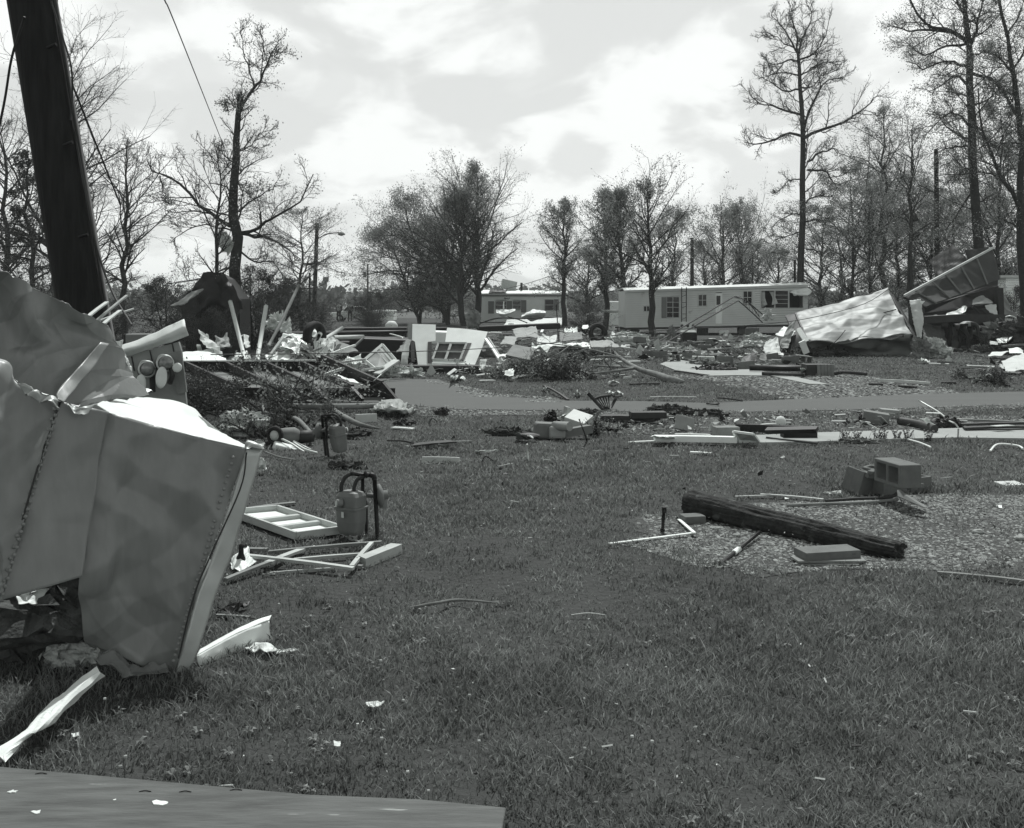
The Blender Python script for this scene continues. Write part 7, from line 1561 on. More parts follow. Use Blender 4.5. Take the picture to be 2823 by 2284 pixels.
rod('dark long beam behind the tire rubble', [('E', 1000, 522, None, 24), ('E', 2060, 505, None, 35)], .10, m_black, 'beam', 'beam', 4)
rod('pale thick pipe lying right of the sloping timber', [('E', 1440, 556, None, 26), ('E', 1690, 550, None, 27)], .11, m_offw, 'pipe', 'pipe', 10)
# ------------------------------------------------------------ rubble in the middle distance
def rscrap(lab, net, mm_, seed, amp=.1, **kw): return scrap(lab, [[('R', x_, y_, None, Y_) for x_, y_, Y_ in r] for r in net], mm_, amp, .4, seed, **{**dict(n=14, k=14, thick=.02, edge=.04), **kw})
rscrap('grey speckled panel leaning in the rubble above the lattice panel', [[(480, 590, 34), (760, 555, 35)], [(520, 690, 33), (800, 680, 33)]], m_grey, 301, .05)
rscrap('pale level panel behind the thin dark stake', [[(785, 680, 31), (1010, 670, 32)], [(770, 755, 29.5), (1000, 740, 30)]], m_offw, 302, .05)
rscrap('dark grey panel right of the thin dark stake', [[(1045, 640, 36), (1310, 625, 37)], [(1050, 745, 33), (1310, 720, 34)]], m_midgrey, 303, .05)
rscrap('long grey floor slab ending at the white stuffed bag', [[(1400, 730, 34), (1640, 720, 36)], [(1400, 805, 31), (1760, 800, 31)]], m_grey, 304, .04, thick=.12)
rscrap('bright torn white lining spread along the fallen tree top', [[(720, 800, 28), (1000, 765, 30), (1380, 770, 30)], [(730, 830, 27), (1000, 800, 28), (1370, 800, 28)]], m_white, 305, .15, edge=.12)
rscrap('white heap of sheeting beside the dark grey panel', [[(1100, 600, 44), (1250, 590, 45)], [(1100, 640, 41), (1250, 630, 42)]], m_white, 306, .2)
rscrap('small white bundle right of the white sheeting', [[(1310, 555, 47), (1375, 552, 47)], [(1310, 580, 46), (1380, 580, 46)]], m_white, 307, .1)
rscrap('slatted grey frame panel left of the speckled panel', [[(400, 675, 31), (550, 680, 31)], [(340, 765, 30), (500, 770, 30)]], m_grey, 308, .03)
rscrap('white torn panel leaning on the dark trunk between the trailers', [[(1650, 630, 46), (1740, 650, 46)], [(1690, 700, 44), (1800, 700, 44)]], m_white_dirty, 309, .1)
rscrap('pale scraps at the foot of the long trailer left end', [[(1860, 650, 44), (1900, 625, 44)], [(1860, 690, 43), (1925, 690, 43)]], m_offw, 310, .1)
lump('white and grey stuffed bag lying on the far grass', ('R', 1850, 800), (1.7, .8, .75), m_cloth, 311, 'stuffed_bag', 'bag', .6, 26)
tire('dark wheel leaning in brush between the trailers', W('R', 1495, 640, 40), .42, .1, (math.radians(80), 0, math.radians(20)))
t = thing('paneling_sheet', 'grey lattice-seamed panel tipped on the leafy brush heap', 'panel', tuple(W('F', 1900, 700, 22.2).xy) + (0,))
c4 = [W('F', 1840, 552, 22.8), W('F', 2060, 590, 22.8), W('F', 2000, 705, 22.0), W('F', 1765, 655, 22.0)]
mb = MB(); mb.prism(c4, .04); mb.build('sheet', m_midgrey, t)
mb = MB()
for k in (.22, .45, .68, .88): mb.beam(c4[0].lerp(c4[1], k) + Vector((0, -.02, .02)), c4[3].lerp(c4[2], k) + Vector((0, -.02, .02)), .02, .015)
for k in (.33, .66): mb.beam(c4[0].lerp(c4[3], k) + Vector((0, -.02, .02)), c4[1].lerp(c4[2], k) + Vector((0, -.02, .02)), .02, .015)
mb.build('seams', m_dark, t)
lump('tan padded cushion behind the braces of the slanting wall fragment', ('F', 1620, 660, None, 25), (.8, .5, .4), m_woodold, 312, 'cushion', 'cushion', .3)
scrap('white scrap right of the braces', [[('F', 1700, 640, None, 24), ('F', 1775, 628, None, 24)], [('F', 1700, 660, None, 23.5), ('F', 1765, 655, None, 23.5)]], m_white, .04, .2, 313)
scrap('white torn sheet lying at the brush heap left foot', [[('F', 1735, 792, None, 21.5), ('F', 1850, 790, None, 21.6)], [('F', 1760, 825, None, 21), ('F', 1840, 830, None, 21)]], m_white, .08, .25, 314)
plank('pale flat board lying left of the brush heap', ('F', 1480, 845, .05), ('F', 1700, 820, .08), .18, .03, m_wood)
plank('white thin board on the grass right of the road end', ('F', 1510, 895, .03), ('F', 1655, 892, .03), .12, .02, m_offw)
scrap('white torn paper pile at the road end', [[('F', 1222, 845, .25), ('F', 1260, 862, .15)], [('F', 1230, 880, .03), ('F', 1370, 882, .02)]], m_white, .1, .15, 315)
plank('thin dark lath on the road end', ('F', 530, 895, .04), ('F', 780, 878, .04), .03, .02, m_woodold)
rod('thin pale stick leaning on the brush heap', [('F', 1680, 805, .03), ('F', 1780, 690, None, 22)], .015, m_wood, 'stick', 'stick')
# antenna mast folded in front of the long trailer
t = thing('antenna_mast', 'long lattice mast bent in the middle and fallen in front of the long trailer', 'antenna mast', tuple(W('Q', 60, 930, 38).xy) + (0,))
A1 = [('Q', 40, 930, None, 37), ('Q', 560, 620, None, 42), ('Q', 1090, 305, None, 45), ('Q', 1230, 345, None, 45.5), ('Q', 1330, 430, None, 46), ('Q', 1470, 550, None, 46.5)]
A2 = [('Q', 100, 965, None, 36.6), ('Q', 640, 645, None, 41.6), ('Q', 1140, 355, None, 44.6), ('Q', 1220, 420, None, 45), ('Q', 1330, 520, None, 45.6), ('Q', 1440, 625, None, 46)]
A3 = [('Q', 1110, 305, None, 45.6), ('Q', 1240, 352, None, 46), ('Q', 1320, 440, None, 46.4), ('Q', 1400, 550, None, 46.8)]
for A_l in (A1, A2, A3): mb = MB(); mb.tube([PT(p) for p in A_l], .028, 6); mb.build('rail', m_dark, t)
mb = MB(); L1, L2 = catmull(np.array([tuple(PT(p)) for p in A1]), 29), catmull(np.array([tuple(PT(p)) for p in A2]), 29)
mb.tube([(L1 if k % 2 else L2)[k] for k in range(29)], .010, 4)
mb.build('lacing', m_midgrey, t)
lump('tangled antenna head at the fallen mast end', ('Q', 1510, 590, None, 46), (.5, .4, .6), m_offw, 320, 'wire_tangle', 'wire tangle', 1.0, 12)
# stove-like chest
c = G('Q', 545, 858); t = thing('stove', 'dark open stove with a white cluttered top standing on the far grass', 'stove', tuple(c))
w_ = (630 - 450) / 4.471 / FP * c.y; h_ = (858 - 755) / 4.471 / FP * c.y
mb = MB(); mb.box(c + Vector((0, .3, h_ / 2)), (w_, .6, h_)); bevel(mb.build('body', m_black, t), .03)
mb = MB(); mb.box(c + Vector((-.02, .3, h_ + .05)), (w_ * .98, .6, .08)); bevel(mb.build('top', m_white, t), .02)
mb = MB(); mb.box(c + Vector((0, .62, h_ + .28)), (w_ * .95, .08, .38)); mb.build('back_panel', m_offw, t)
for k in range(3): mb = MB(); mb.lathe([(.001, .0), (.07, 0), (.07, .03), (.001, .03)], 12, LM(c + Vector((-.25 + k * .25, .56, h_ + .30)), (math.radians(90), 0, 0))); mb.build('knob', m_dark, t)
lump('small dark cloth-wrapped upright bundle by the fallen mast', ('Q', 320, 900), (.45, .35, .9), m_midgrey, 321, 'bundle', 'bundle', .5)
# scattered concrete blocks
GB2 = 'concrete blocks strewn beyond the far walk'
rg = np.random.default_rng(55)
BL = [('Q', 340, 940, 'block directly under the dark wrapped bundle'), ('Q', 470, 950, 'block left of the pair of stacked blocks on the far grass'), ('Q', 580, 925, 'block at the left of the stacked pair on the far grass'), ('Q', 665, 930, 'block in the middle of the far row of blocks'), ('Q', 760, 925, 'right end block of the far row of blocks'),
      ('Q', 725, 970, 'low dark block before the far row of blocks'), ('Q', 850, 1030, 'large pale-grey block in the open right of the near rubble blocks'), ('Q', 960, 1030, 'block touching the large pale-grey one on its right'), ('Q', 490, 1085, 'wide block in front at the walk far edge'), ('Q', 320, 1115, 'sunlit rounded block nearest the walk far edge'),
      ('Q', 180, 1065, 'block at the left behind the sunlit rounded block'), ('Q', 50, 1050, 'tilted block at the left end of the near rubble'), ('H', 1330, 600, 'dark block stacked left of the fallen mast foot'), ('H', 1300, 575, 'upper dark block left of the fallen mast foot'), ('I', 560, 620, 'block beside the wooden crate behind the drive'),
      ('I', 650, 618, 'block right behind the wooden crate'), ('I', 425, 605, 'small dark block left of the pair behind the crate'), ('I', 255, 665, 'block at the right end of the far walk rubble'), ('I', 60, 605, 'block lying left on the far walk edge'), ('I', 120, 620, 'pale tilted block on the far walk edge'), ('I', 1880, 525, 'upper block with visible cores right of the bending people'), ('I', 1925, 540, 'lower block with visible cores right of the bending people'), ('I', 1840, 550, 'flat block left below the cored blocks at right'), ('I', 10, 490, 'lone dark block at the far grass right of the stacked row')]
for i, (z_, x_, y_, lab) in enumerate(BL):
    up_ = z_ == 'I' and x_ > 1800
    block('concrete ' + lab, (z_, x_, y_), (90 if up_ else rg.uniform(-8, 8) + (90 if i % 3 == 0 else 0), rg.uniform(-10, 10), rg.uniform(-25, 25)), .11 + (.2 if 'upper' in lab else 0), GB2, (1.15, 1.1, 1.1))
t = thing('crate', 'slatted wooden crate standing at the gravel drive', 'crate', tuple(G('I', 770, 708)))
c = G('I', 770, 708); w_ = (862 - 678) / 2.458 / FP * c.y; h_ = (708 - 628) / 2.458 / FP * c.y
mb = MB(); mb.box(c + Vector((0, .25, h_ / 2)), (w_, .45, h_ * .94)); mb.build('inner_box', m_dark, t)
for k in range(5): mb = MB(); mb.box(c + Vector((-w_ / 2 + .27 + k * (w_ - .32) / 4, 0.0, h_ / 2)), (w_ / 7, .03, h_)); mb.build('slat', m_woodold, t)
scrap('white paper corner leaning on the slatted crate', [[('I', 628, 652, .25), ('I', 660, 655, .2)], [('I', 640, 688, .01), ('I', 678, 682, .02)]], m_white, .03, .1, 330)
rod('black long timber lying behind the slatted crate', [('I', 285, 650, .12), ('I', 700, 655, .12)], .13, m_black, 'timber', 'timber', 4)
rod('row of black pipe fittings left of the crate', [('I', 370, 690, .08), ('I', 660, 698, .08)], .07, m_dark, 'pipe', 'pipe', 8)
rod('dark knotted timber right of the crate', [('I', 865, 688, .08), ('I', 930, 680, .12), ('I', 1080, 692, .08)], [.09, .07, .09], m_dark, 'timber', 'timber', 6)
for i, (x_, y_, lab) in enumerate(((880, 660, 'leftmost upright stub on the knotted timber'), (905, 655, 'second upright stub on the knotted timber'), (995, 652, 'tall upright stub on the knotted timber'), (1040, 668, 'right upright stub on the knotted timber'))): rod(lab, [('I', x_, y_, None, G('I', 930, 690).y), ('I', x_, 690, .03)], .03, m_dark, 'stub', 'stub')
for i, (x_, y_, w_, lab) in enumerate(((60, 668, .9, 'dark garment heap on the far walk'), (170, 665, .5, 'small dark rag on the far walk'), (10, 630, .5, 'pale cloth heap at the left edge of the far walk'))): lump(lab, ('I', x_, y_), (w_, .35, .2), [m_dark, m_midgrey, m_cloth][i], 340 + i, 'cloth_heap', 'cloth', .8)
for i, (x_, y_, lab) in enumerate(((1870, 735, 'pale torn bag on the near side of the far walk'), (1960, 745, 'second pale torn bag beside the first on the far walk'))): lump(lab, ('H', x_, y_), (.6, .4, .22), m_woodold, 344 + i, 'torn_bag', 'bag', .8)
lump('long dark glove-like rag on the far walk', ('H', 2080, 800), (.9, .3, .14), m_dark, 346, 'rag', 'cloth', .7)
plank('upper long thin stick beside the far walk at left', ('H', 1640, 800, .05), ('H', 1930, 840, .03), .04, .03, m_dark)
plank('long pale pole lying at the drive right of the crate', ('O', 110, 1262, .05), ('O', 830, 1305, .05), .06, .05, m_offw, name='pole', cat='pole')
plank('dark stick left of the long pale pole', ('O', -20, 1318, .03), ('O', 170, 1322, .03), .06, .04, m_dark); plank('dark stick below the long pale pole', ('O', 400, 1345, .03), ('O', 640, 1362, .03), .06, .04, m_dark); plank('short dark bar on the grass right of the long pale pole', ('O', 990, 1300, .03), ('O', 1195, 1302, .03), .10, .05, m_dark)

# loose splinters and shreds too many to count
def litter(name, zone, n, seed, smin, smax, label, white=.5):
    rg = np.random.default_rng(seed); p = np.array(gp(zone)); lo, hi = p.min(0), p.max(0); m = MB(); k = 0
    while k < n:
        q = rg.uniform(lo, hi)
        if not inpoly(np.array([q[0]]), np.array([q[1]]), p)[0]: continue
        if vnoise(np.array([[q[0] * .5, q[1] * .5, seed]]), 3)[0] < rg.uniform(-.9, .5): continue
        L = smin + (smax - smin) * rg.uniform() ** 2.5; a = rg.uniform(0, 6.28); mi = 0 if rg.uniform() < white else (1 if rg.uniform() < .5 else 2)
        c = Vector((q[0], q[1], rg.uniform(.01, .07) + L * .12)); d = Vector((math.cos(a), math.sin(a), rg.uniform(-.3, .5) * (rg.uniform() < .5))).normalized()
        if rg.uniform() < .55: m.beam(c - d * L / 2, c + d * L / 2, L * rg.uniform(.05, .15), L * .04 + .004, rg.uniform(0, 3), mi)
        else:
            u = Vector(rg.normal(size=3)).normalized(); v = u.cross(d).normalized(); s = L * .35; V = [c + d * s * rg.uniform(.5, 1.2), c + v * s * rg.uniform(.4, 1), c - d * s * rg.uniform(.5, 1.2), c - v * s * rg.uniform(.4, 1)]
            V[1] = V[1] + Vector((0, 0, s * .4)); m.add([tuple(x) for x in V], [(0, 1, 2), (0, 2, 3)], mi)
        k += 1
    o = m.build(name, [m_offw, m_woodold, m_dark], origin=(lo[0], lo[1], 0)); tag(o, label, None, None, 'stuff')
litter('small_litter', [('R', 200, 620), ('R', 2100, 640), ('H', 2146, 700), ('H', 1500, 720), ('H', 1200, 900), ('H', 100, 900), ('F', 1500, 830), ('F', 1600, 600)], 900, 1, .08, .7, 'shredded splinters and scraps strewn through the middle rubble')
litter('small_litter', [('I', 100, 430), ('I', 650, 560), ('I', 700, 690), ('I', 100, 680), ('Q', 0, 1000), ('Q', 0, 900), ('Q', 900, 880)], 420, 2, .06, .6, 'splinters and scraps strewn left of the crumpled panel')
litter('small_litter', [('E', 1000, 640), ('E', 2100, 640), ('F', 1500, 860), ('F', 500, 880), ('E', 1500, 900), ('E', 300, 720)], 500, 3, .06, .6, 'shredded scraps around the left wreckage')
litter('small_litter', [('O', 600, 900), ('O', 1500, 760), ('O', 2300, 760), ('O', 2300, 1350), ('O', 1300, 1300), ('O', 700, 1000)], 260, 4, .05, .5, 'small scraps on the grass at the right')
litter('small_litter', [('J', 1000, 130), ('K', 300, 120), ('K', 2300, 110), ('K', 2300, 200), ('K', 700, 245), ('J', 1200, 270)], 420, 5, .03, .22, 'leaf and wood bits over the gravel bed', .25)
litter('small_litter', [('J', -1000, 250), ('J', 1400, 250), ('K', 2146, 320), ('K', 2146, 600), ('J', 1500, 800), ('M', 900, 600), ('N', 100, 200)], 110, 6, .02, .12, 'tiny pale bits dotted over the lawn', .25)
litter('small_litter', [('L', 1300, 380), ('L', 2081, 300), ('J', 2100, 1500), ('T', 2700, 2000), ('T', 2400, 2250), ('T', 700, 2000)], 60, 7, .012, .05, 'tiny dry bits in the near lawn', .25)
litter('small_litter', [('R', 1200, 560), ('R', 1800, 560), ('R', 1800, 700), ('R', 1200, 720)], 200, 8, .1, .8, 'scraps around the trees between the trailers', .4)

# ------------------------------------------------------------ crumpled roof panel at the right
m_crump = mat('crumpled_metal', 0.20, 0.45, 1.2, 0.55, 0.12, 6, metal=.2, stretch=(.25, 1, 2.5), bdist=.02)
t = thing('crumpled_trailer_roof', 'big crumpled shiny metal trailer roof section resting tilted on the grass at right', 'wreckage', tuple(W('I', 1000, 560, 31).xy) + (0,))
tl, tr2, br2, bl2 = W('I', 595, 285, 33.2), W('I', 1225, 115, 33.8), W('I', 1392, 420, 30.9), W('I', 680, 475, 30.6)
mb = MB(); mb.grid(surf([[tl, tl.lerp(tr2, .5), tr2], [tl.lerp(bl2, .5) + Vector((0, -.05, 0)), (tl + tr2 + br2 + bl2) / 4 + Vector((0, -.10, .06)), tr2.lerp(br2, .5)], [bl2, bl2.lerp(br2, .5) + Vector((0, -.1, -.08)), br2]], 70, 90, .10, 1.1, 401, soft=.035), thick=.02)
mb.build('roof_sheet', m_crump, t)
mb = MB(); mb.grid(surf([[bl2, bl2.lerp(br2, .3), bl2.lerp(br2, .6) + Vector((0, -.1, -.08)), br2], [W('I', 690, 520, 31), W('I', 850, 540, 31.3), W('I', 1080, 545, 31.4), W('I', 1400, 510, 31.3)], [W('I', 700, 552, 31.2), W('I', 880, 566, 31.5), W('I', 1100, 578, 31.2), W('I', 1415, 572, 31.4)]], 40, 60, .18, .7, 402, soft=.05, edge=.05), thick=.02); mb.build('folded_skirt', m_crump, t)
mb = MB(); mb.grid(surf([[tr2, W('I', 1300, 215, 34)], [br2, W('I', 1425, 470, 32.5)], [W('I', 1415, 572, 31.5), W('I', 1430, 572, 32.5)]], 30, 10, .04, .5, 403), thick=.02)
mb.grid(surf([[tl + Vector((-.3, .2, -.05)), tl], [W('I', 575, 430, 31.8), W('I', 640, 380, 31.9)], [W('I', 560, 550, 31.5), bl2 + Vector((0, .3, 0))]], 20, 10, .04, .5, 404), thick=.02)
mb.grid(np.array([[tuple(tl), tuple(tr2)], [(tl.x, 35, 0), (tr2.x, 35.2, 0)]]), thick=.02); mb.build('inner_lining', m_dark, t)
mb = MB(); mb.beam(W('I', 615, 385, 31.0), W('I', 672, 475, 30.6), .16, .06, up=(0, 1, 0)); mb.beam(W('I', 640, 470, 30.6), W('I', 672, 552, 30.7), .2, .06, up=(0, 1, 0)); mb.build('edge_board', m_white, t)
mb = MB(); mb.beam(tl + Vector((0, -.03, .02)), bl2 + Vector((0, -.03, 0)), .05, .06); mb.build('edge_trim', m_dark, t)
mb = MB(); mb.tube(smooth_path([W('I', 700, 400, 31.6), W('I', 900, 350, 32), W('I', 1280, 255, 32.2)], 12), .02, 5); mb.build('seam', m_dark, t)
for i, (net, mm_, lab) in enumerate((
    ([[(560, 350, 31), (600, 330, 31.2)], [(500, 470, 30.2), (560, 480, 30.4)], [(490, 500, 30), (540, 520, 30)]], m_grey, 'grey panel leaning left of the crumpled roof'),
    ([[(400, 470, 30), (480, 440, 30.4)], [(380, 520, 29.4), (500, 540, 29.4)], [(400, 560, 29), (520, 560, 29)]], m_offw, 'pale bent board with a round hole left of the crumpled roof'),
    ([[(520, 375, 32), (600, 400, 31.8)], [(460, 420, 31.5), (560, 440, 31.2)]], m_white, 'white sheet edge behind the grey leaning panel'),
    ([[(280, 560, 28.5), (340, 545, 28.6)], [(220, 595, 27.8), (330, 600, 27.8)]], m_dark, 'dark plank scrap pointing left from the rubble by the crumpled roof'),
    ([[(370, 545, 28), (400, 555, 28)], [(345, 600, 27.6), (400, 610, 27.6)]], m_midgrey, 'grey curved scrap in front of the pale bent board'))):
    scrap(lab, [[('I', x_, y_, None, Y_) for x_, y_, Y_ in r] for r in net], mm_, .08, .4, 410 + i, n=14, k=12, thick=.02)
lump('white shredded paper and cloth pile left of the crumpled roof', ('I', 300, 515), (1.2, .5, .35), m_offw, 420, 'paper_pile', 'paper pile', 1.0, 36); lump('second ragged white pile nearer the fallen mast head', ('I', 340, 475), (1.0, .6, .45), m_cloth, 421, 'paper_pile', 'paper pile', 1.0, 30)
rod('thin branch lying over the front of the crumpled roof', [('I', 835, 505, None, 30.2), ('I', 890, 450, None, 30.2), ('I', 935, 395, None, 30.4)], .02, m_bark, 'branch', 'branch')
lump('dark clod of roots under the crumpled roof edge', ('I', 800, 575), (1.6, .5, .35), m_dark, 422, 'turf_clod', 'turf clod', .9); lump('mossy heap under the crumpled roof left corner', ('I', 620, 555), (1.3, .5, .4), m_dark, 423, 'turf_clod', 'turf clod', .9)
# post panel
mb = MB(); mb.grid(surf([[W('O', 548, 150, 30.6), W('O', 620, 140, 30.5), W('O', 695, 130, 30.6)], [W('O', 600, 450, 30.2), W('O', 660, 430, 30.1), W('O', 735, 400, 30.3)], [W('O', 660, 690, 30), W('O', 690, 700, 30), W('O', 712, 720, 30)]], 40, 20, .04, .4, 430, edge=.02), thick=.04)
single(mb, 'wall_panel', m_offw, 'tall narrow pale wall panel standing torn between the roof section and the wreck', 'wall panel')
scrap('small white triangular flag on top of the tall narrow panel', [[('O', 700, 160, None, 30.5), ('O', 752, 158, None, 30.5)], [('O', 702, 200, None, 30.5), ('O', 712, 200, None, 30.5)]], m_white, .02, .2, 431, n=6, k=6)
lump('pale torn insulation tangle at the foot of the tall narrow panel', ('O', 890, 950), (1.0, .5, .75), m_ins, 432, rough=1.0, n=34); lump('dark stringy tangle left of the insulation tangle', ('O', 700, 960), (.6, .4, .8), m_midgrey, 433, 'wire_tangle', 'tangle', 1.0, 30)
scrap('white crushed scrap below the dark stringy tangle', [[('O', 670, 965, .12), ('O', 760, 985, .12)], [('O', 730, 1020, .01), ('O', 825, 1020, .02)]], m_white, .1, .15, 434)
# upended trailer
t = thing('upended_trailer', 'wrecked upended trailer with tilted ribbed roof and dark gutted interior at the right edge', 'wreckage', tuple(W('O', 1400, 800, 37).xy) + (0,))
mb = MB(); R_ = [W('C', 962, 1292, 34.6), W('C', 1352, 1082, 36.6), W('C', 1385, 1215, 36.0), W('C', 1062, 1335, 34.2)]
mb.grid(surf([[R_[0], R_[0].lerp(R_[1], .5), R_[1]], [R_[3], R_[3].lerp(R_[2], .5) + Vector((0, -.1, 0)), R_[2]]], 30, 60, .05, .9, 441), thick=.05); mb.build('roof', mat('dull_roof', .05, .3, 2, .7, .1), t)
mb = MB()
for k in (.12, .3, .45, .62, .8): mb = MB(); mb.beam(R_[0].lerp(R_[1], k) + Vector((0, -.08, 0)), R_[3].lerp(R_[2], k) + Vector((0, -.1, 0)), .05, .05, up=(0, 1, 0)); mb.build('rib', m_midgrey, t)
mb = MB(); mb.beam(R_[0] + Vector((0, -.1, .04)), R_[1] + Vector((0, -.1, .04)), .06, .07); mb.build('edge_trim', m_offw, t)
mb = MB(); mb.grid(surf([[W('C', 1075, 1135, 38), W('C', 1178, 1062, 38)], [W('C', 1125, 1215, 37), W('C', 1260, 1150, 37)]], 16, 16, .03, .6, 442), thick=.05, smooth=False); mb.build('roof_flap', m_dark, t)
mb = MB(); mb.grid(surf([[W('C', 1230, 1090, 37.5), W('C', 1330, 1075, 37.5)], [W('C', 1250, 1140, 37), W('C', 1390, 1150, 37)]], 16, 16, .03, .6, 443), thick=.05, smooth=False); mb.build('roof_flap', m_dark, t)
# gutted body
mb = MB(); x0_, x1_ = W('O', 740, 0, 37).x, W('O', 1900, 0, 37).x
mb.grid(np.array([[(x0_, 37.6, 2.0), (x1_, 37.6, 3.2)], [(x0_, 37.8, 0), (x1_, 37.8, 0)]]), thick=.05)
mb.build('interior_shade_wall', m_dark, t)  # dark colour stands in for the shade inside the gutted body
mb = MB(); mb.prism([W('O', 750, 240, 35.6), W('O', 1300, 80, 36.2), W('O', 1790, -60, 36.4), W('O', 1820, 180, 36.3), W('O', 1400, 215, 35.8), W('O', 1000, 300, 35.6), W('O', 760, 320, 35.5)], .9, dirv=(0, 1, 0)); mb.build('interior_shade_mass', m_black, t)  # solid black mass painted in for the unlit interior under the roof
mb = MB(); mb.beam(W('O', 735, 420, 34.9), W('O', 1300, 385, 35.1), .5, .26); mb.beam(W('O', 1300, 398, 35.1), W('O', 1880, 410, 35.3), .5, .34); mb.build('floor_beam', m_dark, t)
mb = MB(); mb.beam(W('O', 1790, -20, 35.6), W('O', 1805, 400, 35.4), .2, .3, up=(0, 1, 0)); mb.build('corner_post', m_black, t)
mb = MB(); mb.beam(W('O', 760, 345, 35.5), W('O', 1760, 205, 35.6), .08, .12); mb.beam(W('O', 1430, 230, 35.4), W('O', 1640, 380, 35.3), .08, .12); mb.build('brace', m_black, t)
for i, (net, mm_, nm) in enumerate((
    ([[(1080, 320, 35.3), (1300, 240, 35.5), (1350, 250, 35.5)], [(1010, 380, 35), (1200, 350, 35), (1330, 300, 35.2)]], m_alu, 'ceiling_sheet'),
    ([[(1430, 140, 35.5), (1570, 80, 35.7), (1700, 160, 35.7)], [(1430, 200, 35.3), (1560, 200, 35.4), (1710, 190, 35.4)]], m_grey, 'ceiling_sheet'),
    ([[(1590, 210, 35.2), (1760, 200, 35.3)], [(1690, 330, 35), (1780, 350, 35)]], m_offw, 'wall_strip'),
    ([[(1580, 450, 34.8), (1705, 450, 34.8)], [(1690, 660, 34.4), (1735, 660, 34.4)]], m_grey, 'wall_strip'),
    ([[(1830, 80, 36), (1890, 60, 36.2)], [(1840, 220, 35.6), (1960, 260, 35.8)], [(1860, 350, 35.4), (2080, 370, 35.4)]], m_midgrey, 'curved_panel'),
    ([[(740, 480, 35.6), (1020, 500, 35.6)], [(740, 700, 35), (1090, 830, 35)]], m_midgrey, 'wall_sheet'),
    ([[(1150, 480, 36), (1320, 480, 36)], [(1150, 830, 35.6), (1240, 830, 35.6)]], m_midgrey, 'wall_sheet'),
    ([[(1330, 450, 36), (1600, 450, 36)], [(1400, 780, 35.4), (1700, 700, 35.4)]], m_dark, 'wall_sheet'),
    ([[(1880, 400, 34.6), (2060, 410, 34.8)], [(1900, 560, 34), (2080, 540, 34.2)], [(1930, 640, 33.6), (2040, 660, 33.6)]], m_midgrey, 'curved_panel'),
    ([[(870, 345, 35.2), (930, 350, 35.2)], [(890, 390, 35.1), (930, 385, 35.1)]], m_grey, 'wall_strip'),
    ([[(1930, 600, 34.4), (2060, 540, 34.6)], [(1950, 740, 33.8), (2140, 740, 33.8)]], m_grey, 'curved_panel'))):
    scrap(None, [[('O', x_, y_, None, Y_) for x_, y_, Y_ in r] for r in net], mm_, .08, .5, 450 + i, n=16, k=14, thick=.02, name=nm, parent=t)
mb = MB(); mb.tube(smooth_path([W('O', 1885, 380, 34.4), W('O', 1960, 365, 34.3), W('O', 2040, 400, 34.2), W('O', 2085, 480, 34), W('O', 2040, 600, 33.8)], 16), .03, 6); mb.build('bent_rim', m_alu, t)
mb = MB(); mb.grid(surf([[W('I', 1715, 20, 36), W('I', 1735, 15, 36)], [W('I', 1740, 90, 35.6), W('I', 1765, 60, 35.6)]], 8, 5, .02, .3, 470), thick=.02); mb.build('torn_strip', m_white, t)
# bright scraps at the right edge
for i, (net, mm_, lab) in enumerate((
    ([[(1760, 690, 32.6), (1840, 660, 32.8), (2000, 620, 33)], [(1790, 730, 32), (1900, 735, 32), (1950, 690, 32)]], m_white, 'white crumpled star-shaped sheet on the rubble at far right'),
    ([[(1670, 715, 32.4), (1790, 720, 32.4)], [(1665, 760, 32), (1780, 765, 32)]], m_offw, 'small white box lid left of the star-shaped sheet'),
    ([[(1700, 870, 28.5), (1930, 850, 28.8)], [(1640, 925, 27.5), (1830, 915, 27.8)]], m_white_dirty, 'pale pointed sheet lying left of the white panels'),
    ([[(1935, 820, 29.4), (2060, 805, 29.5), (2130, 850, 29.5)], [(1940, 885, 28.8), (2060, 880, 28.8), (2140, 890, 28.8)]], m_white, 'white rumpled sheet behind the big white panel at the right edge'),
    ([[(1825, 990, 25), (2150, 880, 26)], [(1900, 1140, 22.6), (2180, 1120, 23)]], m_offw, 'big white bent panel lying at the right edge'),
    ([[(1800, 1035, 24), (1840, 1040, 24)], [(1840, 1095, 23.4), (1870, 1100, 23.4)]], m_offw, 'small folded flap at the left of the big white bent panel'))):
    scrap(lab, [[('O', x_, y_, None, Y_) for x_, y_, Y_ in r] for r in net], mm_, .035, .6, 480 + i, n=20, k=20, thick=.012)
plank('long level board on the rubble at the far right', ('O', 1700, 775, None, 32.4), ('O', 2250, 780, None, 32.4), .3, .08, m_dark); plank('second board above the long level one at far right', ('O', 1840, 790, None, 31.8), ('O', 2250, 760, None, 32), .1, .06, m_woodold)
brush('torn small branch heap on the grass at the right', [('O', 1420, 1260), ('O', 1550, 1300), ('O', 1700, 1320), ('O', 1850, 1360)], 14, .18, 490, .2, m_leafd, 2, .02, dirx=(.3, 0))
for i, (net, lab) in enumerate((([[(1570, 1190), (1675, 1060)], [(1580, 1215), (1690, 1075)]], 'upright white strip in the torn small branch heap'), ([[(1420, 1290), (1540, 1190)], [(1450, 1305), (1550, 1210)]], 'white curled strip left in the torn small branch heap'), ([[(1360, 1190), (1440, 1210)], [(1370, 1230), (1430, 1240)]], 'white leafy scrap at the left of the small branch heap'))):
    scrap(lab, [[('O', x_, y_, None, G('O', 1550, 1310).y) for x_, y_ in r] for r in net], m_offw, .06, .15, 495 + i, n=10, k=8)
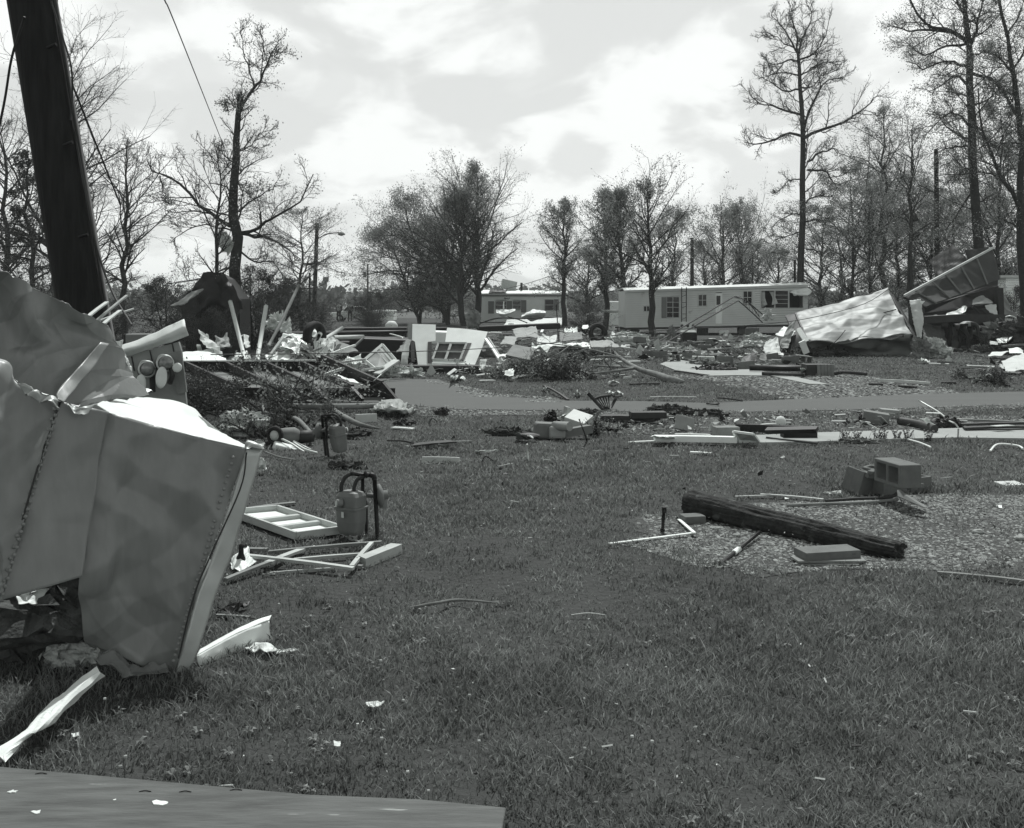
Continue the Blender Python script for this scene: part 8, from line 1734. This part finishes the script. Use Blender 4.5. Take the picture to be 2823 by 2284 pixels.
rod('dark hoop standing in the torn small branch heap', [('O', 1620, 1290, .02), ('O', 1600, 1220, None, 19.6), ('O', 1650, 1175, None, 19.6), ('O', 1710, 1220, None, 19.6), ('O', 1700, 1290, .02)], .02, m_grey, 'hoop', 'hoop')
scrap('small white paper on the grass below the big white panel', [[('O', 1930, 1215, .1), ('O', 1960, 1210, .1)], [('O', 1940, 1238, .01), ('O', 1985, 1235, .01)]], m_white, .03, .1, 500, n=6, k=6)
scrap('tiny white paper on the open grass below the tires', [[('O', 1358, 1035, .06), ('O', 1390, 1035, .06)], [('O', 1360, 1048, .01), ('O', 1390, 1048, .01)]], m_white, .01, .1, 501, n=5, k=5)
for i, (x_, y_, w_, f_, lab) in enumerate(((110, 468, 60, 'I', 'white strip on the far grass right of the stacked blocks'), (975, 850, 100, 'Q', 'white strip on the far grass below the trailer door'), (820, 825, 70, 'Q', 'short white strip below the trailer middle'), (400, 826, 90, 'Q', 'white scrap left of the stove'), (185, 780, 80, 'Q', 'white scrap under the vase-shaped tree'), (600, 973, 140, 'Q', 'pale board in front of the far row of blocks'), (720, 1018, 130, 'Q', 'pale board left of the large pale-grey block'), (1040, 935, 280, 'Q', 'long grey board lying right of the far row of blocks'), (300, 1010, 120, 'Q', 'pale flat board behind the near rubble blocks'))):
    plank(lab, (f_, x_ - w_ / 2, y_ + 2, .04), (f_, x_ + w_ / 2, y_ - 2, .05), .18, .03, m_white if i < 5 else m_offw, seed=600 + i)

# ------------------------------------------------------------ people and car
def person(label, loc, yaw, J, shirt, trousers, hair=m_black):
    """J: joint positions in metres in the person's own frame (x forward, z up)"""
    t = thing('person', label, 'person', tuple(loc), (0, 0, yaw)); I = Matrix.Identity(4)
    skinm = mat('skin', .28, .1, 9, .6, 0)
    names = ['pelvis', 'waist', 'chest', 'neck', 'head', 'crown', 'shL', 'elL', 'haL', 'shR', 'elR', 'haR', 'hipL', 'knL', 'anL', 'toL', 'hipR', 'knR', 'anR', 'toR']
    idx = {n: i for i, n in enumerate(names)}; E = [('pelvis', 'waist'), ('waist', 'chest'), ('chest', 'neck'), ('neck', 'head'), ('head', 'crown'), ('chest', 'shL'), ('shL', 'elL'), ('elL', 'haL'), ('chest', 'shR'), ('shR', 'elR'), ('elR', 'haR'), ('pelvis', 'hipL'), ('hipL', 'knL'), ('knL', 'anL'), ('anL', 'toL'), ('pelvis', 'hipR'), ('hipR', 'knR'), ('knR', 'anR'), ('anR', 'toR')]
    R = dict(pelvis=.12, waist=.115, chest=.13, neck=.05, head=.085, crown=.07, shL=.065, elL=.042, haL=.032, shR=.065, elR=.042, haR=.032, hipL=.085, knL=.055, anL=.038, toL=.035, hipR=.085, knR=.055, anR=.038, toR=.035)
    skin('body', [J[n] for n in names], [(idx[a], idx[b]) for a, b in E], [R[n] for n in names], skinm, t)
    def sub(nm, ns, grow, m_):
        k = {n: i for i, n in enumerate(ns)}; skin(nm, [J[n] for n in ns], [(k[a], k[b]) for a, b in E if a in k and b in k], [R[n] * grow + .008 for n in ns], m_, t)
    sub('jacket', ['pelvis', 'waist', 'chest', 'shL', 'elL', 'shR', 'elR'] if shirt is not m_dark else ['waist', 'chest', 'shL', 'elL', 'haL', 'shR', 'elR', 'haR'], 1.12, shirt)
    sub('trousers', ['pelvis', 'hipL', 'knL', 'anL', 'hipR', 'knR', 'anR'], 1.16, trousers)
    h = Vector(J['crown']); g_ = MB(); g_.lathe([(.001, .075), (.06, .06), (.088, .02), (.09, -.03), (.07, -.07)], 12, Matrix.Translation(h)); g_.build('hair', hair, t, M=I)
    return t
stand = dict(pelvis=(0, 0, .95), waist=(.01, 0, 1.12), chest=(0, 0, 1.34), neck=(.01, 0, 1.5), head=(.03, 0, 1.6), crown=(.02, 0, 1.68), shL=(0, .19, 1.42), elL=(-.04, .26, 1.15), haL=(.1, .24, .92), shR=(0, -.19, 1.42), elR=(-.04, -.26, 1.15), haR=(.1, -.24, .92),
             hipL=(0, .1, .9), knL=(.02, .11, .5), anL=(0, .12, .09), toL=(.16, .13, .035), hipR=(0, -.1, .9), knR=(.02, -.12, .5), anR=(-.03, -.14, .09), toR=(.13, -.16, .035))
bend = dict(pelvis=(-.12, 0, .92), waist=(.05, 0, .99), chest=(.28, 0, .98), neck=(.45, 0, .90), head=(.53, 0, .83), crown=(.58, 0, .78), shL=(.36, .17, .93), elL=(.38, .2, .64), haL=(.42, .16, .38), shR=(.36, -.17, .93), elR=(.4, -.2, .64), haR=(.46, -.14, .4),
            hipL=(-.12, .1, .86), knL=(-.02, .13, .48), anL=(-.1, .16, .09), toL=(.06, .18, .035), hipR=(-.12, -.1, .86), knR=(.06, -.14, .48), anR=(.05, -.18, .09), toR=(.21, -.2, .035))
lean_ = dict(stand); lean_.update(pelvis=(-.03, 0, .93), waist=(.08, 0, 1.08), chest=(.25, 0, 1.24), neck=(.38, 0, 1.34), head=(.45, 0, 1.38), crown=(.48, 0, 1.45), shL=(.3, .18, 1.27), elL=(.4, .22, 1.02), haL=(.5, .16, .8), shR=(.3, -.18, 1.27), elR=(.45, -.2, 1.05), haR=(.6, -.12, .9))
person('person in dark clothes bending deeply with head down beside the wreck', G('O', 1310, 862), math.radians(8), bend, m_dark, m_black)
person('person in dark clothes leaning forward into the wreck behind the bending one', G('O', 1075, 835), math.radians(20), lean_, m_dark, m_dark)
c = W('F', 232, 385, 84); person('person in dark clothes standing by the parked white car far away', (c.x, 84, 0), math.radians(-80), stand, m_black, m_black)
c = W('F', 122, 360, 86); person('person in a dark coat standing left of the other distant one', (c.x, 86, 0), math.radians(-100), stand, m_dark, m_black)
# car
c = W('F', 290, 385, 88); t = thing('parked_car', 'small white car parked far off behind the distant people', 'car', (c.x, 88, 0)); cx_, cy_ = c.x, 88
prof_ = [(-2.1, .35), (-2.15, .6), (-2.05, .82), (-1.3, .9), (-.9, .95), (.9, .95), (1.5, .9), (2.1, .8), (2.15, .55), (2.1, .35)]
mb = MB(); mb.prism([Vector((cx_ + x, cy_ - .8, z)) for x, z in prof_], 1.6, dirv=(0, 1, 0)); bevel(mb.build('body', m_white, t), .06, 2)
mb = MB(); mb.prism([Vector((cx_ + x, cy_ - .68, z)) for x, z in [(-1.15, .93), (-.75, 1.38), (.6, 1.4), (1.15, .93)]], 1.36, dirv=(0, 1, 0)); bevel(mb.build('cabin', m_white, t), .05, 2)
for a_ in ([(-1.0, .98), (-.7, 1.3), (-.08, 1.31), (-.08, .98)], [(.0, .98), (.0, 1.31), (.52, 1.31), (.98, .98)]):
    mb = MB(); mb.prism([Vector((cx_ + x, cy_ - .72, z)) for x, z in a_], .02, dirv=(0, 1, 0)); mb.build('window', m_glass, t)
for x_ in (-1.3, 1.35):
    for y_ in (-.78, .62):
        mb = MB(); mb.lathe([(.001, -.08), (.2, -.08), (.31, -.06), (.32, .06), (.2, .08), (.001, .08)], 18, Matrix.Translation((cx_ + x_, cy_ + y_, .32)) @ Euler((math.radians(90), 0, 0)).to_matrix().to_4x4()); wo = mb.build('wheel', m_rubber, t)
        mb = MB(); mb.lathe([(.001, .09), (.16, .085), (.18, .07)], 14, Matrix.Translation((cx_ + x_, cy_ + y_ - .01, .32)) @ Euler((math.radians(90), 0, 0)).to_matrix().to_4x4()); mb.build('rim', m_alu, wo)
mb = MB(); mb.lathe([(.001, .9), (.5, .85), (.85, .5), (.9, .2), (.85, 0)], 16, LM(W('F', 640, 385, 46), (.2, .1, 0), (.34, .3, .42))); single(mb, 'covered_bundle', m_white_dirty, 'white dome-shaped covered bundle near the foot of the central tree clump', 'bundle')
mb = MB(); c = W('F', 555, 240, 95); mb.box((c.x, 96, c.z - .3), (2.2, 3, 1.4)); bevel(single(mb, 'mobile_home', m_siding2, 'distant pale trailer half hidden at the left of the central tree clump', 'mobile home'), .08)
plank('white slat sticking up among the far rubble before the small trailer', ('R', 870, 545, None, 42), ('R', 828, 632, None, 41), .10, .05, m_white, name='slat', cat='slat')
lump('pale torn sheet draped behind the slanting wall fragment', ('R', 20, 560, None, 30), (.5, .3, .7), m_woodold, 510, 'draped_sheet', 'sheet', .5)
for i in range(4):
    rod(['left', 'second', 'third', 'right'][i] + ' picket of the small white rack before the small trailer', [('R', 443 + i * 16, 520, None, 60), ('R', 443 + i * 16, 592, None, 60)], .05, m_white, 'picket', 'picket', 4, 'pickets of a small white rack')

for i, (x_, y_, Y_, sz, m_, lab) in enumerate(((2060, 740, 33, (1.6, .8, 1.0), m_dark, 'dark tangled wreckage heap at the far right edge'), (1780, 700, 34.5, (1.3, .7, .8), m_midgrey, 'grey torn lining heap under the corner post of the upended trailer'), (1500, 720, 35.5, (1.2, .6, .7), m_dark, 'dark torn heap inside the upended trailer'))):
    lump(lab, ('O', x_, y_, None, Y_), sz, m_, 620 + i, 'wreckage_heap', 'wreckage', 1.0, 26)
brush('tangle of snapped studs at the right edge behind the white panels', [('O', 1900, 800, None, 32), ('O', 2100, 780, None, 32)], 14, .4, 625, .4, m_leafd, 1, .02, name='splinter_tangle', cat='debris tangle')
brush('tangle of sticks left of the crumpled roof section', [('I', 480, 590), ('I', 300, 590), ('I', 600, 590)], 14, .28, 626, .3, m_leaf, 1, .02, name='splinter_tangle', cat='debris tangle')
# broad-leaved weeds in the near lawn
rg = np.random.default_rng(314); m = MB(); k = 0
while k < 260:
    y = 3 * (14 / 3) ** rg.uniform(); x = rg.uniform(-.62, .62) * y
    if vnoise(np.array([[x * .8, y * .8, 7.]]), 12)[0] < .0 or any(inpoly(np.array([x]), np.array([y]), P)[0] for P in EXC + [PAD]): continue
    for j in range(rg.integers(5, 9)):
        a = rg.uniform(0, 6.28); L = rg.uniform(.016, .04); w_ = L * .22; d = np.array([math.cos(a), math.sin(a), 0]); s_ = np.array([-d[1], d[0], 0]) * w_; c_ = np.array([x, y, .012])
        m.add([c_, c_ + d * L * .5 + s_ + [0, 0, L * .45], c_ + d * L + [0, 0, L * .3], c_ + d * L * .5 - s_ + [0, 0, L * .42]], [(0, 1, 2, 3)])
    k += 1
o = m.build('lawn_weeds', mat('weed_leaf', .16, .5, 3, .6, 0, island=.6, transl=.3), origin=(0, 0, 0)); tag(o, 'broad-leaved weed rosettes in the lawn', None, None, 'stuff')
litter('dry_leaves', [('L', 0, 1340), ('L', 1300, 700), ('M', 900, 900), ('J', 1400, 700), ('T', 2823, 1700), ('T', 2823, 2250), ('T', 1500, 2270)], 260, 9, .008, .035, 'dry leaf bits and straw in the near lawn', .45)
# ------------------------------------------------------------ thin haze over the whole place
mb = MB(); mb.box((0, 1570, 15.5), (6040, 3300, 33.0)); hz = mb.build('haze', (hm := bpy.data.materials.new('haze_air')), origin=(0, 0, 0))
hm.use_nodes = True; hm.node_tree.nodes.clear(); pv = hm.node_tree.nodes.new('ShaderNodeVolumePrincipled'); ho = hm.node_tree.nodes.new('ShaderNodeOutputMaterial')
pv.inputs['Color'].default_value = (0.93, 0.97, 0.95, 1); pv.inputs['Density'].default_value = 0.00045; pv.inputs['Anisotropy'].default_value = 0.35
hm.node_tree.links.new(pv.outputs[0], ho.inputs['Volume']); tag(hz, 'thin bright haze in the air', None, None, 'stuff')
